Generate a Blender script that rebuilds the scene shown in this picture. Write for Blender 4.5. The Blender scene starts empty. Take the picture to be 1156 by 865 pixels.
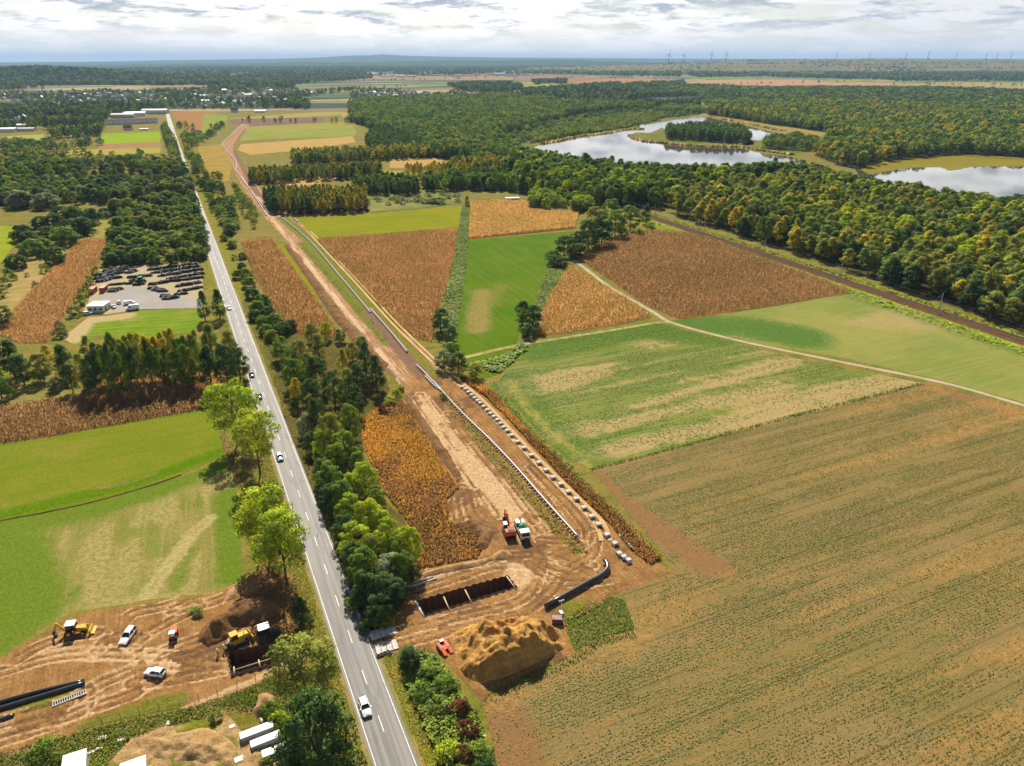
import bpy, bmesh, math, random
import numpy as np
from mathutils import Vector, Matrix
from mathutils.geometry import delaunay_2d_cdt

random.seed(7)
RNG = np.random.default_rng(7)
R = math.radians
scene = bpy.context.scene
COL = scene.collection

# ------------------------------------------------------------------ camera
CAM_H, FPX, CX, CY = 110.0, 820.0, 578.0, 432.5
PITCH = math.atan(365.5 / FPX)
CP, SP = math.cos(PITCH), math.sin(PITCH)

def at(u, v, z=0.0):
    """ground point (plane z) seen at pixel u, v of the photograph"""
    a = (u - CX) / FPX; b = (CY - v) / FPX
    t = (z - CAM_H) / (-SP + b * CP)
    return (a * t, (CP + b * SP) * t)

def ats(pts, z=0.0):
    return [at(u, v, z) for u, v in pts]

def proj(x, y, z):
    d = y * CP + (CAM_H - z) * SP
    yc = (z - CAM_H) * CP + y * SP
    return CX + FPX * x / d, CY - FPX * yc / d, d

ROAD_A = R(114.57)                      # heading of road, pipeline and railway
E1 = np.array([math.cos(ROAD_A), math.sin(ROAD_A)])
E2 = np.array([math.sin(ROAD_A), -math.cos(ROAD_A)])
ROW_A = ROAD_A - math.pi / 2            # heading of the crop rows on the right

# ------------------------------------------------------------------ noise
def _hash(ix, iy, seed):
    h = (ix.astype(np.int64) * 374761393 + iy.astype(np.int64) * 668265263 + seed * 1442695041) & 0x7fffffff
    h = ((h ^ (h >> 13)) * 1274126177) & 0x7fffffff
    return ((h ^ (h >> 16)) & 0xffff) / 65535.0

def vnoise(x, y, seed=0):
    x = np.asarray(x, float); y = np.asarray(y, float)
    ix = np.floor(x); iy = np.floor(y); fx = x - ix; fy = y - iy
    fx = fx * fx * (3 - 2 * fx); fy = fy * fy * (3 - 2 * fy)
    a = _hash(ix, iy, seed); b = _hash(ix + 1, iy, seed); c = _hash(ix, iy + 1, seed); d = _hash(ix + 1, iy + 1, seed)
    return (a * (1 - fx) + b * fx) * (1 - fy) + (c * (1 - fx) + d * fx) * fy

def fbm(x, y, scale, octv=4, seed=0, gain=0.5):
    s = 0.0; amp = 1.0; tot = 0.0; f = 1.0 / scale
    for k in range(octv):
        s = s + amp * vnoise(np.asarray(x) * f + 17.3 * k, np.asarray(y) * f - 9.1 * k, seed + k)
        tot += amp; amp *= gain; f *= 2.03
    return s / tot

def inside(px, py, poly):
    px = np.asarray(px); py = np.asarray(py)
    r = np.zeros(px.shape, bool); n = len(poly); j = n - 1
    for i in range(n):
        xi, yi = poly[i]; xj, yj = poly[j]
        if yi != yj:
            c = ((yi > py) != (yj > py)) & (px < (xj - xi) * (py - yi) / (yj - yi) + xi)
            r ^= c
        j = i
    return r

def dist_line(px, py, pts, closed=False):
    d = np.full(np.shape(px), 1e9); n = len(pts)
    for i in range(n if closed else n - 1):
        ax, ay = pts[i]; bx, by = pts[(i + 1) % n]
        vx, vy = bx - ax, by - ay; L = vx * vx + vy * vy + 1e-9
        t = np.clip(((px - ax) * vx + (py - ay) * vy) / L, 0, 1)
        d = np.minimum(d, np.hypot(px - ax - t * vx, py - ay - t * vy))
    return d

def sstep(a, b, x):
    t = np.clip((x - a) / (b - a), 0, 1)
    return t * t * (3 - 2 * t)

def resample(pts, step, closed=False):
    out = []; n = len(pts)
    for i in range(n if closed else n - 1):
        a = pts[i]; b = pts[(i + 1) % n]
        L = math.hypot(b[0] - a[0], b[1] - a[1]); k = max(1, int(L / step))
        for q in range(k):
            t = q / k; out.append((a[0] + (b[0] - a[0]) * t, a[1] + (b[1] - a[1]) * t))
    if not closed: out.append(tuple(pts[-1]))
    return out

def smooth_line(pts, step=2.0):
    """Catmull-Rom through pts"""
    P = [pts[0]] + list(pts) + [pts[-1]]; out = []
    for i in range(1, len(P) - 2):
        p0, p1, p2, p3 = [np.array(q, float) for q in P[i - 1:i + 3]]
        k = max(2, int(np.linalg.norm(p2 - p1) / step))
        for q in range(k):
            t = q / k
            out.append(tuple(.5 * ((2 * p1) + (-p0 + p2) * t + (2 * p0 - 5 * p1 + 4 * p2 - p3) * t * t + (-p0 + 3 * p1 - 3 * p2 + p3) * t ** 3)))
    out.append(tuple(pts[-1]))
    return out

def offset_line(pts, d):
    out = []
    for i, q in enumerate(pts):
        a = np.array(pts[max(0, i - 1)], float); b = np.array(pts[min(len(pts) - 1, i + 1)], float)
        t = b - a; t /= (np.linalg.norm(t) + 1e-9)
        out.append((q[0] + t[1] * d, q[1] - t[0] * d))
    return out

def rough_loop(pts, step, amp, seed):
    q = np.array(resample(pts, step, True))
    n = fbm(q[:, 0], q[:, 1], step * 2.5, 3, seed) - .5
    m = fbm(q[:, 0] + 91, q[:, 1] - 47, step * 2.5, 3, seed + 5) - .5
    q[:, 0] += n * amp * 2; q[:, 1] += m * amp * 2
    return [tuple(w) for w in q]

# ------------------------------------------------------------------ tagging
def tag(o, label=None, cat=None, group=None, kind=None):
    if label: o['label'] = label
    if cat: o['category'] = cat
    if group: o['group'] = group
    if kind: o['kind'] = kind
    return o

def empty(name, loc=(0, 0, 0), rz=0, label=None, cat=None, group=None):
    o = bpy.data.objects.new(name, None); COL.objects.link(o)
    o.empty_display_size = .3
    o.location = loc; o.rotation_euler = (0, 0, rz)
    return tag(o, label, cat, group)

def copy_tree(o, parent=None):
    c = o.copy(); COL.objects.link(c)
    if parent is not None: c.parent = parent
    for ch in list(o.children): copy_tree(ch, c)
    return c

def link_mesh(name, me, parent=None):
    o = bpy.data.objects.new(name, me); COL.objects.link(o)
    if parent is not None: o.parent = parent
    return o

def np_mesh(name, verts, faces_flat, per, mats, fmat=None, attrs=None, smooth=False):
    """verts (n,3); faces_flat (m*per) indices; attrs {name:(n,) or (n,4)} on points"""
    verts = np.ascontiguousarray(verts, np.float32); faces_flat = np.ascontiguousarray(faces_flat, np.int32).ravel()
    me = bpy.data.meshes.new(name)
    nf = len(faces_flat) // per
    me.vertices.add(len(verts)); me.vertices.foreach_set('co', verts.ravel())
    me.loops.add(len(faces_flat)); me.loops.foreach_set('vertex_index', faces_flat)
    me.polygons.add(nf)
    me.polygons.foreach_set('loop_start', np.arange(0, nf * per, per, dtype=np.int32))
    me.polygons.foreach_set('loop_total', np.full(nf, per, np.int32))
    if fmat is not None: me.polygons.foreach_set('material_index', np.ascontiguousarray(fmat, np.int32))
    me.polygons.foreach_set('use_smooth', np.full(nf, smooth, bool))
    for m in mats: me.materials.append(m)
    for k, a in (attrs or {}).items():
        a = np.asarray(a, np.float32)
        if a.ndim == 1:
            at_ = me.attributes.new(k, 'FLOAT', 'POINT'); at_.data.foreach_set('value', a)
        elif a.shape[1] == 3:
            at_ = me.attributes.new(k, 'FLOAT_VECTOR', 'POINT'); at_.data.foreach_set('vector', np.ascontiguousarray(a).ravel())
        else:
            at_ = me.attributes.new(k, 'FLOAT_COLOR', 'POINT'); at_.data.foreach_set('color', np.ascontiguousarray(a).ravel())
    me.update(calc_edges=True)
    return me

class MB:
    """collects simple solids into ONE mesh"""
    def __init__(s): s.v = []; s.f = []; s.m = []; s.sm = []
    def add(s, vs, fs, m=0, smooth=False):
        o = len(s.v); s.v += [tuple(v) for v in vs]
        for f in fs: s.f.append(tuple(i + o for i in f)); s.m.append(m); s.sm.append(smooth)
        return s
    def box(s, c, d, m=0, rz=0, rx=0, ry=0, taper=1.0):
        hx, hy, hz = d[0] / 2, d[1] / 2, d[2] / 2
        vs = [(-hx, -hy, -hz), (hx, -hy, -hz), (hx, hy, -hz), (-hx, hy, -hz),
              (-hx * taper, -hy * taper, hz), (hx * taper, -hy * taper, hz), (hx * taper, hy * taper, hz), (-hx * taper, hy * taper, hz)]
        M = Matrix.Translation(c) @ Matrix.Rotation(rz, 4, 'Z') @ Matrix.Rotation(ry, 4, 'Y') @ Matrix.Rotation(rx, 4, 'X')
        return s.add([M @ Vector(v) for v in vs], [(3, 2, 1, 0), (4, 5, 6, 7), (0, 1, 5, 4), (1, 2, 6, 5), (2, 3, 7, 6), (3, 0, 4, 7)], m)
    def tube(s, pts, r, n=8, m=0, caps=True, smooth=True):
        pts = [Vector(p) for p in pts]
        rs = r if isinstance(r, (list, tuple)) else [r] * len(pts)
        vs = []; fs = []; prev = None
        for i, p in enumerate(pts):
            t = (pts[min(i + 1, len(pts) - 1)] - pts[max(i - 1, 0)]).normalized()
            if prev is None:
                a = Vector((0, 0, 1)) if abs(t.z) < .9 else Vector((1, 0, 0))
            else: a = prev
            x = (a - t * a.dot(t)).normalized(); y = t.cross(x); prev = x
            for k in range(n):
                w = 2 * math.pi * k / n
                vs.append(p + (x * math.cos(w) + y * math.sin(w)) * rs[i])
        for i in range(len(pts) - 1):
            for k in range(n):
                k2 = (k + 1) % n
                fs.append((i * n + k, i * n + k2, (i + 1) * n + k2, (i + 1) * n + k))
        o = len(s.v)
        s.add(vs, fs, m, smooth)
        if caps:
            s.f.append(tuple(o + k for k in reversed(range(n)))); s.m.append(m); s.sm.append(False)
            s.f.append(tuple(o + (len(pts) - 1) * n + k for k in range(n))); s.m.append(m); s.sm.append(False)
        return s
    def prism(s, pts, axis, w, c=(0, 0, 0), m=0, taper_top=None):
        """polygon pts extruded along axis 'x' (pts are y,z) or 'y' (pts are x,z) or 'z' (pts x,y), width w centred"""
        n = len(pts); vs = []
        for sgn in (-1, 1):
            for a, b in pts:
                h = sgn * w / 2
                if axis == 'x': vs.append((c[0] + h, c[1] + a, c[2] + b))
                elif axis == 'y': vs.append((c[0] + a, c[1] + h, c[2] + b))
                else: vs.append((c[0] + a, c[1] + b, c[2] + h))
        fs = [tuple(range(n - 1, -1, -1)), tuple(range(n, 2 * n))]
        for i in range(n): fs.append((i, (i + 1) % n, n + (i + 1) % n, n + i))
        return s.add(vs, fs, m)
    def loft(s, secs, m=0, smooth=True, caps=True):
        n = len(secs[0]); vs = [v for q in secs for v in q]; fs = []
        for i in range(len(secs) - 1):
            for k in range(n):
                k2 = (k + 1) % n
                fs.append((i * n + k, i * n + k2, (i + 1) * n + k2, (i + 1) * n + k))
        if caps:
            fs.append(tuple(reversed(range(n)))); fs.append(tuple((len(secs) - 1) * n + k for k in range(n)))
        return s.add(vs, fs, m, smooth)
    def ball(s, c, r, m=0, n=10, k=6, sq=(1, 1, 1)):
        secs = []
        for i in range(k + 1):
            th = math.pi * i / k; rr = max(1e-3, math.sin(th))
            secs.append([(c[0] + r * sq[0] * rr * math.cos(2 * math.pi * j / n), c[1] + r * sq[1] * rr * math.sin(2 * math.pi * j / n), c[2] - r * sq[2] * math.cos(th)) for j in range(n)])
        return s.loft(secs, m)
    def build(s, name, mats, parent=None, bevel=0):
        me = bpy.data.meshes.new(name); me.from_pydata(s.v, [], s.f)
        mats = mats if isinstance(mats, (list, tuple)) else [mats]
        for q in mats: me.materials.append(q)
        me.polygons.foreach_set('material_index', s.m); me.polygons.foreach_set('use_smooth', s.sm)
        me.update()
        bm = bmesh.new(); bm.from_mesh(me)
        bmesh.ops.recalc_face_normals(bm, faces=bm.faces)
        if bevel:
            try: bmesh.ops.bevel(bm, geom=[e for e in bm.edges if len(e.link_faces) == 2 and e.calc_face_angle(0) > .5], offset=bevel, segments=2, affect='EDGES', clamp_overlap=True)
            except Exception: pass
        bm.to_mesh(me); bm.free()
        return link_mesh(name, me, parent)

# ------------------------------------------------------------------ node helper
class NT:
    def __init__(s, name, world=False):
        if world:
            s.m = bpy.data.worlds.new(name)
        else:
            s.m = bpy.data.materials.new(name)
        s.m.use_nodes = True; s.t = s.m.node_tree; s.t.nodes.clear()
    def n(s, typ, ins=None, **kw):
        q = s.t.nodes.new('ShaderNode' + typ)
        for k, v in kw.items(): setattr(q, k, v)
        for k, v in (ins or {}).items(): s.set(q.inputs[k], v)
        return q
    def set(s, sock, v):
        if isinstance(v, bpy.types.NodeSocket): s.t.links.new(v, sock)
        elif isinstance(v, bpy.types.Node): s.t.links.new(v.outputs[0], sock)
        elif isinstance(v, (tuple, list)):
            sock.default_value = tuple(v) + ((1,) if len(v) == 3 and sock.type == 'RGBA' else ())
        else: sock.default_value = v
    def math(s, op, a, b=0.5, clamp=False):
        q = s.n('Math', operation=op, use_clamp=clamp); s.set(q.inputs[0], a); s.set(q.inputs[1], b); return q.outputs[0]
    def mix(s, fac, a, b, blend='MIX'):
        q = s.n('Mix', data_type='RGBA', blend_type=blend); s.set(q.inputs[0], fac); s.set(q.inputs[6], a); s.set(q.inputs[7], b); return q.outputs[2]
    def ramp(s, fac, lo, hi):
        q = s.n('MapRange', interpolation_type='SMOOTHSTEP'); s.set(q.inputs[0], fac); q.inputs[1].default_value = lo; q.inputs[2].default_value = hi; return q.outputs[0]
    def noise(s, vec, scale, detail=4, rough=.55, dist=0):
        q = s.n('TexNoise'); s.set(q.inputs['Vector'], vec); q.inputs['Scale'].default_value = scale; q.inputs['Detail'].default_value = detail
        q.inputs['Roughness'].default_value = rough; q.inputs['Distortion'].default_value = dist; return q.outputs[0]
    def mapping(s, vec, rot=0, scale=(1, 1, 1), loc=(0, 0, 0)):
        # POINT mapping scales first, then rotates: so rotate, then scale in a second node
        a = s.n('Mapping', vector_type='POINT'); s.set(a.inputs[0], vec); a.inputs[2].default_value = (0, 0, -rot); a.inputs[1].default_value = loc
        b = s.n('Mapping', vector_type='POINT'); s.set(b.inputs[0], a.outputs[0]); b.inputs[3].default_value = scale
        return b.outputs[0]
    def out(s, shader, disp=None):
        o = s.n('OutputMaterial'); s.t.links.new(shader, o.inputs['Surface']); return s.m

def principled(nt, col, rough=.8, spec=.3, metal=0, normal=None, **kw):
    b = nt.n('BsdfPrincipled'); nt.set(b.inputs['Base Color'], col); nt.set(b.inputs['Roughness'], rough)
    b.inputs['Specular IOR Level'].default_value = spec; b.inputs['Metallic'].default_value = metal
    if normal is not None: nt.set(b.inputs['Normal'], normal)
    for k, v in kw.items(): nt.set(b.inputs[k], v)
    return b.outputs[0]

def bump(nt, h, strength=.5, dist=.1):
    q = nt.n('Bump'); nt.set(q.inputs['Height'], h); q.inputs['Strength'].default_value = strength; q.inputs['Distance'].default_value = dist
    return q.outputs[0]

_plain = {}
def plain(name, col, rough=.6, metal=0, spec=.4, grime=.18, scale=3.0):
    """painted or bare surface with a little wear of its own"""
    if name in _plain: return _plain[name]
    nt = NT(name); tc = nt.n('TexCoord')
    n1 = nt.noise(tc.outputs['Object'], scale, 5, .6)
    dirt = tuple(x * .45 + y * .18 for x, y in zip(col, (.30, .22, .13)))
    c = nt.mix(nt.math('MULTIPLY', nt.ramp(n1, .45, .75), grime * 2), tuple(col), dirt)
    _plain[name] = nt.out(principled(nt, c, rough, spec, metal))
    return _plain[name]
def field_mat(name, c1, c2, patch=25, c3=None, streak=None, rows=None, speck=(.5, .35), masks=(), bmp=(.5, .12), rough=.9, tram=None, sat=1.2):
    """soil or low crop: two colours in patches, streaks along the drilling, rows, fine speckle, optional painted-cover masks (R, G, B)"""
    nt = NT(name); tc = nt.n('TexCoord'); P = tc.outputs['Object']
    pat = nt.noise(P, 1.0 / patch, 6, .62)
    col = nt.mix(nt.ramp(pat, .36, .64), c1, c2)
    hgt = nt.noise(P, 1.0 / speck[0], 5, .7)
    if streak:
        ang, wid, amt = streak
        st = nt.noise(nt.mapping(P, ang, (1 / (wid * 16), 1 / wid, 1)), 1.0, 4, .62)
        col = nt.mix(nt.math('MULTIPLY', nt.ramp(st, .46, .68), amt), col, c3)
    if rows:
        ang, sp, amt, rc = rows
        dash = nt.noise(nt.mapping(P, ang, (1 / (sp * 3.2), 1 / sp, 1)), 1.0, 5, .72)
        fine_r = nt.noise(nt.mapping(P, ang, (1 / (sp * .9), 2.6 / sp, 1)), 1.0, 3, .7)
        dd = nt.math('ADD', nt.math('MULTIPLY', dash, .6), nt.math('MULTIPLY', fine_r, .4))
        rf = nt.math('MULTIPLY', nt.ramp(dd, .47, .58), amt)
        col = nt.mix(rf, col, rc)
        hgt = nt.math('ADD', nt.math('MULTIPLY', hgt, .45), nt.math('MULTIPLY', dd, .75))
    if tram:
        ang, sp, amt, rc = tram
        m = nt.mapping(P, ang, (.3, 1, 1)); sx = nt.n('SeparateXYZ'); nt.set(sx.inputs[0], m)
        wob = nt.math('MULTIPLY', nt.noise(P, .02, 1), .9)
        q = nt.math('ABSOLUTE', nt.math('SUBTRACT', nt.math('FRACT', nt.math('DIVIDE', nt.math('ADD', sx.outputs[1], wob), sp)), .5))
        ln = nt.math('SUBTRACT', 1.0, nt.ramp(q, .10 / sp, .42 / sp))
        br = nt.ramp(nt.noise(nt.mapping(P, ang, (.02, .12, 1)), 1.0, 3), .35, .6)
        col = nt.mix(nt.math('MULTIPLY', nt.math('MULTIPLY', ln, br), amt), col, rc)
    fine = nt.noise(P, 2.2 / speck[0], 3, .75)
    if masks:
        a = nt.n('Attribute'); a.attribute_name = 'mask'; sp_ = nt.n('SeparateColor'); nt.set(sp_.inputs[0], a.outputs['Color'])
        mn = nt.noise(P, .45, 6, .75)
        for ch, mc, mc2 in masks:
            fac = nt.ramp(nt.math('ADD', sp_.outputs[ch], nt.math('MULTIPLY', nt.math('SUBTRACT', mn, .5), 1.15)), .22, .78)
            fac = nt.math('MULTIPLY', fac, nt.ramp(sp_.outputs[ch], 0.0, .12))
            mcol = nt.mix(nt.ramp(nt.noise(P, .8, 5, .7), .38, .64), mc, mc2)
            col = nt.mix(fac, col, mcol)
    k = nt.n('HueSaturation'); nt.set(k.inputs['Color'], col); k.inputs['Saturation'].default_value = sat
    v = nt.n('MapRange'); nt.set(v.inputs[0], nt.math('ADD', nt.math('MULTIPLY', hgt, .5), nt.math('MULTIPLY', fine, .5)))
    v.inputs[1].default_value = .28; v.inputs[2].default_value = .72; v.inputs[3].default_value = 1 - speck[1] * 1.3; v.inputs[4].default_value = 1 + speck[1] * 1.3
    nt.set(k.inputs['Value'], v.outputs[0])
    hh = nt.math('ADD', hgt, nt.math('MULTIPLY', fine, .4))
    return nt.out(principled(nt, k.outputs[0], rough, .02, normal=bump(nt, hh, bmp[0], bmp[1])))

def leaf_mat(name, cols, trans=.45, tone_amt=.5, rough=.6, holes=None):
    if holes is None: holes = 3.2 if name.startswith('leaves') else 0
    """foliage: a colour per tree (random along cols), lighter and darker leaf groups, light shining through"""
    nt = NT(name); oi = nt.n('ObjectInfo')
    r = nt.n('ValToRGB'); el = r.color_ramp.elements
    while len(el) < len(cols): el.new(.5)
    for i, c in enumerate(cols): el[i].position = i / max(1, len(cols) - 1); el[i].color = (*c, 1)
    nt.set(r.inputs[0], oi.outputs['Random'])
    a = nt.n('Attribute'); a.attribute_name = 'tone'
    k = nt.n('HueSaturation'); nt.set(k.inputs['Color'], r.outputs[0])
    v = nt.n('MapRange'); nt.set(v.inputs[0], a.outputs['Fac']); k.inputs['Saturation'].default_value = 1.1; v.inputs[3].default_value = (1 - tone_amt) * 1.2; v.inputs[4].default_value = (1 + tone_amt) * 1.2
    nt.set(k.inputs['Value'], v.outputs[0])
    h = nt.n('MapRange'); nt.set(h.inputs[0], a.outputs['Fac']); h.inputs[3].default_value = .52; h.inputs[4].default_value = .485
    nt.set(k.inputs['Hue'], h.outputs[0])
    ca = nt.n('Attribute'); ca.attribute_name = 'cn'
    vt = nt.n('VectorTransform', vector_type='NORMAL', convert_from='OBJECT', convert_to='WORLD'); nt.set(vt.inputs[0], ca.outputs['Vector'])
    nz = nt.n('VectorMath', operation='NORMALIZE'); nt.set(nz.inputs[0], vt.outputs[0])
    d = nt.n('BsdfDiffuse'); nt.set(d.inputs[0], k.outputs[0]); nt.set(d.inputs['Normal'], nz.outputs[0])
    t = nt.n('BsdfTranslucent'); nt.set(t.inputs['Normal'], nz.outputs[0])
    tcn = nt.mix(.55, k.outputs[0], (1.0, .9, .25, 1), 'MULTIPLY')
    nt.set(t.inputs[0], nt.mix(1.0, tcn, (trans * 2.2, trans * 2.2, trans * 2.2, 1), 'MULTIPLY'))
    m = nt.n('AddShader')                                            # a leaf reflects and lets through at once
    nt.t.links.new(d.outputs[0], m.inputs[0]); nt.t.links.new(t.outputs[0], m.inputs[1])
    g = nt.n('BsdfGlossy'); g.inputs['Roughness'].default_value = rough; g.inputs[0].default_value = (.8, .85, .75, 1)
    m2 = nt.n('MixShader'); m2.inputs[0].default_value = .025
    nt.t.links.new(m.outputs[0], m2.inputs[1]); nt.t.links.new(g.outputs[0], m2.inputs[2])
    if not holes: return nt.out(m2.outputs[0])
    tc = nt.n('TexCoord')                                            # gaps between the leaves of one spray
    hl = nt.math('GREATER_THAN', nt.noise(tc.outputs['Object'], holes, 1, .5), .49)
    tr = nt.n('BsdfTransparent'); m3 = nt.n('MixShader'); nt.set(m3.inputs[0], hl)
    nt.t.links.new(tr.outputs[0], m3.inputs[1]); nt.t.links.new(m2.outputs[0], m3.inputs[2])
    return nt.out(m3.outputs[0])

def bark_mat(name, c1, c2):
    nt = NT(name); tc = nt.n('TexCoord')
    n1 = nt.noise(nt.mapping(tc.outputs['Object'], 0, (3, 3, .8)), 2.0, 5, .7)
    return nt.out(principled(nt, nt.mix(nt.ramp(n1, .4, .62), c1, c2), .9, .1, normal=bump(nt, n1, .6, .05)))

LM = {}
LM['green'] = leaf_mat('leaves_green', [(.076, .128, .018), (.098, .150, .022), (.125, .165, .026)], trans=.5)
LM['lime'] = leaf_mat('leaves_lime', [(.185, .240, .026), (.235, .265, .030)], trans=.58)
LM['dark'] = leaf_mat('leaves_dark', [(.034, .068, .017), (.048, .084, .019), (.066, .100, .022)], trans=.38)
LM['olive'] = leaf_mat('leaves_olive', [(.112, .142, .028), (.140, .158, .032), (.18, .168, .034)], trans=.5)
LM['gold'] = leaf_mat('leaves_gold', [(.22, .205, .034), (.28, .235, .036), (.33, .245, .036)], trans=.5)
LM['grey'] = leaf_mat('leaves_greygreen', [(.130, .150, .080), (.155, .170, .090)])
LM['rust'] = leaf_mat('leaves_rust', [(.095, .026, .016), (.13, .038, .02)], trans=.3)
LM['forest'] = leaf_mat('leaves_forest', [(.044, .084, .017), (.062, .106, .019), (.082, .126, .021), (.108, .142, .025), (.145, .158, .028)], trans=.46)
LM['farwood'] = leaf_mat('leaves_far_wood', [(.022, .046, .022), (.032, .058, .024), (.046, .066, .024)], trans=.3)  # leaf colour darkened to hold the cloud shadow over the far woods
LM['drygrass'] = leaf_mat('blades_dry', [(.29, .225, .095), (.35, .265, .105)], trans=.3, tone_amt=.4)
LM['golden'] = leaf_mat('blades_golden', [(.42, .235, .07), (.48, .275, .08)], trans=.35, tone_amt=.45)
LM['brownstalk'] = leaf_mat('blades_brown', [(.225, .125, .058), (.26, .145, .066)], trans=.3, tone_amt=.5)
LM['maize'] = leaf_mat('blades_maize', [(.36, .220, .100), (.40, .25, .115)], trans=.3, tone_amt=.34)
LM['maizedark'] = leaf_mat('blades_maize_brown', [(.265, .170, .085), (.30, .19, .095)], trans=.3, tone_amt=.34)
LM['maizegold'] = leaf_mat('blades_maize_gold', [(.44, .285, .115), (.48, .32, .13)], trans=.3, tone_amt=.3)
LM['beet'] = leaf_mat('leaves_crop', [(.076, .104, .027), (.102, .125, .035)], trans=.35, tone_amt=.5, holes=0)
LM['palecrop'] = leaf_mat('leaves_pale_crop', [(.090, .140, .034), (.125, .165, .045)], trans=.35, tone_amt=.4, holes=0)
LM['grass'] = leaf_mat('blades_grass', [(.115, .155, .03), (.17, .19, .045)], trans=.35, tone_amt=.45)
LM['weeds'] = leaf_mat('blades_weeds', [(.085, .135, .024), (.13, .165, .032)], trans=.35, tone_amt=.5)
LM['reed'] = leaf_mat('blades_reed', [(.30, .24, .11), (.36, .28, .13)], trans=.3, tone_amt=.35)
BARK = bark_mat('bark', (.050, .038, .026), (.13, .105, .075))
BIRCH = bark_mat('birch_bark', (.30, .28, .24), (.07, .06, .05))

# ---- world and light
SUN_EL, SUN_AZ = R(43), R(-12)            # azimuth from +Y towards +X
def make_world():
    nt = NT('World', world=True); scene.world = nt.m
    tc = nt.n('TexCoord')
    sky = nt.n('TexSky', sky_type='NISHITA'); sky.sun_disc = False; sky.sun_elevation = SUN_EL; sky.sun_rotation = SUN_AZ
    sky.altitude = 200; sky.air_density = 1.0; sky.dust_density = .7; sky.ozone_density = 1.0
    D = tc.outputs['Generated']
    xyz = nt.n('SeparateXYZ'); nt.set(xyz.inputs[0], D)
    det = nt.noise(nt.mapping(D, 0, (60, 60, 330)), 1.0, 6, .65)
    cl = nt.noise(nt.mapping(D, 0, (11, 11, 60)), 1.0, 8, .58, .2)
    gap = nt.ramp(nt.math('ADD', cl, nt.math('MULTIPLY', nt.math('SUBTRACT', det, .5), .3)), .43, .56)
    base = nt.noise(nt.mapping(D, 0, (13, 13, 82), (3.3, 1.7, .6)), 1.0, 9, .62, .25)
    gz = nt.math('ADD', base, nt.math('MULTIPLY', nt.math('SUBTRACT', det, .5), .30))
    grey = nt.math('MULTIPLY', nt.ramp(gz, .47, .62), nt.ramp(xyz.outputs[2], .012, .05))
    veil = nt.math('SUBTRACT', 1.0, nt.ramp(xyz.outputs[2], .0, .045))                     # far cloud base near the horizon
    sd = nt.n('VectorMath', operation='DOT_PRODUCT'); nt.set(sd.inputs[0], D); sd.inputs[1].default_value = (math.sin(SUN_AZ), math.cos(SUN_AZ), 0)
    glow = nt.ramp(sd.outputs['Value'], .78, 1.0)                                          # cloud is brighter towards the sun
    cw = nt.mix(glow, (10.6, 10.7, 11.0, 1), (15, 14.7, 14.4, 1))
    cw = nt.mix(nt.math('MULTIPLY', veil, .75), cw, (9.6, 9.7, 10.3, 1))
    cw = nt.mix(nt.ramp(xyz.outputs[2], .055, .10), cw, (19, 18.8, 18.6, 1))                # unseen cloud above the view, brightened to whiten the lake reflections
    ccol = nt.mix(grey, cw, (5.6, 6.1, 7.3, 1))
    low = nt.math('SUBTRACT', 1.0, nt.math('MULTIPLY', nt.ramp(xyz.outputs[2], .10, .24), .93))
    skc = nt.mix(nt.math('MULTIPLY', nt.math('ADD', .48, nt.math('MULTIPLY', gap, .50)), low), nt.mix(nt.math('MULTIPLY', veil, .7), sky.outputs[0], (6.2, 8.2, 11.5, 1)), ccol)
    bg = nt.n('Background'); nt.set(bg.inputs[0], skc); bg.inputs[1].default_value = .052
    o = nt.n('OutputWorld'); nt.t.links.new(bg.outputs[0], o.inputs[0])
make_world()
sl = bpy.data.lights.new('sun', 'SUN'); sl.energy = 5.0; sl.angle = R(.55); sl.color = (1.0, .92, .77)
so = bpy.data.objects.new('sun', sl); COL.objects.link(so)
so.rotation_euler = Vector((-math.sin(SUN_AZ) * math.cos(SUN_EL), -math.cos(SUN_AZ) * math.cos(SUN_EL), -math.sin(SUN_EL))).to_track_quat('-Z', 'Y').to_euler()

cam = bpy.data.cameras.new('camera'); cam.sensor_width = 36; cam.sensor_fit = 'HORIZONTAL'; cam.lens = FPX / 1156 * 36
cam.clip_start = 1; cam.clip_end = 200000
co = bpy.data.objects.new('camera', cam); COL.objects.link(co)
co.location = (0, 0, CAM_H); co.rotation_euler = (math.pi / 2 - PITCH, 0, 0)
scene.camera = co
vs = scene.view_settings; vs.view_transform = 'Standard'; vs.look = 'None'; vs.gamma = 1; vs.exposure = 0.76; vs.use_curve_mapping = False
scene.render.engine = 'CYCLES'
cy = scene.cycles
cy.max_bounces = 6; cy.diffuse_bounces = 3; cy.glossy_bounces = 2; cy.transmission_bounces = 2; cy.transparent_max_bounces = 16; cy.volume_bounces = 0
cy.use_denoising = True; cy.caustics_reflective = False; cy.caustics_refractive = False

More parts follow.
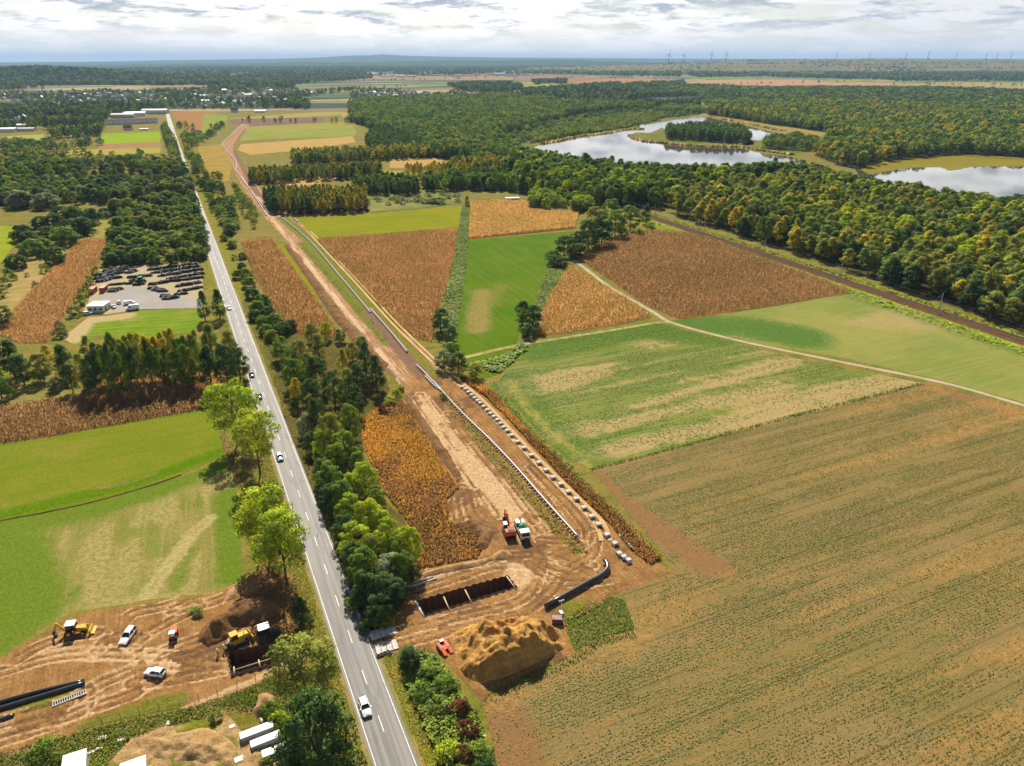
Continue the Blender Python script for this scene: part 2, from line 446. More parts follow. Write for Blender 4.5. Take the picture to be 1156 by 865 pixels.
# ------------------------------------------------------------------ ground sheets
def sheet(name, loop, z, mat, holes=(), res=None, rough=None, hfn=None, mfn=None, parent=None, kind='structure', seed=0, label=None, cat=None, skirt=0):
    """a flat or gently uneven piece of ground; loop in world metres. res: grid of inner points. hfn/mfn: height and mask functions of x, y"""
    if rough: loop = rough_loop(loop, rough[0], rough[1], seed)
    elif res: loop = resample(loop, res * 1.5, True)
    pts = list(loop); edges = [(i, (i + 1) % len(loop)) for i in range(len(loop))]
    for h in holes:
        o = len(pts); pts += list(h); edges += [(o + i, o + (i + 1) % len(h)) for i in range(len(h))]
    if res:
        A = np.array(loop); x0, y0 = A.min(0); x1, y1 = A.max(0)
        gx, gy = np.meshgrid(np.arange(x0, x1, res), np.arange(y0, y1, res)); gx = gx.ravel(); gy = gy.ravel()
        rr = np.random.default_rng(seed + 3); gx = gx + rr.uniform(-.25, .25, gx.shape) * res; gy = gy + rr.uniform(-.25, .25, gy.shape) * res
        ok = inside(gx, gy, loop) & (dist_line(gx, gy, loop, True) > res * .45)
        for h in holes: ok &= ~inside(gx, gy, h) & (dist_line(gx, gy, h, True) > res * .45)
        pts += list(zip(gx[ok].tolist(), gy[ok].tolist()))
    r = delaunay_2d_cdt([Vector(q) for q in pts], edges, [], 0, 1e-5)
    V = np.array([tuple(v) for v in r[0]]); T = np.array([t for t in r[2]], int)
    cen = V[T].mean(1); ok = inside(cen[:, 0], cen[:, 1], loop)
    for h in holes: ok &= ~inside(cen[:, 0], cen[:, 1], h)
    T = T[ok]
    a, b, c = V[T[:, 0]], V[T[:, 1]], V[T[:, 2]]
    neg = ((b[:, 0] - a[:, 0]) * (c[:, 1] - a[:, 1]) - (b[:, 1] - a[:, 1]) * (c[:, 0] - a[:, 0])) < 0
    T[neg] = T[neg][:, ::-1]
    Z = np.full(len(V), float(z))
    if hfn is not None: Z = Z + hfn(V[:, 0], V[:, 1]) * (sstep(0, 1.3, dist_line(V[:, 0], V[:, 1], loop, True)) if kind == 'structure' else 1)
    at_ = {}
    if mfn is not None:
        M = np.ones((len(V), 4)); M[:, :3] = np.stack(mfn(V[:, 0], V[:, 1]), 1); at_['mask'] = M
    me = np_mesh(name, np.column_stack([V, Z]), T, 3, [mat], attrs=at_, smooth=hfn is not None)
    o = link_mesh(name, me, parent)
    return tag(o, label, cat, None, kind)

def ribbon(name, line, w0, w1, z, mat, kind='structure', parent=None):
    """strip between two offsets of a polyline (world metres)"""
    a = offset_line(line, w0); b = offset_line(line, w1); n = len(line)
    V = [(x, y, z) for x, y in a] + [(x, y, z) for x, y in b]
    F = [(i, i + 1, n + i + 1, n + i) for i in range(n - 1)]
    me = bpy.data.meshes.new(name); me.from_pydata(V, [], F); me.materials.append(mat); me.update()
    bm = bmesh.new(); bm.from_mesh(me); bmesh.ops.recalc_face_normals(bm, faces=bm.faces)
    for f in bm.faces:
        if f.normal.z < 0: f.normal_flip()
    bm.to_mesh(me); bm.free()
    o = link_mesh(name, me, parent)
    if parent is None: o['kind'] = kind
    return o

# ------------------------------------------------------------------ blades: maize, grass, reeds, thickets as one mass
def blades(name, X, Y, h, w, mat, label, cat, per=3, z=0.0, lean=.35, droop=True, seed=1, parent=None, kind='stuff'):
    """a few upright and drooping leaf blades at each X, Y"""
    rr = np.random.default_rng(seed); n = len(X)
    if n == 0: return None
    h = np.broadcast_to(np.asarray(h, float), (n,)); w = np.broadcast_to(np.asarray(w, float), (n,)); z = np.broadcast_to(np.asarray(z, float), (n,))
    VV = []; TT = []; NN = []
    pt = rr.uniform(0, 1, n); patch = .8 * (fbm(X, Y, 22, 4, seed + 77) - .5) + .15
    for k in range(per):
        yaw = rr.uniform(0, 2 * math.pi, n); hh = h * rr.uniform(.6, 1.1, n); ww = w * rr.uniform(.6, 1.2, n)
        ox = rr.normal(0, .25, n) * w; oy = rr.normal(0, .25, n) * w
        dx, dy = np.cos(yaw), np.sin(yaw)
        if droop and (k % 2 == 1 or (droop == 2 and k > 0)):                                       # an arched leaf seen from above
            tip = hh * .95; ln = ww * 1.4
            z0 = z + tip * .75; z1 = z + tip
            a = np.stack([X + ox - dy * ww * .4, Y + oy + dx * ww * .4, z0], 1); b = np.stack([X + ox + dy * ww * .4, Y + oy - dx * ww * .4, z0], 1)
            c = np.stack([X + ox + dx * ln + dy * ww * .4, Y + oy + dy * ln - dx * ww * .4, z1], 1); d = np.stack([X + ox + dx * ln - dy * ww * .4, Y + oy + dy * ln + dx * ww * .4, z1], 1)
        else:
            lx = rr.normal(0, lean, n) * hh; ly = rr.normal(0, lean, n) * hh
            a = np.stack([X + ox - dx * ww * .5, Y + oy - dy * ww * .5, z], 1); b = np.stack([X + ox + dx * ww * .5, Y + oy + dy * ww * .5, z], 1)
            c = np.stack([X + ox + dx * ww * .35 + lx, Y + oy + dy * ww * .35 + ly, z + hh], 1); d = np.stack([X + ox - dx * ww * .35 + lx, Y + oy - dy * ww * .35 + ly, z + hh], 1)
        VV.append(np.stack([a, b, c, d], 1).reshape(-1, 3))
        tone = np.clip(pt * .35 + rr.uniform(0, .35, n) + patch, 0, 1)
        TT.append(np.repeat(tone, 4))
        nn = np.stack([rr.normal(0, .45, n), rr.normal(0, .45, n), np.ones(n)], 1); NN.append(np.repeat(nn, 4, 0))
    V = np.concatenate(VV); T = np.concatenate(TT)
    me = np_mesh(name, V, np.arange(len(V)), 4, [mat], attrs={'tone': T, 'cn': np.concatenate(NN)})
    o = link_mesh(name, me, parent)
    if parent is None: tag(o, label, cat, None, kind)
    return o

def scatter_in(loop, dens, seed=0, margin=0, thin=None):
    A = np.array(loop); x0, y0 = A.min(0); x1, y1 = A.max(0)
    n = int((x1 - x0) * (y1 - y0) * dens); rr = np.random.default_rng(seed)
    x = rr.uniform(x0, x1, n); y = rr.uniform(y0, y1, n); ok = inside(x, y, loop)
    x, y = x[ok], y[ok]
    if margin:
        k = dist_line(x, y, loop, True) > margin; x, y = x[k], y[k]
    if thin is not None:
        k = rr.uniform(0, 1, len(x)) < thin(x, y); x, y = x[k], y[k]
    return x, y

def scatter_line(line, w0, w1, dens, seed=0):
    """points in the strip between offsets w0..w1 (metres to the right) of a polyline, dens per m2"""
    L = np.array(resample(line, .5)); rr = np.random.default_rng(seed)
    n = int(len(L) * .5 * abs(w1 - w0) * dens)
    i = rr.integers(0, len(L) - 1, n); t = rr.uniform(0, 1, n)[:, None]
    P = L[i] * (1 - t) + L[i + 1] * t; d = L[i + 1] - L[i]; d /= (np.linalg.norm(d, axis=1, keepdims=True) + 1e-9)
    o = rr.uniform(w0, w1, n)
    return P[:, 0] + d[:, 1] * o, P[:, 1] - d[:, 0] * o

def row_points(loop, ang, sp, step, seed=0, jit=.25):
    A = np.array(loop); c = A.mean(0); Lm = np.abs(A - c).max() * 1.6
    u = np.arange(-Lm, Lm, step); v = np.arange(-Lm, Lm, sp)
    U, Vv = np.meshgrid(u, v); rr = np.random.default_rng(seed)
    U = U.ravel() + rr.uniform(-.5, .5, U.size) * step; W = Vv.ravel() + rr.normal(0, jit, U.size) * sp * .5
    x = c[0] + U * math.cos(ang) - W * math.sin(ang); y = c[1] + U * math.sin(ang) + W * math.cos(ang)
    ok = inside(x, y, loop)
    return x[ok], y[ok]

def hedge_heights(x, y, lo, hi, scale, seed):
    return lo + (hi - lo) * fbm(x, y, scale, 3, seed)
# ================================================================== SETTING
def far_z(v, Y):
    b = (CY - v) / FPX
    return CAM_H + Y * (-SP + b * CP) / (CP + b * SP)
def far_x(u, v, Y):
    b = (CY - v) / FPX
    return (u - CX) / FPX * Y / (CP + b * SP)

SC = dict(soil=(.30, .185, .105), sand=(.46, .32, .19), green=(.075, .125, .022))
scrub_ground = field_mat('scrub_ground', (.105, .118, .032), (.19, .150, .058), 9, (.27, .19, .085), (0.4, 4, .5), speck=(1.2, .45), bmp=(.6, .3))
PIT_R = ats([(469, 679), (573.5, 650), (584, 664), (479, 697.5)])
PIT_L = ats([(256, 738), (311, 727), (316, 751), (261, 765)])

# one ground sheet under everything, with the two excavations open
circ = [(2600 * math.cos(2 * math.pi * k / 48), 1700 + 2600 * math.sin(2 * math.pi * k / 48)) for k in range(48)]
sheet('ground', circ, 0, scrub_ground, holes=[PIT_R, PIT_L])

def farmland_mat():
    nt = NT('farmland'); tc = nt.n('TexCoord'); P = tc.outputs['Object']
    w = nt.n('TexVoronoi', feature='F1'); nt.set(w.inputs['Vector'], nt.mapping(P, .45, (1 / 420, 1 / 160, 1))); w.inputs['Scale'].default_value = 1
    sep = nt.n('SeparateColor'); nt.set(sep.inputs[0], w.outputs['Color'])
    r = nt.n('ValToRGB'); el = r.color_ramp.elements
    cols = [(.06, .095, .03), (.12, .16, .035), (.25, .18, .085), (.16, .17, .045), (.32, .23, .11), (.19, .13, .07)]
    while len(el) < len(cols): el.new(.5)
    for i, c in enumerate(cols): el[i].position = i / len(cols); el[i].color = (*c, 1)
    r.color_ramp.interpolation = 'CONSTANT'; nt.set(r.inputs[0], sep.outputs[0])
    wood = nt.noise(nt.mapping(P, .2, (1 / 1500, 1 / 420, 1)), 1.0, 7, .6)
    col = nt.mix(nt.ramp(wood, .53, .60), r.outputs[0], (.026, .048, .026, 1))
    n = nt.noise(P, .02, 5, .7)
    col = nt.mix(nt.math('MULTIPLY', nt.ramp(n, .4, .7), .4), col, (.03, .05, .025, 1))
    return nt.out(principled(nt, col, .95, .05))
FARM = farmland_mat()
BIG = 42000
fl = [(-3200, 1900), (0, 1750), (3200, 1900), (4200, 2600), (BIG * .72, BIG * .6), (BIG * .4, BIG), (-BIG * .4, BIG), (-BIG * .72, BIG * .6), (-4200, 2600)]
sheet('farmland', fl, .35, FARM)

# far ridges on the horizon
def ridge(name, pts, Y, depth, mat, seed, amp=0):
    V = []; F = []; us = []
    for i in range(len(pts) - 1):
        k = max(2, int((pts[i + 1][0] - pts[i][0]) / 8))
        for q in range(k): us.append((pts[i][0] + (pts[i + 1][0] - pts[i][0]) * q / k, pts[i][1] + (pts[i + 1][1] - pts[i][1]) * q / k))
    us.append(pts[-1])
    n = len(us); prof = [(-1, 0), (-.72, .18), (-.45, .55), (-.2, .88), (0, 1), (.3, .8), (1, 0)]
    for t, hgt in prof:
        for u, v in us:
            yy = Y + t * depth
            x = far_x(u, v, Y) * (1 + .0 * t); z = max(0, far_z(v, Y)) * hgt
            z *= 1 + amp * (vnoise(np.array([x / 300]), np.array([yy / 300]), seed)[0] - .5)
            V.append((x, yy, z + .1))
    for j in range(len(prof) - 1):
        for i in range(n - 1): F.append((j * n + i, j * n + i + 1, (j + 1) * n + i + 1, (j + 1) * n + i))
    me = bpy.data.meshes.new(name); me.from_pydata(V, [], F); me.materials.append(mat)
    me.polygons.foreach_set('use_smooth', [True] * len(me.polygons)); me.update()
    return tag(link_mesh(name, me), kind='structure')
WOODHILL = field_mat('wooded_hill', (.024, .046, .024), (.034, .060, .028), 160, speck=(30, .3), bmp=(.6, 12))
ridge('hills', [(-500, 72), (-200, 71), (0, 71.5), (60, 70), (130, 69.5), (190, 68), (240, 67.5), (330, 66), (370, 64.5), (400, 62.5), (415, 62.8), (432, 61.5), (455, 62.8), (480, 63.6), (560, 65), (640, 65.5), (760, 66.3), (900, 66.5), (1010, 66), (1156, 66.5), (1400, 67), (1700, 68)], 24000, 6000, WOODHILL, 1)
ridge('hills', [(-500, 74), (0, 73.5), (120, 73), (260, 71.5), (420, 69.5), (560, 68.3), (640, 68), (700, 69.5), (760, 71)], 13500, 2500, WOODHILL, 2, .3)
PLATEAU = field_mat('plateau', (.10, .115, .045), (.19, .14, .08), 420, (.04, .06, .03), (.1, 150, .8), speck=(40, .3))
PLAT_PTS = [(560, 78), (640, 75.5), (720, 73), (770, 71), (860, 68.8), (930, 67.6), (985, 67.2), (1060, 67.8), (1156, 67.6), (1300, 67), (1700, 67)]
ridge('hills', PLAT_PTS, 8600, 2600, PLATEAU, 3, 0)
LH_PTS = [(-420, 82), (-200, 81), (-60, 80.5), (0, 80), (40, 78.2), (75, 79.8), (120, 82.5), (170, 86), (215, 88), (262, 92.5), (300, 96)]
LH_Y, LH_D = 4300, 700
ridge('hills', LH_PTS, LH_Y, LH_D, WOODHILL, 4, .25)

# ---------------------------------------------------------------- road
road_px = [(448, 865), (418, 779), (394, 716), (368.5, 649), (354.8, 608), (330, 542), (314.4, 493), (292.5, 433), (279.7, 387), (257.6, 329.5), (239, 279.5), (219, 217), (206.8, 190), (201.4, 175), (193.6, 140), (188, 126)]
rw = np.array(ats(road_px)); al = rw @ E1; la = rw @ E2
wgt = 1 / np.array([q[1] - 60 for q in road_px]) ** -1.0
cf = np.polyfit(al, la, 2, w=wgt)
def road_point(s, off=0.0):
    l = np.polyval(cf, s) + off
    return tuple(E1 * s + E2 * l)
S0 = al[0] - 45; S1 = al[-1] + 250
ROADLINE = [road_point(s) for s in np.arange(S0, S1, 5.0)]
asphalt = field_mat('asphalt', (.15, .142, .135), (.195, .185, .178), 9, (.115, .110, .108), (ROAD_A, .9, .75), speck=(.25, .16), bmp=(.15, .01), rough=.52)
def asphalt_road():
    nt = NT('road_asphalt'); tc = nt.n('TexCoord'); P = tc.outputs['Object']
    c = nt.mix(nt.ramp(nt.noise(nt.mapping(P, ROAD_A, (.02, 1.1, 1)), 1.0, 4, .6), .38, .62), (.115, .106, .100, 1), (.185, .170, .158, 1))
    c = nt.mix(nt.math('MULTIPLY', nt.ramp(nt.noise(nt.mapping(P, ROAD_A, (.07, .5, 1), (5, 3, 0)), 1.0, 5, .7), .55, .63), .7), c, (.088, .082, .078, 1))
    v = nt.noise(P, 3.0, 4, .8)
    k = nt.n('HueSaturation'); nt.set(k.inputs['Color'], c); nt.set(k.inputs['Value'], nt.math('ADD', .75, nt.math('MULTIPLY', v, .5)))
    return nt.out(principled(nt, k.outputs[0], .62, .28, normal=bump(nt, v, .12, .01)))
ROADMAT = asphalt_road()
shoulder = field_mat('road_shoulder', (.26, .20, .11), (.17, .155, .05), 5, (.12, .14, .04), (ROAD_A, .8, .7), speck=(.4, .4))
verge = field_mat('verge_grass', (.145, .150, .034), (.21, .165, .055), 6, (.08, .115, .022), (ROAD_A, 1.2, .7), speck=(.5, .5), bmp=(.7, .2))
ribbon('verge', ROADLINE, -8.6, -4.2, .02, verge); ribbon('verge', ROADLINE, 4.2, 9.0, .024, verge)
ribbon('road_shoulder', ROADLINE, -4.5, -3.3, .035, shoulder); ribbon('road_shoulder', ROADLINE, 3.3, 4.6, .039, shoulder)
road = ribbon('road', ROADLINE, -3.62, 3.62, .08, ROADMAT)
paint = plain('road_paint', (.62, .61, .57), .6, grime=.5, scale=1.3)
ribbon('edge_line', ROADLINE, -3.20, -3.07, .088, paint, parent=road); ribbon('edge_line', ROADLINE, 3.07, 3.20, .088, paint, parent=road)
mb = MB(); s = S0 + 4.5
while s < S1:
    q = [road_point(s, -.08), road_point(s, .08), road_point(s + 4, .08), road_point(s + 4, -.08)]
    mb.add([(x, y, .088) for x, y in q], [(0, 1, 2, 3)]); s += 12
mb.build('centre_line', paint, road)

# ---------------------------------------------------------------- fields on the right
row = ROW_A
F_BEET = [(668, 530), (1043, 433), (1156, 461), (1600, 570), (1900, 1100), (600, 1100), (562, 865), (545, 792), (576, 772), (652, 738), (668, 722), (716, 712), (705, 676), (692, 668), (757, 648), (762, 640)]
HL = ats([(660, 528), (690, 560), (730, 590), (775, 622), (806, 641)])
HL2 = ats([(1040, 435), (1156, 468), (1400, 530)])
HL3 = ats([(548, 780), (575, 830), (590, 900)])
def m_beet(x, y):
    r = np.maximum.reduce([1 - sstep(2, 6.5, dist_line(x, y, HL)), .9 * (1 - sstep(1.5, 6, dist_line(x, y, HL2))), .75 * (1 - sstep(3, 9, dist_line(x, y, HL3)))])
    al_ = x * E2[0] + y * E2[1]
    lush = sstep(.40, .62, fbm(x * E2[0] + y * E2[1], (x * E1[0] + y * E1[1]) * 3.2, 46, 3, 4))
    u = x; near = sstep(190, 95, y) * sstep(20, 90, x)
    g = np.clip(.20 * lush + .12 * near * lush, 0, .5) * (1 - r)
    bare = sstep(.50, .66, fbm(x * E2[0] + y * E2[1], (x * E1[0] + y * E1[1]) * 9.0, 55, 4, 14)) * .6
    return r, g, bare * (1 - g)
beet = field_mat('young_crop', (.215, .158, .086), (.172, .138, .066), 24, (.255, .165, .080), (row, 1.5, .75), rows=(row, .5, .55, (.085, .086, .028, 1)), speck=(.55, .42),
                 masks=[('Red', (.205, .128, .072), (.175, .112, .062)), ('Green', (.082, .112, .032), (.105, .125, .038)), ('Blue', (.31, .20, .10), (.20, .135, .06))], bmp=(1, .35), tram=(row, 4.8, .55, (.060, .056, .022, 1)))
sheet('crop_field', ats(F_BEET), .05, beet, res=3.0, mfn=m_beet, seed=2)

F_PALE = [(560, 433), (600, 389), (640, 382), (745, 365), (770, 372), (900, 405), (1043, 433), (668, 530), (648, 522), (610, 490)]
PL1 = ats([(575, 430), (600, 465), (640, 505), (668, 528)])
PL2 = ats([(600, 395), (720, 372), (800, 380)])
def m_pale(x, y):
    r = sstep(.44, .62, fbm(x * E2[0] + y * E2[1], (x * E1[0] + y * E1[1]) * 8, 60, 4, 8)) * .75
    g = np.maximum(.8 * (1 - sstep(6, 22, dist_line(x, y, PL2))), .55 * (1 - sstep(6, 16, dist_line(x, y, PL1))))
    b = (1 - sstep(1.2, 3.0, dist_line(x, y, PL1))) * .7
    return r, g, b
pale = field_mat('pale_green_crop', (0.123, 0.148, 0.043), (0.157, 0.163, 0.056), 26, (0.285, 0.224, 0.116), (row, 1.1, .6), rows=(row, .7, .7, (.085, .120, .036, 1)), speck=(.7, .42),
                 masks=[('Red', (0.314, 0.232, 0.128), (0.228, 0.189, 0.096)), ('Green', (0.067, 0.107, 0.026), (0.085, 0.122, 0.032)), ('Blue', (0.247, 0.206, 0.080), (0.190, 0.181, 0.056))], bmp=(.8, .3), tram=(row, 5.5, .7, (.06, .085, .022, 1)))
sheet('crop_field', ats(F_PALE), .055, pale, res=3.5, mfn=m_pale, seed=3)

F_FAR = [(757, 362), (800, 358), (870, 347), (962, 330), (1000, 338), (1054, 360), (1156, 398), (1500, 520), (1500, 545), (1156, 455), (1066, 430), (950, 404), (867, 390), (810, 378)]
FR1 = ats([(760, 362), (860, 372), (900, 380)]); FR2 = ats([(960, 333), (1020, 352), (1156, 398)])
def m_far(x, y):
    r = sstep(.46, .66, fbm(x * E2[0] + y * E2[1], (x * E1[0] + y * E1[1]) * 2.5, 80, 3, 21)) * .6
    g = np.maximum(.75 * (1 - sstep(8, 26, dist_line(x, y, FR1))), .5 * (1 - sstep(4, 14, dist_line(x, y, FR2))))
    return r, g, 0 * x
farf = field_mat('sown_field', (0.142, 0.166, 0.056), (0.195, 0.191, 0.072), 40, (0.247, 0.204, 0.080), (row, 1.6, .6), rows=(row, 2.2, .12, (.10, .15, .05, 1)), speck=(1, .3),
                 masks=[('Red', (0.294, 0.217, 0.120), (0.237, 0.200, 0.096)), ('Green', (0.057, 0.106, 0.032), (0.081, 0.123, 0.034))], bmp=(.6, .3))
sheet('crop_field', ats(F_FAR), .055, farf, res=6, mfn=m_far, seed=4)

F_GREEN = [(529, 271), (648, 261), (635, 285), (618, 302), (603, 343), (588, 372), (583, 388), (521, 402), (514, 395), (516, 367), (521, 337), (525, 300)]
GB = ats([(545, 330), (541, 352), (539, 372)]); GB2 = ats([(567, 300), (560, 345)])
def m_green(x, y):
    return (.62 * (1 - sstep(3, 11, dist_line(x, y, GB))), .35 * (1 - sstep(1, 4, dist_line(x, y, GB2))) + .3 * sstep(.5, .7, fbm(x, y, 60, 3, 5)), 0 * x)
greenf = field_mat('green_field', (0.063, 0.117, 0.018), (0.086, 0.129, 0.023), 40, (0.137, 0.144, 0.045), (ROAD_A, 2.6, .45), speck=(.8, .25),
                   masks=[('Red', (0.273, 0.187, 0.099), (0.179, 0.156, 0.054)), ('Green', (0.158, 0.148, 0.045), (0.116, 0.133, 0.032))], bmp=(.4, .2))
sheet('grass_field', ats(F_GREEN), .05, greenf, res=4, mfn=m_green, seed=5)
sheet('grass_field', ats([(521, 405), (583, 391), (597, 392), (590, 402), (560, 424), (545, 428), (524, 415)]), .05, greenf, seed=6)
limef = field_mat('lime_meadow', (0.156, 0.166, 0.023), (0.193, 0.183, 0.031), 30, (0.101, 0.140, 0.020), (row, 5, .6), speck=(.8, .25), bmp=(.4, .2))
sheet('meadow', ats([(331, 247), (416, 242), (521, 233), (517, 258), (440, 263), (356, 269)]), .05, limef, seed=7)
sheet('meadow', ats([(313, 275), (324, 276), (352, 318), (360, 345), (345, 330), (325, 298)]), .045, limef, seed=7)

# field track and its branch
TRACK = smooth_line(ats([(648, 294), (668, 309), (688, 324), (738, 353), (757, 364), (810, 379), (867, 392), (950, 409), (1067, 433), (1156, 458), (1400, 528)]), 3)
trackm = field_mat('field_track', (.38, .33, .25), (.31, .26, .17), 5, (.30, .27, .13), (0, 2, .35), speck=(.6, .3))
ribbon('farm_track', TRACK, -1.2, 1.2, .075, trackm)
TR2 = smooth_line(ats([(755, 364), (738, 365), (690, 373), (628, 383), (580, 391), (520, 405)]), 3)
ribbon('farm_track', TR2, -1.1, 1.1, .065, field_mat('grass_track', (.34, .30, .17), (.18, .19, .06), 4, speck=(.6, .3)))
TR3 = smooth_line(ats([(578, 453), (596, 478), (625, 508), (655, 527)]), 3)
marginm = field_mat('field_margin', (.16, .185, .05), (.13, .155, .035), 5, speck=(.6, .4))
ribbon('field_margin', smooth_line(ats([(556, 432), (575, 458), (610, 497), (640, 524), (668, 556), (700, 592), (735, 628)]), 3), -1.2, 1.4, .06, marginm)

# ---------------------------------------------------------------- fields on the left
F_MEADOW = [(-260, 530), (0, 502), (60, 493), (120, 481.5), (240, 461), (247, 470), (250, 493), (252, 515), (212, 533), (175, 546), (105, 566), (45, 579), (0, 588), (-260, 640)]
MD = ats([(0, 582), (105, 558), (175, 538), (250, 510)]); MT = ats([(110, 552), (140, 545), (175, 535)])
def m_meadow(x, y):
    g = .75 * (1 - sstep(1, 6, dist_line(x, y, MD)))
    r = .5 * sstep(.48, .7, fbm(x, y * 2.0, 30, 3, 6)); b = .5 * (1 - sstep(.5, 2.5, dist_line(x, y, MT)))
    return r, g, b
mead = field_mat('bright_meadow', (0.157, 0.164, 0.032), (0.128, 0.156, 0.027), 16, (0.095, 0.135, 0.021), (ROW_A - .05, 2, .5), speck=(.6, .45),
                 masks=[('Red', (0.190, 0.168, 0.052), (0.162, 0.156, 0.043)), ('Green', (0.071, 0.131, 0.017), (0.095, 0.148, 0.021)), ('Blue', (0.266, 0.164, 0.095), (0.209, 0.148, 0.067))], bmp=(.7, .25), sat=1.16)
sheet('meadow', ats(F_MEADOW), .05, mead, res=2.0, mfn=m_meadow, seed=8)
F_MOWN = [(-260, 646), (0, 590), (45, 581), (105, 568), (175, 548), (212, 536), (252, 519), (263, 534), (270, 575), (273, 640), (275, 665), (240, 700), (150, 720), (0, 790), (-260, 870)]
TAN = ats([(60, 640), (110, 620), (160, 600), (215, 560)])
TAN2 = ats([(40, 690), (140, 660), (200, 640)])
RUT = ats([(238, 585), (215, 605), (190, 640), (165, 672)])
GRN = ats([(258, 560), (262, 600), (266, 650)]); GRN2 = ats([(-40, 640), (0, 625), (15, 690), (-50, 740)]); GRN3 = ats([(0, 596), (105, 575), (175, 553), (245, 524)]); GRN4 = ats([(140, 605), (170, 597), (176, 625)])
def m_mown(x, y):
    r = np.maximum(.95 * (1 - sstep(8, 22, dist_line(x, y, TAN))), .9 * (1 - sstep(8, 20, dist_line(x, y, TAN2))))
    g = np.maximum.reduce([1 - sstep(0, 8.5, dist_line(x, y, GRN)), 1 - sstep(3, 18, dist_line(x, y, GRN2)), .9 * (1 - sstep(1, 10, dist_line(x, y, GRN3))), .45 * (1 - sstep(1, 5, dist_line(x, y, GRN4)))])
    b = np.maximum.reduce([.85 * (1 - sstep(.2, 1.6, np.abs(dist_line(x, y, RUT) - 1.0))) * (dist_line(x, y, RUT) < 2.4),
                           .8 * (1 - sstep(0, 10, dist_line(x, y, ats([(0, 770), (90, 715), (150, 690), (240, 690)]))))])
    a_ = x * math.cos(MOWA) + y * math.sin(MOWA); c_ = -x * math.sin(MOWA) + y * math.cos(MOWA)
    st = fbm(c_, a_ / 9, 2.6, 4, 33); r = r * np.clip(.15 + 1.7 * (st - .2), 0, 1); g = np.maximum(g, .55 * sstep(.55, .7, fbm(c_, a_ / 7, 3.2, 4, 37)) * (b < .3))
    return r * (1 - g), g, b
MOWA = math.atan2(at(128, 600)[1] - at(108, 700)[1], at(128, 600)[0] - at(108, 700)[0])
mown = field_mat('mown_meadow', (.150, .160, .042), (.200, .175, .062), 9, (.28, .215, .10), (MOWA, 1.3, .75), speck=(.55, .5),
                 masks=[('Red', (.30, .255, .115), (.20, .175, .06)), ('Green', (.098, .148, .026), (.13, .160, .034)), ('Blue', (.35, .29, .15), (.27, .235, .10))], bmp=(.8, .25), sat=1.14)
sheet('meadow', ats(F_MOWN), .045, mown, res=1.2, mfn=m_mown, seed=9)
ribbon('ditch', smooth_line(ats([(-200, 634), (0, 588.5), (45, 580), (105, 567), (175, 547), (205, 536)]), 3), -.35, .35, .058, field_mat('ditch_bed', (.030, .028, .015), (.05, .045, .02), 4))
lightf = field_mat('light_meadow', (.22, .235, .05), (.18, .22, .04), 25, (.14, .185, .03), (.3, 5, .5), speck=(1, .25))
sheet('meadow', ats([(-200, 265), (-20, 254), (22, 256), (20, 268), (12, 282), (0, 300), (-200, 340)]), .05, lightf, seed=10)
sandf = field_mat('sandy_scrub', (.33, .235, .125), (.24, .195, .08), 12, (.14, .15, .045), (.5, 3, .7), speck=(1, .4))
sheet('scrub_clearing', ats([(-60, 330), (5, 320), (30, 288), (62, 276), (84, 268), (80, 280), (50, 315), (20, 345), (0, 365), (-60, 390)]), .04, sandf, rough=(4, 2), seed=11)
sheet('scrub_clearing', ats([(-100, 470), (-100, 445), (0, 428), (40, 420), (62, 435), (100, 450), (60, 452), (0, 462)]), .04, field_mat('dry_clearing', (.17, .15, .055), (.22, .175, .08), 8, (.11, .13, .035), (.2, 3, .5), speck=(.8, .45)), rough=(4, 2), seed=12)

# left strip head and yard surfaces
sheet('meadow', ats([(88, 273), (110, 249), (137, 249), (124, 274), (118, 290), (95, 290)]), .045, field_mat('strip_head', (.19, .20, .055), (.24, .19, .085), 14, (.12, .15, .04), (1.1, 2, .5), speck=(.9, .3)), rough=(4, 1), seed=13)
YARD = ats([(93, 353), (100, 340), (106, 318), (112, 304), (150, 300), (226, 298), (229, 320), (229, 344), (228, 348), (160, 349), (120, 355)])
yardm = field_mat('yard_gravel', (.27, .25, .235), (.31, .285, .255), 12, (.22, .205, .19), (.2, 2, .5), speck=(.8, .22),
                  masks=[('Red', (.40, .32, .20), (.30, .26, .13))])
YP = ats([(125, 335), (140, 328), (170, 331), (187, 340), (228, 343), (226, 348), (150, 349)])
sheet('yard', YARD, .05, yardm, res=3, mfn=lambda x, y: (.6 * sstep(1, 9, dist_line(x, y, YP, True)) * (~inside(x, y, YP)), 0 * x, 0 * x), seed=14)
sheet('meadow', ats([(100, 358), (120, 357), (160, 351), (226, 349), (229, 362), (215, 375), (150, 385), (110, 378), (85, 390), (70, 382)]), .045,
      field_mat('yard_grass', (.10, .175, .024), (.15, .19, .04), 10, (.30, .24, .12), (.2, 2, .4), speck=(.8, .35), masks=[('Red', (.40, .30, .19), (.30, .25, .13))]), res=3,
      mfn=lambda x, y: (.9 * (1 - sstep(2, 9, dist_line(x, y, ats([(78, 385), (95, 362), (140, 357)])))), 0 * x, 0 * x), seed=15)

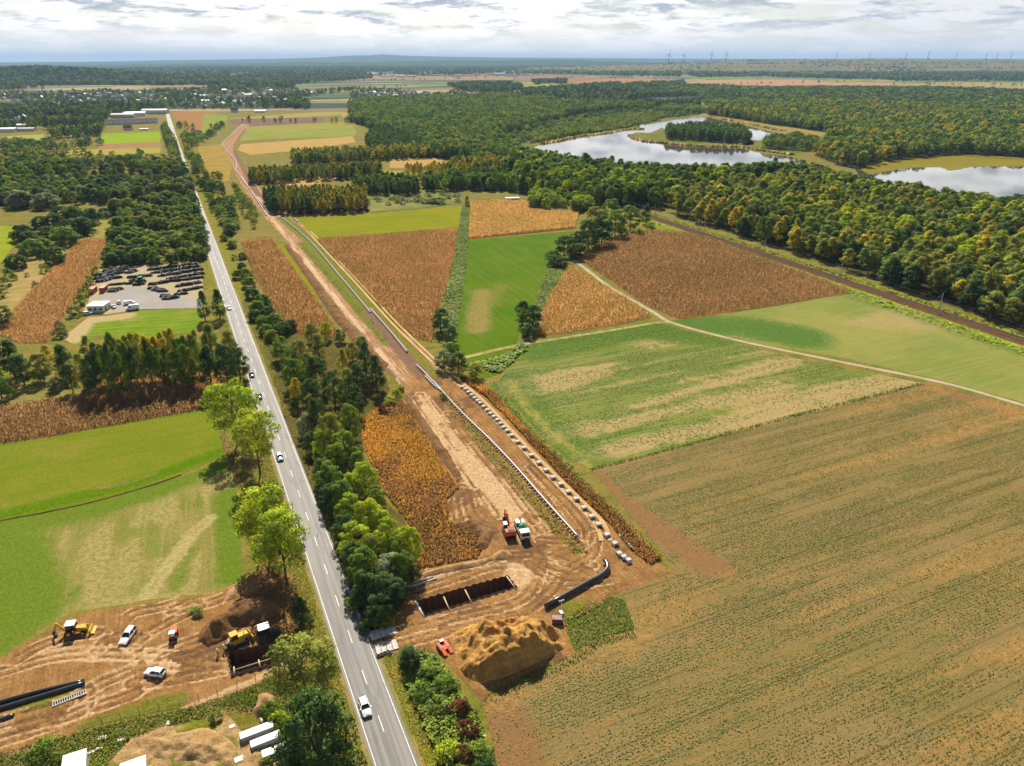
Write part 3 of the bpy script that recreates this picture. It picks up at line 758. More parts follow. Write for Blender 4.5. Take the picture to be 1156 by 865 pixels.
# pale plots along the far road and pipeline corridor
PLOTN = [0]
def plot(pts, c1, c2, z=.05, seed=0, name='crop_field', c3=None, patch=30):
    m = field_mat('plot', c1, c2, patch, c3 or c1, (row, 6, .5), speck=(2, .25))
    PLOTN[0] += 1
    return sheet(name, ats(pts), z + .012 * PLOTN[0], m, seed=seed)
TANC, TANC2, GRC, GRC2, BRN = (.36, .245, .115), (.31, .22, .10), (.15, .20, .04), (.19, .21, .05), (.20, .125, .075)
plot([(194, 126.5), (244, 125), (245, 131), (243, 141), (218, 150), (200, 138)], (.27, .145, .075), (.24, .14, .07), c3=(.2, .17, .06))
plot([(231, 128), (257, 131), (255, 138), (248, 148), (228, 160), (222, 165), (224, 158)], GRC, (.22, .20, .07))
plot([(256, 134), (350, 127), (383, 123), (386, 130), (330, 133), (270, 135)], GRC2, TANC2)
plot([(262, 134.5), (330, 133), (366, 133), (365, 138), (282, 142.5), (258, 139.5)], (.17, .105, .085), (.13, .09, .07))
plot([(280, 143), (386, 138), (400, 141), (400, 148), (274, 153)], GRC2, (.21, .20, .06), c3=(.30, .20, .10))
plot([(276, 149), (400, 144), (403, 150), (400, 154), (300, 157), (270, 160)], GRC, (.24, .2, .08))
plot([(272, 163), (300, 161), (398, 154), (402, 161), (340, 170), (283, 175), (268, 170)], TANC, TANC2)
plot([(386, 107), (404, 112), (396, 119), (372, 120), (350, 118)], TANC2, TANC)
plot([(335, 104), (400, 98), (480, 95), (504, 97), (500, 100), (420, 105), (404, 114), (340, 112)], GRC, (.13, .17, .05))
plot([(396, 118), (386, 121), (386, 132), (398, 138), (404, 146), (398, 133)], TANC2, GRC2)
plot([(352, 112), (372, 110), (420, 132), (412, 137), (396, 134)], TANC2, GRC2, .06)
plot([(440, 180), (500, 178), (502, 186), (466, 190), (440, 190)], TANC, TANC2)
plot([(432, 193), (495, 194), (500, 200), (445, 203), (430, 200)], (.27, .23, .07), GRC2)
plot([(310, 204), (360, 200), (385, 201), (360, 208), (330, 212)], TANC, TANC2)
plot([(418, 218), (520, 213), (523, 229), (470, 236), (418, 240)], (.12, .14, .05), (.19, .18, .07))
plot([(222, 166), (250, 163), (262, 190), (258, 205), (246, 208), (232, 190)], (.30, .20, .075), (.19, .165, .05), patch=14, name='scrub_clearing')
plot([(114, 154), (118, 151), (180, 149), (182, 155), (180, 161), (115, 163)], (.20, .27, .035), (.18, .25, .03))
plot([(112, 163), (181, 160), (182, 167), (110, 169)], (.24, .15, .085), (.27, .17, .09))
plot([(76, 170), (182, 167), (181, 173), (150, 176), (75, 175)], (.22, .24, .05), (.30, .23, .09))
plot([(8, 154), (50, 152), (48, 162), (30, 165), (5, 162)], (.29, .27, .08), (.23, .24, .07))
plot([(48, 98), (70, 95.5), (110, 96), (105, 100.5), (60, 101)], (.24, .17, .09), GRC)
plot([(118, 98.5), (186, 96), (180, 101), (130, 102)], (.17, .17, .07), (.22, .16, .09))
plot([(0, 205), (100, 206.5), (140, 207), (140, 209.5), (20, 210)], TANC, TANC2)
# far pale fields to the right, beyond the woods
for qi, q in enumerate([([(772, 93), (800, 90.5), (900, 90), (965, 92.5), (1010, 94), (1000, 99), (930, 101), (860, 101.5), (790, 97)], (.33, .215, .13), (.30, .20, .12)),
          ([(1000, 95), (1080, 92.5), (1156, 94), (1300, 94), (1300, 101), (1156, 104), (1080, 101), (1030, 99)], (.27, .21, .10), (.22, .20, .09)),
          ([(630, 89.5), (700, 88), (760, 89), (765, 93), (700, 94), (640, 94)], (.24, .15, .09), (.28, .18, .10)),
          ([(588, 96), (630, 95), (628, 100), (590, 101)], (.22, .22, .07), (.20, .2, .06)),
          ([(700, 97.5), (722, 96), (736, 102), (705, 105)], (.36, .19, .10), (.33, .18, .10)),
          ([(580, 86), (640, 85), (690, 88), (640, 93.5), (585, 91.5)], (.22, .14, .095), (.20, .13, .08)),
          ([(386, 87), (470, 87.5), (580, 85.5), (579, 90.5), (470, 90.5), (386, 89)], (.26, .17, .10), (.24, .18, .10)),
          ([(238, 82), (280, 79), (292, 80.5), (270, 87), (248, 87.5)], (.20, .14, .09), (.12, .14, .05)),
          ([(770, 88), (830, 85.5), (860, 88.5), (800, 90)], (.14, .19, .06), (.12, .17, .05)),
          ([(920, 91.5), (965, 90), (990, 91.5), (950, 93.5)], (.17, .20, .06), (.2, .19, .07))]):
    sheet('crop_field', ats(q[0], 1.0), 1.0 + .08 * qi, field_mat('far_plot', q[1], q[2], 60, q[1], (.3, 25, .4), speck=(6, .2)))

# ---------------------------------------------------------------- lakes
def water_mat(name, deep, rough):
    nt = NT(name); tc = nt.n('TexCoord')
    n = nt.noise(nt.mapping(tc.outputs['Object'], .3, (.5, .9, 1)), .5, 4, .6)
    return nt.out(principled(nt, deep, rough, .5, normal=bump(nt, n, .05, .05), IOR=1.333))
WATER = water_mat('lake_water', (.07, .06, .045, 1), .04)
reedm = field_mat('reed_bed', (.27, .205, .09), (.20, .175, .06), 18, (.13, .14, .04), (0, 10, .6), speck=(2.2, .35), bmp=(.8, .8))
marsh = field_mat('marsh', (.095, .118, .030), (.165, .150, .050), 30, (.07, .10, .024), (0, 12, .6), speck=(3, .4), bmp=(.8, 1))
sheet('marsh', ats([(570, 172), (570, 150), (600, 143), (660, 130), (690, 126), (760, 127), (800, 129), (790, 131), (748, 138.5), (715, 141), (727, 146), (706, 148), (680, 152.5), (648, 156), (634, 160), (612, 164), (590, 168)]), .06, marsh, rough=(8, 4), seed=20)
LAKE1 = [(604, 166), (612, 163.5), (634, 159.5), (649, 156), (664, 154.5), (680, 152), (692, 150), (706, 147.5), (716, 147.8), (727, 146.5), (722, 144), (713, 142), (725, 140), (747, 138.5), (748, 144), (735, 150), (718, 149.6), (709, 153.5), (713, 156.5), (722, 158.5), (747, 161.5), (772, 164.5), (800, 166), (835, 166), (850, 171), (862, 174), (893, 177), (905, 183), (900, 192), (870, 200), (760, 210), (640, 194), (596, 178)]
sheet('lake', rough_loop(ats(LAKE1), 5, 1.5, 3), .12, WATER)
LAKE2 = [(742, 139), (775, 133.5), (797, 131.2), (812, 134.5), (835, 139.5), (858, 144), (882, 149), (868, 153), (858, 159), (846, 158), (838, 152), (815, 148), (780, 147), (750, 146)]
sheet('reed_bed', ats([(770, 131), (797, 129), (830, 134.5), (870, 141), (920, 148), (955, 153), (935, 155), (880, 151), (835, 140.5), (800, 132.5)]), .14, reedm, rough=(8, 3), seed=22)
sheet('lake', rough_loop(ats(LAKE2), 5, 1.5, 4), .13, WATER)
sheet('lake_island', rough_loop(ats([(709, 152.8), (735, 151.6), (750, 147), (790, 146.5), (838, 151), (850, 160), (852, 163.5), (835, 165.5), (800, 165.6), (772, 163.8), (747, 160.8), (722, 157.8)]), 6, 2, 5), .2, marsh)
sheet('reed_spit', rough_loop(ats([(834, 165), (848, 158.5), (870, 160), (895, 165), (915, 170), (893, 174.5), (872, 171), (852, 169.5)]), 6, 2, 6), .2, marsh)
LAKE3 = [(965, 190), (978, 187.5), (1005, 182.5), (1040, 178), (1080, 175.5), (1156, 180), (1400, 183), (1400, 235), (1156, 224), (1100, 222), (1050, 216), (1000, 208), (970, 200)]
sheet('lake', rough_loop(ats(LAKE3), 6, 2, 7), .12, WATER)
algae = field_mat('shallow_weed', (.19, .155, .035), (.16, .14, .03), 40, (.22, .17, .05), (.1, 10, .5), speck=(3, .15), rough=.5)
sheet('water_weed', rough_loop(ats([(970, 192), (978, 187.8), (1005, 182.8), (1040, 178.3), (1080, 176), (1156, 180.4), (1400, 183), (1400, 190), (1156, 188), (1095, 188.5), (1085, 191.5), (1072, 193), (1060, 189), (1020, 190), (1000, 194), (982, 197)]), 5, 3, 8), .135, algae)
for q in [[(656, 113.5), (664, 111.8), (684, 111.5), (700, 112.5), (707, 114.3), (700, 116), (672, 115.2)], [(768, 112), (780, 110.4), (798, 110.8), (797, 113), (775, 114)], [(712, 117), (722, 116), (724, 118), (714, 118.8)], [(624, 114.6), (628, 113.8), (629, 115.8), (625, 116)]]:
    sheet('lake', ats(q), .5, WATER)

# ---------------------------------------------------------------- railway
RAIL = smooth_line(ats([(690, 227), (715, 238), (738, 247), (785, 264), (867, 289), (967, 324), (1054, 354), (1156, 385), (1330, 440)]), 6)
ral = np.array(RAIL); cfr = np.polyfit(ral @ E1, ral @ E2, 1)
def rail_point(s_, off=0.0): return tuple(E1 * s_ + E2 * (np.polyval(cfr, s_) + off))
RS0, RS1 = (ral @ E1).min(), (ral @ E1).max()
RAILLINE = [rail_point(s_) for s_ in np.arange(RS0, RS1, 8.0)]
railverge = field_mat('rail_verge', (.165, .215, .050), (.215, .215, .070), 10, (.10, .14, .03), (ROAD_A, 2, .6), speck=(.9, .4))
ribbon('rail_verge', RAILLINE, -17, 9, .03, railverge)
rl = empty('railway_line', label='double railway track on brown ballast along the forest edge', cat='railway')
def strip_mesh(name, line, prof, mat, parent):
    offs = [offset_line(line, o) for o, z in prof]; n = len(line)
    V = [(x, y, prof[j][1]) for j in range(len(prof)) for x, y in offs[j]]
    F = [(j * n + i, j * n + i + 1, (j + 1) * n + i + 1, (j + 1) * n + i) for j in range(len(prof) - 1) for i in range(n - 1)]
    me = bpy.data.meshes.new(name); me.from_pydata(V, [], F); me.materials.append(mat)
    bm = bmesh.new(); bm.from_mesh(me); bmesh.ops.recalc_face_normals(bm, faces=bm.faces)
    if sum(f.normal.z for f in bm.faces) < 0: bmesh.ops.reverse_faces(bm, faces=bm.faces)
    bm.to_mesh(me); bm.free(); me.update()
    return link_mesh(name, me, parent)
ballast = field_mat('ballast', (.15, .085, .05), (.10, .06, .04), 6, (.19, .115, .07), (ROAD_A, .8, .6), speck=(.4, .4), bmp=(.7, .1))
strip_mesh('ballast', RAILLINE, [(-4.7, .05), (-3.6, .62), (3.6, .62), (4.7, .05)], ballast, rl)
railm = plain('rail_steel', (.30, .24, .20), .35, .8, .5)
for o_ in (-2.5, -1.0, 1.0, 2.5):
    strip_mesh('rail', RAILLINE, [(o_ - .05, .66), (o_ - .05, .86), (o_ + .05, .86), (o_ + .05, .66)], railm, rl)
mb = MB(); s_ = RS0
while s_ < RS1:
    for o_ in (-1.75, 1.75):
        x, y = rail_point(s_, o_); mb.box((x, y, .69), (.3, 2.4, .1), 0, rz=ROAD_A)
    s_ += 1.3
sl_ = mb.build('sleeper', plain('sleeper_concrete', (.13, .09, .065), .9), rl); sl_['kind'] = 'stuff'
# ================================================================== CONSTRUCTION GROUND
MUD = dict(a=(.275, .165, .086), b=(.20, .118, .062))
def site_mat(name, a, b):
    return field_mat(name, a, b, 5, (.40, .265, .155), (ROAD_A, .7, .35), speck=(.55, .5), bmp=(.8, .25),
                     masks=[('Red', (.47, .345, .225), (.40, .275, .165)), ('Green', (.105, .125, .028), (.17, .15, .045)), ('Blue', (.135, .082, .050), (.175, .105, .062))])
SITEM = site_mat('site_earth', MUD['a'], MUD['b'])
CORRM = field_mat('corridor_earth', (.29, .175, .108), (.235, .135, .082), 9, (.46, .33, .22), (ROAD_A, .7, .85), speck=(.8, .35), bmp=(.7, .3),
                  masks=[('Red', (.50, .39, .275), (.43, .31, .20)), ('Green', (.105, .125, .030), (.18, .16, .05)), ('Blue', (.150, .098, .070), (.19, .125, .088))])

RUTS_R = [smooth_line(ats(q), 1.0) for q in [
    [(418, 722), (445, 716), (523, 697), (584, 681), (604, 660), (612, 640), (629, 627), (659, 615), (663, 600), (645, 575), (600, 528)],
    [(425, 735), (530, 707), (590, 692), (622, 668), (640, 645), (668, 628), (672, 605)],
    [(478, 648), (540, 636), (585, 628), (620, 630), (650, 640), (672, 650)],
    [(592, 606), (606, 628), (632, 642), (668, 640)],
    [(509, 590), (505, 563), (519, 550), (530, 556)], [(527, 560), (533, 583), (546, 592)], [(518, 588), (513, 566), (524, 556)],
    [(490, 648), (492, 620), (503, 590)], [(600, 640), (625, 655), (650, 660), (690, 655)],
    [(560, 585), (545, 560), (505, 500), (470, 450)], [(585, 590), (560, 555), (520, 502), (480, 450)], [(602, 590), (575, 552), (535, 503)],
    [(572, 590), (552, 560), (512, 502), (474, 446)], [(612, 600), (590, 572), (548, 520), (505, 468)], [(622, 600), (600, 572), (560, 522)], [(640, 600), (615, 565), (590, 535)],
    [(470, 668), (520, 652), (560, 640), (600, 640)], [(610, 610), (630, 612), (650, 612)]]]
RUTS_L = [smooth_line(ats(q), 1.0) for q in [
    [(-60, 775), (0, 760), (80, 740), (180, 742), (250, 752), (318, 735)], [(-60, 850), (0, 829), (87, 806), (150, 784), (200, 755), (252, 730), (300, 690)],
    [(-60, 838), (0, 818), (75, 795), (120, 770), (175, 750)], [(112, 797), (130, 792), (153, 784)], [(135, 712), (150, 694), (185, 686), (222, 672)],
    [(150, 730), (175, 712), (225, 686)], [(203, 745), (228, 738), (254, 727)], [(200, 752), (235, 742), (258, 737)], [(110, 735), (125, 722), (160, 722)], [(0, 838), (60, 818), (95, 800), (98, 780)],
    [(195, 690), (240, 681), (262, 670)], [(160, 745), (185, 736), (230, 720)], [(20, 745), (60, 725), (110, 715)], [(150, 772), (200, 768), (290, 748)]]]

def rut_fields(x, y, ruts):
    dep = np.zeros_like(x); edge = np.zeros_like(x)
    for q in ruts:
        a = np.array(q); lo = a.min(0) - 5; hi = a.max(0) + 5
        k = (x > lo[0]) & (x < hi[0]) & (y > lo[1]) & (y < hi[1])
        if not k.any(): continue
        d = dist_line(x[k], y[k], q)
        w = np.exp(-((d - 1.05) / .34) ** 2); e = np.exp(-((d - 1.75) / .35) ** 2) + .7 * np.exp(-(d / .4) ** 2)
        dep[k] = np.maximum(dep[k], w); edge[k] = np.maximum(edge[k], e)
    return dep, edge

PIPE_PATH = ats([(319, 246), (349, 271), (418, 352), (470, 411), (489, 432), (551, 494), (578, 523), (652.5, 605.5)])
GREENBELT = [smooth_line(ats([(340, 275), (372, 310), (408, 352), (440, 388)]), 2), smooth_line(ats([(500, 445), (548, 505), (590, 552), (622, 590), (646, 615), (652, 622)]), 2)]
LIGHT_C = [smooth_line(ats(q), 3) for q in [[(289, 222), (330, 275), (372, 330), (420, 390), (470, 455), (520, 515), (572, 578)], [(300, 245), (345, 300), (400, 370), (460, 440), (500, 490)]]]
DARK_C = [smooth_line(ats(q), 3) for q in [[(321, 275), (351, 312), (385, 360), (436, 415), (450, 430)], [(466, 455), (500, 505), (521, 540)], [(415, 350), (452, 395), (478, 425), (505, 458)], [(292, 222), (276, 192), (266, 166), (278, 146)]]]

def h_site_r(x, y):
    d, e = rut_fields(x, y, RUTS_R)
    h = .16 + .34 * (fbm(x, y, 3.2, 4, 3) - .4) + .12 * (fbm(x, y, .9, 3, 9) - .5) - .17 * d + .13 * e
    edge = sstep(0, 1.2, dist_line(x, y, PIT_R, True))
    return np.maximum(h, .03) * edge + .06 * (1 - edge)
def m_site_r(x, y):
    d, e = rut_fields(x, y, RUTS_R)
    st = np.clip(2.4 * fbm((x * E1[0] + y * E1[1]) / 14, x * E2[0] + y * E2[1], 1.5, 3, 67) - .5, 0, 1)
    r = np.clip(.75 * e * (fbm(x, y, 4, 3, 2) > .42) + .95 * st * (1 - sstep(1.5, 6.5, dist_line(x, y, LIGHT_C[0]))), 0, 1)
    wb = ats([(575, 655), (588, 660), (596, 650), (580, 640)]); r = np.maximum(r, .9 * (1 - sstep(.5, 3, dist_line(x, y, wb, True))))
    g = .6 * (1 - sstep(1.0, 3.2, dist_line(x, y, GREENBELT[1])))
    g = np.maximum(g, .95 * (1 - sstep(1, 6, dist_line(x, y, ats([(636, 690), (660, 690), (700, 700), (690, 712), (660, 722)])))))
    b = np.clip(.95 * d * (fbm(x, y, 2.5, 3, 12) > .36) + .8 * sstep(.56, .70, fbm(x, y, 7, 4, 22)), 0, 1) * (1 - r)
    return r, g, b
SITE_R = [(413, 726), (430, 742), (452, 736), (478, 733), (500, 737), (518, 765), (545, 791), (575, 773), (652, 739), (641, 703), (664, 690), (690, 671), (730, 658), (758, 646), (742, 632), (700, 598), (660, 562), (610, 515), (575, 475), (545, 447), (520, 426), (446, 426), (458, 448), (484, 500), (505, 538), (520, 552), (506, 565), (508, 592), (545, 592), (552, 610), (540, 632), (478, 644), (466, 660), (458, 676), (440, 698)]
sheet('construction_ground', rough_loop(ats(SITE_R), 2.0, .8, 31), .06, SITEM, holes=[PIT_R], res=.62, hfn=h_site_r, mfn=m_site_r, seed=31)

def h_corr(x, y):
    st = fbm((x * E1[0] + y * E1[1]) / 9, x * E2[0] + y * E2[1], .8, 3, 5)
    return np.maximum(.12 + .5 * (fbm(x, y, 7, 3, 41) - .45) + .3 * (st - .5), .02)
def m_corr(x, y):
    r = np.maximum(.9 * (1 - sstep(.8, 3.5, dist_line(x, y, LIGHT_C[0]))), .7 * (1 - sstep(.5, 2.5, dist_line(x, y, LIGHT_C[1]))))
    pl = PIPE_PATH
    dp = dist_line(x, y, pl); rgt = x
    g = np.clip((1 - sstep(3.0, 6.5, dp)) * .95 + (1 - sstep(1.5, 5, dist_line(x, y, GREENBELT[0]))) * .8, 0, 1) * sstep(700, 520, y)
    b = np.maximum.reduce([1 - sstep(1.5, 4.5, dist_line(x, y, q)) for q in DARK_C]) * .95
    r = r * np.clip(2.2 * fbm((x * E1[0] + y * E1[1]) / 14, x * E2[0] + y * E2[1], 1.6, 3, 66) - .45, 0, 1); b = b * (1 - .7 * r)
    return r, g * (1 - b * .6), b
CORR = [(446, 429), (432, 415), (410, 397), (387, 376), (362, 334), (337, 294), (314, 262), (297, 243), (280, 222), (270, 204), (262, 187), (252, 171), (249, 163), (262, 150), (272, 140), (282, 140), (277, 150), (263, 163), (266, 170), (277, 188), (287, 205), (300, 221), (316, 231), (333, 245), (356, 269), (384, 298), (412, 330), (432, 352), (452, 374), (468, 384), (485, 402), (503, 412), (524, 430)]
sheet('construction_ground', rough_loop(ats(CORR), 3, 1.2, 33), .05, CORRM, res=1.5, hfn=h_corr, mfn=m_corr, seed=33)
# sandy haul track beside the pipe
HAUL = smooth_line(ats([(349, 262), (400, 316), (440, 360), (470, 390), (500, 418), (540, 452), (580, 494), (610, 525), (650, 565), (676, 592), (684, 612)]), 2)
haulm = field_mat('haul_track', (.48, .345, .205), (.42, .29, .165), 4, (.25, .185, .075), (ROAD_A, .8, .45), speck=(.5, .4))
for o_ in (-1.1, 1.1): ribbon('haul_track', HAUL, o_ - .55, o_ + .55, .62, haulm) if False else ribbon('haul_track', HAUL, o_ - .6, o_ + .6, .42, haulm)

SITE_L = [(-260, 800), (-100, 765), (0, 746), (32, 722), (82, 692), (140, 682), (180, 676), (222, 672), (245, 668), (276, 655), (300, 640), (330, 648), (338, 680), (345, 715), (352, 750), (318, 760), (289, 772), (250, 790), (205, 800), (140, 812), (95, 825), (0, 858), (-260, 930)]
def h_site_l(x, y):
    d, e = rut_fields(x, y, RUTS_L)
    h = .15 + .34 * (fbm(x, y, 3.0, 4, 53) - .4) + .12 * (fbm(x, y, .9, 3, 59) - .5) - .19 * d + .15 * e
    edge = sstep(0, 1.2, dist_line(x, y, PIT_L, True))
    return np.maximum(h, .03) * edge + .06 * (1 - edge)
def m_site_l(x, y):
    d, e = rut_fields(x, y, RUTS_L)
    r = np.clip(.8 * e * (fbm(x, y, 4, 3, 2) > .42) + .3 * (1 - sstep(0, 6, dist_line(x, y, ats([(60, 738), (120, 748), (200, 742)])))) + .9 * (1 - sstep(.3, 1.3, dist_line(x, y, ats([(205, 803), (250, 785), (289, 768), (320, 752)])))), 0, 1)
    g = .7 * (1 - sstep(.5, 3.5, dist_line(x, y, ats([(20, 805), (60, 790), (95, 778)])))) + .85 * (1 - sstep(.5, 4, dist_line(x, y, ats([(100, 822), (160, 802), (200, 792)]))))
    g = np.maximum(g, .55 * (1 - sstep(0, 5, dist_line(x, y, ats([(-60, 760), (32, 722), (82, 692), (140, 682), (222, 672)])))))
    b = np.clip(.95 * d * (fbm(x, y, 2.5, 3, 62) > .38) + .85 * (1 - sstep(2, 7, dist_line(x, y, ats([(205, 745), (250, 725), (262, 700)])))) * sstep(.4, .6, fbm(x, y, 2, 4, 5)), 0, 1) * (1 - r)
    return r, g * (1 - r), b
sheet('construction_ground', rough_loop(ats(SITE_L), 2.0, .9, 35), .06, SITEM, holes=[PIT_L], res=.55, hfn=h_site_l, mfn=m_site_l, seed=35)

# strip of weeds and sandy yard below the barrier
weedm = field_mat('weedy_ground', (.105, .125, .026), (.17, .145, .045), 3, (.26, .19, .09), (.35, 1.2, .5), speck=(.4, .55), bmp=(.9, .3))
sheet('weedy_ground', ats([(-200, 945), (0, 857), (95, 826), (140, 813), (205, 801), (250, 791), (289, 773), (318, 761), (352, 752), (362, 800), (380, 870), (400, 960), (-200, 1100)]), .055, weedm, res=None, seed=36)
SANDY = [(118, 880), (130, 850), (150, 832), (185, 818), (225, 812), (250, 800), (262, 812), (275, 830), (300, 835), (325, 850), (338, 875), (330, 930), (100, 930)]
sandm = field_mat('bare_sand', (.38, .27, .155), (.29, .195, .11), 2.5, (.46, .34, .21), (.3, 1, .5), speck=(.5, .45), bmp=(.9, .3), masks=[('Green', (.12, .14, .03), (.18, .16, .05))])
sheet('sandy_yard', rough_loop(ats(SANDY), 1.5, .8, 37), .07, sandm, res=.6, hfn=lambda x, y: np.maximum(2.6 * (fbm(x, y, 4.5, 4, 71) - .45), 0) * sstep(0, 3, dist_line(x, y, ats(SANDY), True)) + .15 * fbm(x, y, .8, 3, 72),
      mfn=lambda x, y: (0 * x, .8 * sstep(.45, .62, fbm(x, y, 5, 3, 75)), 0 * x), seed=37)
sheet('lay_by', ats([(300, 850), (325, 838), (352, 842), (356, 880), (300, 890)]), .06, field_mat('broken_concrete', (.40, .36, .31), (.30, .25, .19), 3, speck=(.5, .4)), seed=38)

# golden field and dry strip grounds
F_GOLD = [(430, 455), (452, 452), (468, 470), (486, 503), (508, 540), (518, 552), (505, 565), (507, 590), (545, 594), (550, 610), (538, 631), (500, 638), (478, 642), (470, 640), (464, 595), (445, 572), (429, 553), (420, 530), (413, 510), (408, 475)]
goldm = field_mat('golden_ground', (.27, .15, .055), (.22, .12, .045), 8, (.17, .095, .045), (ROAD_A, 3, .5), speck=(.5, .5))
sheet('dry_field', rough_loop(ats(F_GOLD), 2.5, .8, 39), .055, goldm, seed=39)
F_DRY = [(512, 424), (532, 428), (552, 440), (580, 470), (612, 502), (648, 536), (690, 575), (722, 608), (746, 632), (735, 640), (712, 622), (690, 596), (660, 566), (610, 514), (575, 474), (545, 446)]
sheet('dry_field', rough_loop(ats(F_DRY), 2.5, .6, 40), .30, goldm, seed=40)
F_BRAM = [(452, 742), (470, 735), (492, 742), (508, 765), (525, 790), (540, 815), (552, 850), (565, 900), (520, 900), (492, 850), (470, 800), (455, 765)]
sheet('thicket_ground', rough_loop(ats(F_BRAM), 2, .6, 41), .058, field_mat('thicket_soil', (.08, .085, .025), (.14, .11, .045), 4, speck=(.5, .5)), seed=41)
# under the trees
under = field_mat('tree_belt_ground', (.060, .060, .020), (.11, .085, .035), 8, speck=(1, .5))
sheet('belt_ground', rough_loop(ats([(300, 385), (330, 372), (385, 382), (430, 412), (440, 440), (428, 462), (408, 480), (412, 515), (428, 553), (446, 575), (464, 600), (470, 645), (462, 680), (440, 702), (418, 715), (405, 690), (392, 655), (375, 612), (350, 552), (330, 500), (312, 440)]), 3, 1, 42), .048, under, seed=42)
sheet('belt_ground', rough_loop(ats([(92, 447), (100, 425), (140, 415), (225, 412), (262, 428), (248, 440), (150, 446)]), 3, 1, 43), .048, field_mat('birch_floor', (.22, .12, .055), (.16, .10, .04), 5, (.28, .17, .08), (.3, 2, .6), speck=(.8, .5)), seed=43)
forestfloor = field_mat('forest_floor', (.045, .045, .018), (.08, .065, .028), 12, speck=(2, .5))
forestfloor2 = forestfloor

# ------------------------------------------------------------------ mounds
def mound(name, loop_px, height, fall, mat, label, cat, seed, res=.5, steep=None, front=None, lumps=.35, zb=.05, lump_scale=2.2):
    loop = rough_loop(ats(loop_px), 1.2, .5, seed)
    def h(x, y):
        d = dist_line(x, y, loop, True); t = np.clip(d / fall, 0, 1)
        if front is not None:
            df = dist_line(x, y, ats(front)); t = np.minimum(t + .0, 1); ff = np.clip(df / 1.5, 0, 1); t = np.where(df < fall, np.minimum(np.maximum(t, ff * .95), np.clip(dist_line(x, y, loop, True) / 1.3, 0, 1)), t)
        prof = t ** .8 if steep is None else np.minimum(1, t ** .55)
        q = height * prof * (.62 + .76 * fbm(x, y, fall * 1.6, 3, seed)) + height * lumps * (fbm(x, y, lump_scale, 4, seed + 4) - .5) * sstep(0, .5, t) + .12 * (fbm(x, y, .8, 2, seed + 8) - .5)
        return np.maximum(q, 0) * sstep(0, .08, t)
    return sheet(name, loop, zb, mat, res=res, hfn=h, kind=None, seed=seed, label=label, cat=cat)
sandheap = field_mat('orange_sand', (.46, .285, .135), (.33, .195, .09), 2.5, (.54, .375, .21), (.4, 1.5, .5), speck=(.6, .4), bmp=(1, .35))
darksoil = field_mat('dark_soil', (.155, .092, .052), (.205, .125, .072), 3, (.28, .19, .12), (.3, 1.5, .5), speck=(.6, .5), bmp=(1, .35))
palesoil = field_mat('pale_spoil', (.40, .275, .165), (.31, .20, .115), 3, (.47, .35, .22), (.3, 1.2, .5), speck=(.5, .4), bmp=(1, .3))
HEAP = [(506, 715), (530, 704), (560, 698), (590, 694), (618, 697), (634, 708), (642, 722), (640, 733), (612, 748), (580, 762), (545, 774), (528, 768), (514, 752), (508, 735)]
HEAPL = rough_loop(ats(HEAP), 1.2, .5, 51)
def h_heap(x, y):
    df = dist_line(x, y, ats([(644, 728), (640, 734), (612, 749), (580, 763), (545, 775), (527, 769)])); db = dist_line(x, y, ats([(514, 752), (507, 735), (506, 715), (530, 704), (560, 698), (590, 694), (618, 697), (634, 708), (644, 726)]))
    n = fbm(x, y, 5.5, 4, 151); m_ = fbm(x, y, 2.0, 4, 152)
    ridge = 1 - np.abs(2 * fbm(x, y, 3.4, 3, 153) - 1)
    back = sstep(0, 11, db + 3 * (n - .5)); front = np.clip(df / (2.2 + 2.6 * (m_ - .5)), 0, 1)
    h = 5.4 * back * front * (.35 + 1.05 * n) + (2.8 * (ridge - .62) + 2.4 * (m_ - .5)) * sstep(0, 3, np.minimum(db, df * 1.5)) + .25 * (fbm(x, y, .7, 2, 154) - .5)
    return np.maximum(h, .0) * sstep(0, .4, dist_line(x, y, HEAPL, True))
sheet('sand_heap', HEAPL, .05, sandheap, res=.3, hfn=h_heap, kind=None, seed=51, label='tall orange sand heap beside the young crop field', cat='sand heap')
mound('soil_heap', [(472, 648), (495, 641), (530, 635), (556, 628), (562, 633), (540, 641), (500, 650), (478, 655)], 1.3, 2.0, palesoil, 'long low ridge of pale spoil behind the large excavation', 'soil heap', 52, res=.4)
mound('soil_heap', [(554, 628), (562, 622), (575, 622), (578, 628), (568, 634), (557, 634)], 1.5, 2, palesoil, 'small rounded pale heap at the end of the spoil ridge', 'soil heap', 53, res=.35)
mound('soil_heap', [(222, 726), (230, 708), (243, 698), (258, 688), (278, 681), (300, 677), (318, 684), (325, 698), (312, 705), (292, 707), (270, 714), (252, 724), (235, 733)], 2.8, 3.0, darksoil, 'dark brown earth heap behind the yellow bulldozer', 'soil heap', 54, res=.4, lumps=.7)
mound('soil_heap', [(268, 672), (275, 664), (290, 656), (304, 655), (316, 664), (318, 676), (302, 679), (284, 682)], 2.2, 2.5, darksoil, 'earth heap beside the roadside tree, upper of the two', 'soil heap', 55, res=.4, lumps=.7)
mound('soil_heap', [(256, 668), (262, 660), (274, 658), (280, 664), (270, 676), (258, 682), (250, 684)], 1.0, 1.6, palesoil, 'small pale lumps of spoil at the edge of the bright grass', 'soil heap', 56, res=.35)
mound('sand_heap', [(284, 803), (292, 784), (303, 782), (314, 786), (310, 800), (298, 806), (290, 812)], 1.9, 2.0, palesoil, 'small sand heap above the white beams', 'sand heap', 57, res=.35)
mound('sand_heap', [(150, 838), (170, 826), (200, 822), (235, 822), (262, 834), (272, 850), (262, 868), (220, 872), (170, 866)], 1.5, 4.0, sandm, 'broad low sand heap behind the ribbed white roof', 'sand heap', 58, res=.35, lumps=1.5)
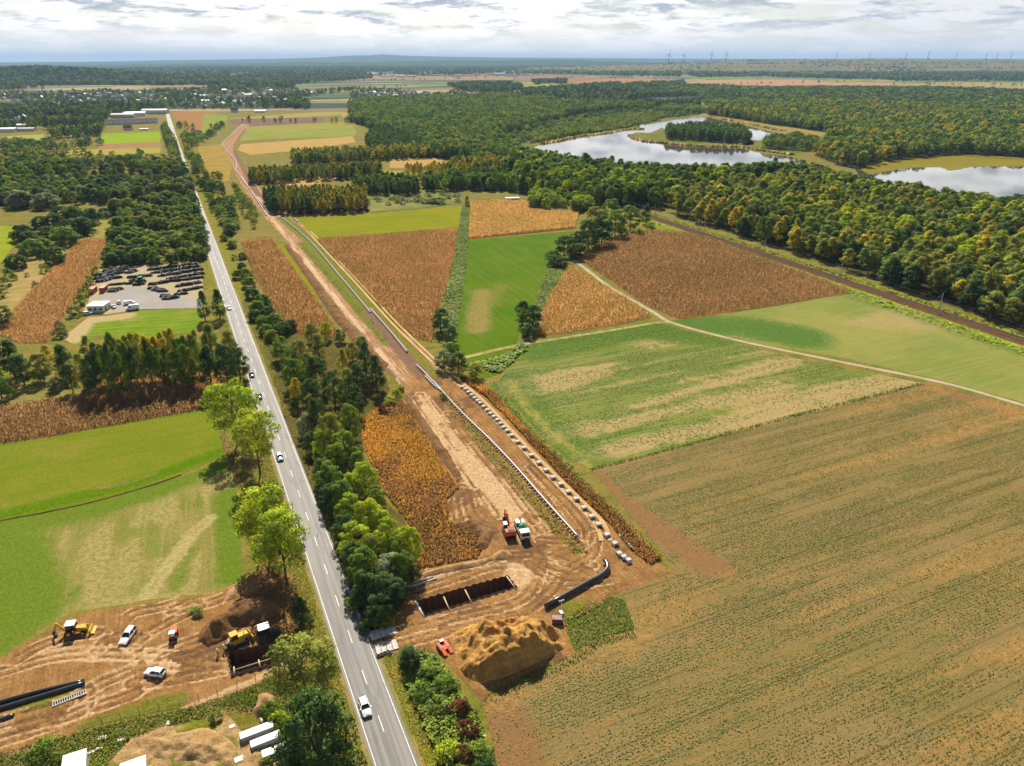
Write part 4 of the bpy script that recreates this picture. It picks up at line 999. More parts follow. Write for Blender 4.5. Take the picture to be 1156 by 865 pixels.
# bank of topsoil along the stripped corridor
for lab, q in [('lumpy bank of dark topsoil beside the golden field', [(456, 450), (464, 449), (478, 470), (492, 490), (506, 510), (518, 530), (524, 541), (516, 546), (504, 530), (488, 505), (472, 480)]),
               ('long dark topsoil bank beside the strip of orange maize', [(320, 277), (326, 276), (352, 308), (386, 352), (412, 386), (440, 412), (436, 418), (408, 398), (380, 365), (348, 318)])]:
    mound('soil_bank', q, 1.3, 2.0, darksoil, lab, 'soil bank', 61 + len(lab), res=.6, lumps=.8, lump_scale=3)
mound('soil_heap', [(520, 592), (530, 586), (548, 590), (560, 600), (556, 612), (548, 622), (536, 618), (540, 606)], 1.1, 1.5, darksoil, 'rough dark lumps of earth beside the red excavator', 'soil heap', 66, res=.35, lumps=.9)
# ================================================================== THINGS ON THE SITE
SITE_Z = .16
def px_heading(a, b, z=0):
    A, B = at(*a, z), at(*b, z); return math.atan2(B[1] - A[1], B[0] - A[0])
def g3(u, v, z=0): x, y = at(u, v, z); return (x, y, z)

STEEL_R = plain('rusty_steel', (.145, .075, .045), .75, .2, .3, .6, 1.2)
STEEL_G = plain('grey_steel', (.32, .32, .32), .45, .5)
TIMBER = plain('pale_timber', (.46, .35, .22), .8, grime=.4)
CONC = plain('concrete', (.50, .47, .43), .85, grime=.5, scale=1.5)
CONC_L = plain('light_concrete', (.66, .63, .58), .8, grime=.45, scale=1.5)
RUBBER = plain('rubber', (.022, .021, .021), .8, grime=.25)
GLASSD = plain('dark_glass', (.018, .022, .027), .08, 0, .6, grime=.0)
WHITEP = plain('white_paint', (.80, .80, .80), .3, 0, .5, grime=.12)
YELLOW = plain('yellow_machine', (.62, .36, .035), .6, 0, .25, .35)
ORANGE = plain('orange_machine', (.60, .11, .025), .6, 0, .25, .3)
REDM = plain('red_machine', (.45, .035, .025), .6, 0, .25, .3)
DARKM = plain('dark_machine', (.045, .043, .042), .6, .2, .4, .35)
BLACKP = plain('black_pipe_coating', (.020, .021, .024), .28, 0, .6, .12, .6)
PALE_GLINT = plain('pale_pipe_sun_glint', (.42, .41, .43), .35, 0, .5, .1, .5)  # pale grey also stands for the sun glint on the dark pipe strings
MAROON = plain('maroon_paint', (.14, .035, .045), .5)
GREENT = plain('green_tank', (.03, .26, .09), .35, 0, .5, .1)
HIVIS = plain('hi_vis', (.55, .75, .06), .7, grime=.05)
HIOR = plain('hi_vis_orange', (.80, .22, .03), .7, grime=.05)
NAVY = plain('navy_cloth', (.03, .035, .06), .9)
SKIN = plain('skin', (.46, .27, .19), .6, grime=.0)
HELM = plain('white_helmet', (.8, .8, .78), .35, grime=.0)
LAMPG = plain('lamp_glass', (.75, .75, .72), .12, 0, .6, grime=0)
TAILR = plain('tail_red', (.35, .01, .01), .2, grime=0)

# ---- sheet pile pits
def pile_pit(loop, depth, label, lip, struts, seed):
    c = np.array(loop).mean(0)
    t = empty('excavation_pit', (c[0], c[1], 0), label=label, cat='excavation pit')
    L = [(x - c[0], y - c[1]) for x, y in loop]
    a2 = sum(L[i][0] * L[(i + 1) % 4][1] - L[(i + 1) % 4][0] * L[i][1] for i in range(4))
    if a2 < 0: L = L[::-1]
    for i in range(4):
        mb = MB(); a = np.array(L[i]); b = np.array(L[(i + 1) % 4]); d = b - a; ln = np.linalg.norm(d); d /= ln; nrm = np.array([-d[1], d[0]])   # inwards
        k = max(2, int(ln / .42)); P = []
        for q in range(k + 1):
            s_ = ln * q / k; w = [.06, .06, .36, .36][q % 4]
            P.append(a + d * s_ + nrm * w)
        tops = [lip + .22 * (random.random() - .3) for _ in range(k // 2 + 1)]
        for q in range(k):
            p0, p1 = P[q], P[q + 1]; zt = tops[q // 2]
            mb.add([(p0[0], p0[1], -depth), (p1[0], p1[1], -depth), (p1[0], p1[1], zt), (p0[0], p0[1], zt)], [(0, 1, 2, 3)])
            th = nrm * -.05
            mb.add([(p0[0] + th[0], p0[1] + th[1], -depth), (p1[0] + th[0], p1[1] + th[1], -depth), (p1[0] + th[0], p1[1] + th[1], zt), (p0[0] + th[0], p0[1] + th[1], zt)], [(3, 2, 1, 0)])
            mb.add([(p0[0], p0[1], zt), (p1[0], p1[1], zt), (p1[0] + th[0], p1[1] + th[1], zt), (p0[0] + th[0], p0[1] + th[1], zt)], [(0, 1, 2, 3)])
        mb.build('sheet_piling', STEEL_R, t)
    n = 8; fl = []
    mb = MB(); mb.add([(x, y, -depth + .02) for x, y in L], [(0, 1, 2, 3)]); mb.build('pit_floor', SITEM, t)
    for (ua, va), (ub, vb), r in struts:
        A = at(ua, va, lip - .1); B = at(ub, vb, lip - .1)
        mb = MB(); mb.tube([(A[0] - c[0], A[1] - c[1], lip - .1), (B[0] - c[0], B[1] - c[1], lip - .1)], r, 8); mb.build('strut', TIMBER if r < .2 else CONC_L, t)
    return t
pile_pit(PIT_R, 3.6, 'large rectangular excavation lined with rusty sheet piling, beside the sand heap', .35,
         [((469, 679), (479, 697), .22), ((501, 674), (508, 690), .15), ((525, 666), (533, 682), .15), ((572, 651), (583, 666), .15)], 1)
pile_pit(PIT_L, 3.2, 'smaller sheet piled excavation under the yellow bulldozer, crossed by pale struts', .6,
         [((263, 757), (308, 743), .12), ((264, 753), (264.6, 762), .14), ((292, 745), (293.5, 753), .14)], 2)

# ---- pipes
def pipe(pts, r, mat, label, group=None, props=True, cat='pipe', n=12):
    c = pts[0]
    t = empty('pipe', c, label=label, cat=cat, group=group)
    mb = MB(); mb.tube([(q[0] - c[0], q[1] - c[1], q[2] - c[2]) for q in pts], r, n); mb.build('pipe_shell', mat, t)
    if props:
        L = resample([(q[0], q[1]) for q in pts], 8.0)
        zz = pts[0][2]
        for i, (x, y) in enumerate(L[1:-1:1]):
            mb = MB(); mb.box((x - c[0], y - c[1], -r - .12), (1.3, .28, .24), rz=ROAD_A + math.pi / 2); mb.box((x - c[0], y - c[1], -r - .36), (.28, 1.1, .24), rz=ROAD_A + math.pi / 2); mb.build('timber_support', TIMBER, t)
    return t
def px_pipe(px, z): return [(*at(u, v, z), z) for u, v in px]
PZ = .95
def spl(px, z, st=1.5): return [(x, y, z) for x, y in smooth_line(ats(px, z), st)]
pipe(spl([(489, 430), (520, 464), (551, 494), (578, 522), (615, 564), (652.5, 605.5)], PZ), .22, PALE_GLINT, 'longest pale welded pipe string, ending near the white truck')
pipe(spl([(480, 424), (484.5, 429), (492, 436), (499, 441)], PZ), .22, PALE_GLINT, 'short pale pipe lapping the upper end of the longest string')
pipe(spl([(470, 411.5), (480, 421), (489, 431)], PZ), .22, PALE_GLINT, 'short pale pipe just below the crossing track')
pipe(spl([(418, 348), (440, 373), (459.5, 396.5)], PZ), .22, PALE_GLINT, 'pale pipe string ending above the crossing track, below the long upper string')
pipe(spl([(319, 246), (349, 271), (385, 313), (418, 352)], PZ), .22, PALE_GLINT, 'pale pipe string running beside the large maize field')
pipe(spl([(331, 246), (336, 250)], PZ), .22, PALE_GLINT, 'short pale pipe at the edge of the lime meadow')
pipe(spl([(267, 193), (275, 204), (289, 222), (304, 241)], PZ), .28, PALE_GLINT, 'pale pipe string along the dirt bend beyond the lime meadow')
pipe(spl([(272, 199), (284, 216), (301, 243)], .9), .30, PALE_GLINT, 'second pale pipe lying alongside the string at the dirt bend')
pipe(spl([(275, 141), (262, 152), (251, 162), (255, 168.5), (266, 182), (266, 193)], PZ), .36, PALE_GLINT, 'farthest pale pipe with an elbow before the orange stubble')
pipe(spl([(699, 603.5), (718, 622.5)], .45), .22, PALE_GLINT, 'slim pale pipe lying in the dry strip by the last concrete weights', props=False)
pipe(spl([(456, 664), (474, 659), (493, 653)], .35), .20, PALE_GLINT, 'slim pale pipe behind the large excavation, nearer the road belt', props=False)
pipe(spl([(458, 661), (476, 655.5), (489, 651.5)], .35), .20, STEEL_G, 'slim grey pipe lying against the spoil ridge', props=False)
bent = [(*at(615.5, 684.5, .95), .95)] + [(*at(u, v, .95), .95) for u, v in [(632, 675), (650, 665), (668, 655)]]
bent += [(x, y, .95 + .35 * i / 9) for i, (x, y) in enumerate(smooth_line(ats([(674, 651.5), (681, 647), (685.5, 642), (685.5, 637), (682, 632.5)], 1.1), 1.0))]
pipe(bent, .50, BLACKP, 'black pipe with a curved end on timber supports beside the green corner', n=16)
pipe(spl([(-60, 813), (0, 793), (50, 779.5), (95, 769)], .55), .45, BLACKP, 'rear black pipe of the pair beside the grass', props=False, n=14)
pipe(spl([(-60, 820), (0, 800), (50, 785), (96, 771)], .55), .45, BLACKP, 'front black pipe of the pair beside the steel grating', props=False, n=14)
pipe(spl([(-60, 838), (0, 813), (16, 807.5)], .5), .42, BLACKP, 'black pipe end lying alone nearest the lower weeds', props=False, n=14)

# ---- concrete pipeline weights: a block with an arch cut out below
def weight(name='concrete_weight'):
    t = empty(name)
    pr = [(-.85, 0), (-.52, 0)] + [(-.52 * math.cos(math.pi * k / 8), .25 + .52 * math.sin(math.pi * k / 8)) for k in range(9)] + [(.52, 0), (.85, 0), (.85, .95), (.62, 1.22), (-.62, 1.22), (-.85, .95)]
    mb = MB(); mb.prism(pr, 'y', 1.45); mb.build('saddle', CONC, t, bevel=.03)
    for s_ in (-.4, .4):
        mb = MB(); mb.tube([(-.2, s_, 1.2), (-.12, s_, 1.36), (.12, s_, 1.36), (.2, s_, 1.2)], .025, 6); mb.build('lifting_loop', STEEL_R, t)
    return t
W4 = [(440, 205), (453, 214), (465, 226), (478, 238), (490, 250), (502, 261), (513, 271), (527, 285), (542, 299), (555, 313), (568, 326), (582, 339), (595, 354), (608, 369), (622, 383), (640, 402), (664, 428), (690, 453), (720, 483), (751, 513), (780, 543), (808, 573), (840, 600), (871, 631), (903, 660), (935, 696), (966, 732), (994, 764), (1028, 805), (1061, 840)]
wp = [(400 + a / 3.603, 380 + b / 3.604) for a, b in W4]
w0 = weight(); first = True
for i, (u, v) in enumerate(wp + [(699, 624.5), (704.2, 628.2), (709.5, 632)]):
    o = w0 if i == 0 else copy_tree(w0)
    o.scale = (.86, .86, .82)
    x, y = at(u, v, .8); o.location = (x, y, .22 if i < 28 else .1); o.rotation_euler = (0, 0, ROAD_A + math.pi / 2 + random.uniform(-.18, .18) + (math.pi / 2 if i >= 30 else 0))
    if i < 16: lb = 'pale saddle shaped concrete weight in the close set run above the golden strip'
    elif i < 30: lb = 'pale saddle shaped concrete weight in the wider spaced run along the haul track'
    else: lb = ['concrete weight nearest the row in the cluster of three', 'middle concrete weight of the cluster of three', 'end concrete weight of the cluster of three, nearest the field'][i - 30]
    tag(o, lb, 'concrete weight', 'concrete pipeline weights')

# ---- cars
def car(label, paint, at_px, to_px, L=4.3, W=1.78, Hh=1.48, kind='hatch', z=0.1, group=None, uid=None):
    hd = px_heading(at_px, to_px)
    x, y = at(*at_px, .7)
    t = empty('parked_car' if z > .12 else 'car', (x, y, z), hd - math.pi / 2, label, 'car', group)
    hw = W / 2; f_ = L / 2
    def sec(yy, zl, zb, w, wt):
        return [(-w * .94, yy, zl), (-w, yy, zl + .22), (-w, yy, zb - .16), (-wt, yy, zb), (wt, yy, zb), (w, yy, zb - .16), (w, yy, zl + .22), (w * .94, yy, zl)]
    zb = .92 if kind != 'van' else 1.0
    S = [sec(-f_, .38, zb - .10, hw * .86, hw * .78), sec(-f_ + .12, .28, zb + .02, hw * .95, hw * .86), sec(-f_ * .5, .24, zb + .03, hw, hw * .92), sec(0, .22, zb, hw, hw * .92),
         sec(f_ * .45, .22, zb - .03, hw, hw * .90), sec(f_ * .72, .24, zb - .14, hw * .97, hw * .84), sec(f_ - .14, .28, zb - .27, hw * .92, hw * .76), sec(f_, .36, zb - .36, hw * .80, hw * .66)]
    mb = MB(); mb.loft(S, 0, True)
    body = mb.build('body', paint, t)
    r0 = -f_ + (.08 if kind in ('hatch', 'suv') else .7); r1 = -f_ + (.55 if kind in ('hatch', 'suv') else 1.3)
    w0_ = f_ * .40; w1_ = f_ * .04
    def gs(yy, zz, w): return [(-w, yy, zz), (w, yy, zz)]
    g = MB()
    b = hw * .90; tt = hw * .70; z0 = zb - .04; z1 = Hh
    V = [(-b, r0, z0), (b, r0, z0), (b, w0_, z0 - .03), (-b, w0_, z0 - .03), (-tt, r1, z1 - .03), (tt, r1, z1 - .03), (tt, w1_, z1 - .05), (-tt, w1_, z1 - .05)]
    g.add(V, [(3, 2, 1, 0), (4, 5, 6, 7), (0, 1, 5, 4), (1, 2, 6, 5), (2, 3, 7, 6), (3, 0, 4, 7)])
    g.build('window', GLASSD, t)
    rf = MB(); m_ = (r1 + w1_) / 2; ln = (w1_ - r1) * 1.0
    rf.loft([[(-tt * .98, r1 - .12, z1 - .06), (tt * .98, r1 - .12, z1 - .06), (tt * .9, r1 - .10, z1 - .02), (-tt * .9, r1 - .10, z1 - .02)],
             [(-tt * 1.02, m_, z1 - .03), (tt * 1.02, m_, z1 - .03), (tt * .88, m_, z1 + .05), (-tt * .88, m_, z1 + .05)],
             [(-tt, w1_ + .06, z1 - .06), (tt, w1_ + .06, z1 - .06), (tt * .9, w1_ + .05, z1 - .015), (-tt * .9, w1_ + .05, z1 - .015)]], 0, False)
    rf.build('roof', paint, t)
    pl = MB()
    for sx in (-1, 1):
        for (ya, yb) in ((r0, r1), (w0_, w1_), ((r0 + w0_) * .5 - .1, (r1 + w1_) * .5 - .1)):
            pl.tube([(sx * b * 1.005, ya, z0), (sx * tt * 1.01, yb, z1 - .03)], .045, 5)
    pl.build('pillars', paint, body)
    for sx in (-1, 1):
        for yy in (-f_ * .60, f_ * .62):
            wh = MB(); wh.tube([(sx * (hw - .20), yy, .32), (sx * (hw + .01), yy, .32)], .32, 14); w_ = wh.build('wheel', RUBBER, t)
            rm = MB(); rm.tube([(sx * (hw + .0), yy, .32), (sx * (hw + .025), yy, .32)], .20, 10); rm.build('rim', STEEL_G, w_)
        hl = MB(); hl.box((sx * hw * .60, f_ - .10, zb - .36), (.36, .22, .14), rx=-.35); hl.build('headlight', LAMPG, t)
        tl = MB(); tl.box((sx * hw * .74, -f_ + .06, zb - .14), (.24, .12, .18)); tl.build('tail_light', TAILR, t)
        mr = MB(); mr.box((sx * (hw + .09), w0_ - .25, zb + .04), (.18, .12, .13)); mr.build('mirror', paint, t)
    return t
SILV = plain('silver_paint', (.46, .48, .50), .25, .5, .5, .08); BLACKC = plain('black_car_paint', (.02, .021, .024), .2, 0, .6, .08); GREYC = plain('grey_car_paint', (.12, .13, .14), .25, .3, .5, .08)
def roadlane(v): # pixel in the left lane at row v and one further down
    cxy = None
    b = min(np.arange(S0, S1, .5), key=lambda s_: abs(proj(*road_point(s_, -1.7), 0)[1] - v))
    p = road_point(b, -1.7); q = road_point(b - 6, -1.7)
    return proj(*p, 0)[:2], proj(*q, 0)[:2]
for v, lab, pm, kd in [(797, 'white hatchback driving down the road past the big dark tree', WHITEP, 'hatch'), (516, 'silver car driving alone beside the tall roadside trees', SILV, 'hatch'), (447, 'black car following closely behind on the road', BLACKC, 'sedan'), (422.5, 'grey car with a pale roof at the head of the two close cars', GREYC, 'suv'), (347.5, 'white car half hidden behind the two thin roadside trees', WHITEP, 'hatch'), (188.5, 'dark car small and far up the bright road', BLACKC, 'suv')]:
    a, b = roadlane(v); car(lab, pm, a, b, kind=kd, z=.085, group='cars on the road')
car('white estate car parked on the mud between tyre ruts', WHITEP, (144.5, 718), (138, 727), 4.8, 1.85, 1.6, 'suv', .22, 'cars parked on the site')
car('white hatchback parked on the mud near the earth track', WHITEP, (175, 759.5), (166, 758), 4.1, 1.75, 1.5, 'hatch', .22, 'cars parked on the site')

# ---- machines
def wheel(parent, x, y, r, w, rimmat):
    a = MB(); a.tube([(x - w / 2, y, r), (x + w / 2, y, r)], r, 16); o = a.build('wheel', RUBBER, parent)
    b = MB(); sx = 1 if x > 0 else -1; b.tube([(x + sx * w * .45, y, r), (x + sx * (w * .5 + .03), y, r)], r * .55, 12); b.build('rim', rimmat, o); return o
def track(parent, x, L, w, h):
    pr = [(-L / 2 + h / 2 + math.cos(a) * h / 2 if k < 7 else L / 2 - h / 2 + math.cos(a) * h / 2, h / 2 + math.sin(a) * h / 2) for k, a in enumerate([math.pi / 2 + math.pi * i / 6 for i in range(7)] + [-math.pi / 2 + math.pi * i / 6 for i in range(7)])]
    m = MB(); m.prism(pr, 'x', w, (x, 0, 0)); o = m.build('track', DARKM, parent)
    s_ = MB()
    for k in range(int(L / .3)): s_.box((x, -L / 2 + .3 * (k + .5), h + .02), (w * 1.04, .12, .05))
    s_.build('track_shoe', DARKM, o)
def excavator(loc, rz, label, body, slew=0.0):
    t = empty('excavator', loc, rz, label, 'excavator')
    track(t, -1.1, 4.2, .6, .9); track(t, 1.1, 4.2, .6, .9)
    m = MB(); m.box((0, 0, .75), (1.8, 2.0, .45)); m.build('undercarriage', DARKM, t)
    m = MB(); m.prism([(-2.5, 0), (-2.2, -.2), (1.3, -.2), (1.5, .1), (1.5, .75), (-.4, .85), (-.5, 1.15), (-2.2, 1.15), (-2.6, .8)], 'x', 2.6, (0, 0, 1.3)); m.build('upper_body', body, t, bevel=.06)
    m = MB(); m.box((0, -2.15, 1.75), (2.62, .62, .9)); m.build('counterweight', body, t, bevel=.1)
    m = MB(); m.box((.25, -1.15, 2.52), (1.7, 1.5, .1)); m.box((-.2, -1.8, 2.6), (.25, .25, .3)); m.build('engine_deck', DARKM, t)
    m = MB(); m.box((-.78, .75, 2.35), (.95, 1.5, 1.5), taper=.88); cab = m.build('cab', GLASSD, t, bevel=.05)
    m = MB(); m.box((-.78, .72, 3.12), (.95, 1.5, .12)); m.build('cab_roof', WHITEP, cab, bevel=.03)
    m = MB(); m.prism([(.9, 1.6), (1.3, 2.0), (2.8, 4.4), (4.8, 4.1), (5.0, 3.75), (3.1, 3.7), (1.7, 1.4)], 'x', .5, (.25, 0, 0)); m.build('boom', body, t, bevel=.04)
    m = MB(); m.prism([(4.5, 4.6), (5.1, 4.5), (5.5, 1.9), (5.2, 1.6)], 'x', .36, (.25, 0, 0)); m.build('stick', body, t, bevel=.03)
    m = MB(); m.prism([(5.35, 1.9), (5.65, 1.3), (5.2, .6), (4.5, .55), (4.5, .8), (4.95, 1.3), (5.05, 1.9)], 'x', 1.1, (.25, 0, 0)); m.build('bucket', DARKM, t)
    m = MB(); m.tube([(.25, 1.5, 1.5), (.25, 2.9, 3.6)], .09, 8); m.tube([(.25, 3.3, 4.35), (.25, 4.7, 4.75)], .08, 8); m.build('hydraulic_ram', STEEL_G, t)
    for sx in (-1, 1):
        m = MB(); m.tube([(sx * 1.25, -.4, 2.2), (sx * 1.25, .9, 2.35), (sx * 1.25, 1.3, 2.1)], .04, 6); m.build('handrail', WHITEP, t)
    return t
excavator((*at(574.5, 600.5, 1.0), .2), px_heading((576, 606), (567, 585)) - math.pi / 2, 'orange and red tracked excavator standing beside the white truck', ORANGE)

def truck():
    t = empty('truck', (*at(589.5, 600, 1.0), .2), px_heading((586, 590), (593, 606)) - math.pi / 2, 'white cab truck with a green tank beside the orange excavator', 'truck')
    m = MB(); m.box((0, -.6, .95), (.9, 7.2, .3)); m.build('chassis', DARKM, t)
    m = MB(); m.prism([(1.5, .8), (3.55, .8), (3.6, 1.6), (3.35, 2.75), (1.6, 2.85), (1.5, 2.6)], 'x', 2.35); cab = m.build('cab', WHITEP, t, bevel=.08)
    m = MB(); m.add([(-1.05, 3.60, 1.72), (1.05, 3.60, 1.72), (.98, 3.40, 2.62), (-.98, 3.40, 2.62)], [(0, 1, 2, 3)]); m.box((-1.19, 2.75, 2.15), (.03, .9, .7)); m.box((1.19, 2.75, 2.15), (.03, .9, .7)); m.build('windscreen', GLASSD, cab)
    m = MB(); m.box((0, 3.62, 1.1), (2.3, .12, .45)); m.build('bumper', GREYC, cab)
    for sx in (-.85, .85):
        m = MB(); m.box((sx, 3.70, 1.12), (.34, .06, .2)); m.build('headlight', LAMPG, cab)
    m = MB(); m.box((0, -1.6, 1.2), (2.4, 5.2, .2)); m.build('flatbed', DARKM, t)
    m = MB(); m.tube([(0, .9, 2.05), (0, .5, 2.25), (0, -.6, 2.25), (0, -1.0, 2.05)], [.5, .85, .85, .5], 16); m.build('tank', GREENT, t)
    m = MB(); m.box((-.8, -2.6, 1.75), (.6, 1.6, .9)); m.box((.5, -2.9, 1.7), (1.0, 1.8, .8)); m.build('equipment_box', STEEL_G, t, bevel=.04)
    m = MB(); m.tube([(0, 1.25, 1.3), (0, 1.25, 3.0), (0, -2.2, 3.3)], .11, 8); m.build('loading_crane', DARKM, t)
    for sx in (-1, 1):
        for yy in (2.55, -1.6, -2.9): wheel(t, sx * 1.05, yy, .5, .34, STEEL_G)
        m = MB(); m.tube([(sx * 1.2, 3.2, 2.4), (sx * 1.45, 3.35, 2.4), (sx * 1.45, 3.35, 1.9)], .04, 6); m.build('mirror', DARKM, cab)
    return t
truck()

def backhoe():
    hd = px_heading((82, 712), (100, 709.5))
    t = empty('backhoe_loader', (*at(83.5, 712, .9), .2), hd - math.pi / 2, 'yellow backhoe loader with white cab roof at the edge of the mown grass', 'backhoe loader')
    m = MB(); m.prism([(-1.4, .7), (2.5, .6), (2.6, 1.3), (2.3, 1.65), (.6, 1.75), (.5, 1.2), (-1.4, 1.2)], 'x', 1.1); m.build('body', YELLOW, t, bevel=.05)
    m = MB(); m.prism([(-1.3, 1.2), (.75, 1.2), (.55, 2.65), (-1.15, 2.65)], 'x', 1.65); cab = m.build('cab', GLASSD, t, bevel=.05)
    m = MB(); m.box((0, -.3, 2.74), (1.8, 2.0, .14)); m.build('cab_roof', WHITEP, cab, bevel=.04)
    for sx in (-1, 1):
        wheel(t, sx * .98, -.75, .78, .46, YELLOW); wheel(t, sx * .92, 1.9, .52, .38, YELLOW)
        m = MB(); m.tube([(sx * .55, .9, 1.7), (sx * .6, 2.6, 1.5), (sx * .6, 3.3, .7)], .11, 6); m.build('loader_arm', YELLOW, t)
        m = MB(); m.tube([(sx * .8, -1.5, .9), (sx * 1.3, -1.7, .1)], .1, 6); m.build('stabiliser', DARKM, t)
    m = MB(); m.prism([(3.1, .15), (4.1, .1), (4.1, .2), (3.5, .35), (3.3, 1.0), (3.1, 1.0)], 'x', 2.3); m.build('front_bucket', YELLOW, t)
    m = MB(); m.prism([(-1.4, .9), (-1.5, 1.3), (-2.6, 3.0), (-3.0, 3.0), (-1.9, 1.0)], 'x', .3); m.build('boom', YELLOW, t)
    m = MB(); m.prism([(-2.6, 3.2), (-3.0, 3.2), (-3.9, 1.2), (-3.6, 1.05)], 'x', .26); m.build('dipper_stick', YELLOW, t)
    m = MB(); m.prism([(-3.5, 1.25), (-4.0, 1.2), (-3.95, .5), (-3.4, .25), (-3.2, .4), (-3.6, .7)], 'x', .8); m.build('rear_bucket', DARKM, t)
backhoe()

def bulldozer():
    hd = px_heading((262, 727), (279, 719))
    t = empty('bulldozer', (*at(269, 722.5, 1.0), .25), hd - math.pi / 2, 'yellow bulldozer on the edge of the smaller excavation', 'bulldozer')
    track(t, -1.0, 3.8, .6, 1.0); track(t, 1.0, 3.8, .6, 1.0)
    m = MB(); m.prism([(-1.9, .6), (2.0, .6), (2.1, 1.7), (1.7, 1.95), (-.1, 1.95), (-.2, 1.5), (-1.9, 1.5)], 'x', 1.35); m.build('body', YELLOW, t, bevel=.06)
    m = MB(); m.prism([(-1.5, 1.5), (0, 1.5), (-.15, 2.75), (-1.35, 2.75)], 'x', 1.3); cab = m.build('cab', GLASSD, t, bevel=.04)
    m = MB(); m.box((0, -.75, 2.82), (1.6, 1.6, .14)); m.build('cab_roof', YELLOW, cab, bevel=.04)
    m = MB(); m.prism([(2.6, .15), (2.75, .7), (2.65, 1.3), (2.5, 1.3), (2.6, .7), (2.45, .15)], 'x', 3.1); m.build('blade', YELLOW, t)
    for sx in (-1, 1):
        m = MB(); m.tube([(sx * 1.35, -.6, .6), (sx * 1.35, 2.5, .5)], .1, 6); m.build('push_arm', DARKM, t)
        m = MB(); m.box((sx * 1.02, -.2, 1.1), (.66, 2.4, .1)); m.build('fender', YELLOW, t)
    m = MB(); m.tube([(.3, 1.2, 1.9), (.3, 1.2, 2.7)], .07, 8); m.build('exhaust', DARKM, t)
    m = MB(); m.box((0, -2.2, 1.0), (1.1, .6, .9)); m.build('winch', DARKM, t)
bulldozer()

def tractor(px, to, label, z=.25, roofm=None, body=DARKM, big=1.0):
    t = empty('tractor', (*at(*px, 1.2), z), px_heading(px, to) - math.pi / 2, label, 'tractor'); t.scale = (big, big, big)
    m = MB(); m.prism([(-1.0, .7), (2.0, .6), (2.05, 1.3), (1.9, 1.6), (.3, 1.75), (.2, 1.3), (-1.0, 1.3)], 'x', .95); m.build('bonnet', body, t, bevel=.06)
    m = MB(); m.prism([(-1.25, 1.2), (.45, 1.2), (.3, 2.7), (-1.1, 2.7)], 'x', 1.45); cab = m.build('cab', GLASSD, t, bevel=.05)
    m = MB(); m.box((0, -.42, 2.78), (1.7, 1.75, .16)); m.build('cab_roof', roofm or STEEL_G, cab, bevel=.05)
    for sx in (-1, 1):
        wheel(t, sx * 1.0, -.7, .85, .5, body); wheel(t, sx * .85, 1.45, .55, .4, body)
        m = MB(); m.box((sx * .95, -.7, 1.75), (.55, 1.5, .1)); m.build('mudguard', body, t)
    m = MB(); m.tube([(.35, .9, 1.7), (.35, .9, 2.7)], .06, 8); m.build('exhaust', DARKM, t)
    return t
tractor((302, 717), (311, 714), 'dark tractor with a grey cab roof beside the earth heap', .2, STEEL_G, DARKM, 1.25)

def dumper():
    t = empty('site_dumper', (*at(196, 719, .6), .25), px_heading((195, 725), (197, 714)) - math.pi / 2, 'small orange site dumper with a white canopy on the mud', 'site dumper')
    m = MB(); m.box((0, .3, .65), (1.1, 2.3, .35)); m.build('chassis', ORANGE, t, bevel=.04)
    m = MB(); m.prism([(.4, .8), (1.7, .75), (2.0, 1.35), (.1, 1.35)], 'x', 1.4); m.build('skip', ORANGE, t)
    m = MB(); m.box((0, -.6, 1.0), (.8, .6, .5)); m.build('seat', DARKM, t)
    m = MB()
    for sx in (-.5, .5):
        for yy in (-.95, -.15): m.tube([(sx, yy, .8), (sx, yy, 2.05)], .035, 6)
    m.build('roll_frame', DARKM, t)
    m = MB(); m.box((0, -.55, 2.08), (1.2, 1.1, .07)); m.build('canopy', WHITEP, t, bevel=.02)
    for sx in (-1, 1):
        wheel(t, sx * .62, 1.0, .42, .32, ORANGE); wheel(t, sx * .62, -.65, .42, .32, ORANGE)
dumper()

def trailer():
    t = empty('equipment_trailer', (*at(501, 730, .5), .15), px_heading((497, 725), (505, 736)) - math.pi / 2, 'small red equipment trailer with twin ramps beside the bramble thicket', 'trailer')
    m = MB(); m.box((0, 0, .62), (2.3, 2.4, .16)); m.build('deck', REDM, t, bevel=.02)
    for sx in (-.68, .68):
        m = MB(); m.box((sx, 1.75, .52), (.75, 1.35, .1), rx=-.28); m.build('ramp', ORANGE, t, bevel=.015)
        m = MB(); m.box((sx, -.2, .75), (.55, 2.0, .12)); m.build('runway', ORANGE, t)
    m = MB(); m.box((0, -.95, 1.0), (.9, .6, .6), taper=.85); m.build('winch_box', GREYC, t, bevel=.04)
    m = MB(); m.tube([(0, -1.2, .6), (0, -2.5, .5)], .07, 6); m.build('drawbar', DARKM, t)
    for sx in (-1, 1):
        wheel(t, sx * 1.2, .35, .36, .22, STEEL_G); wheel(t, sx * 1.2, -.45, .36, .22, STEEL_G)
trailer()

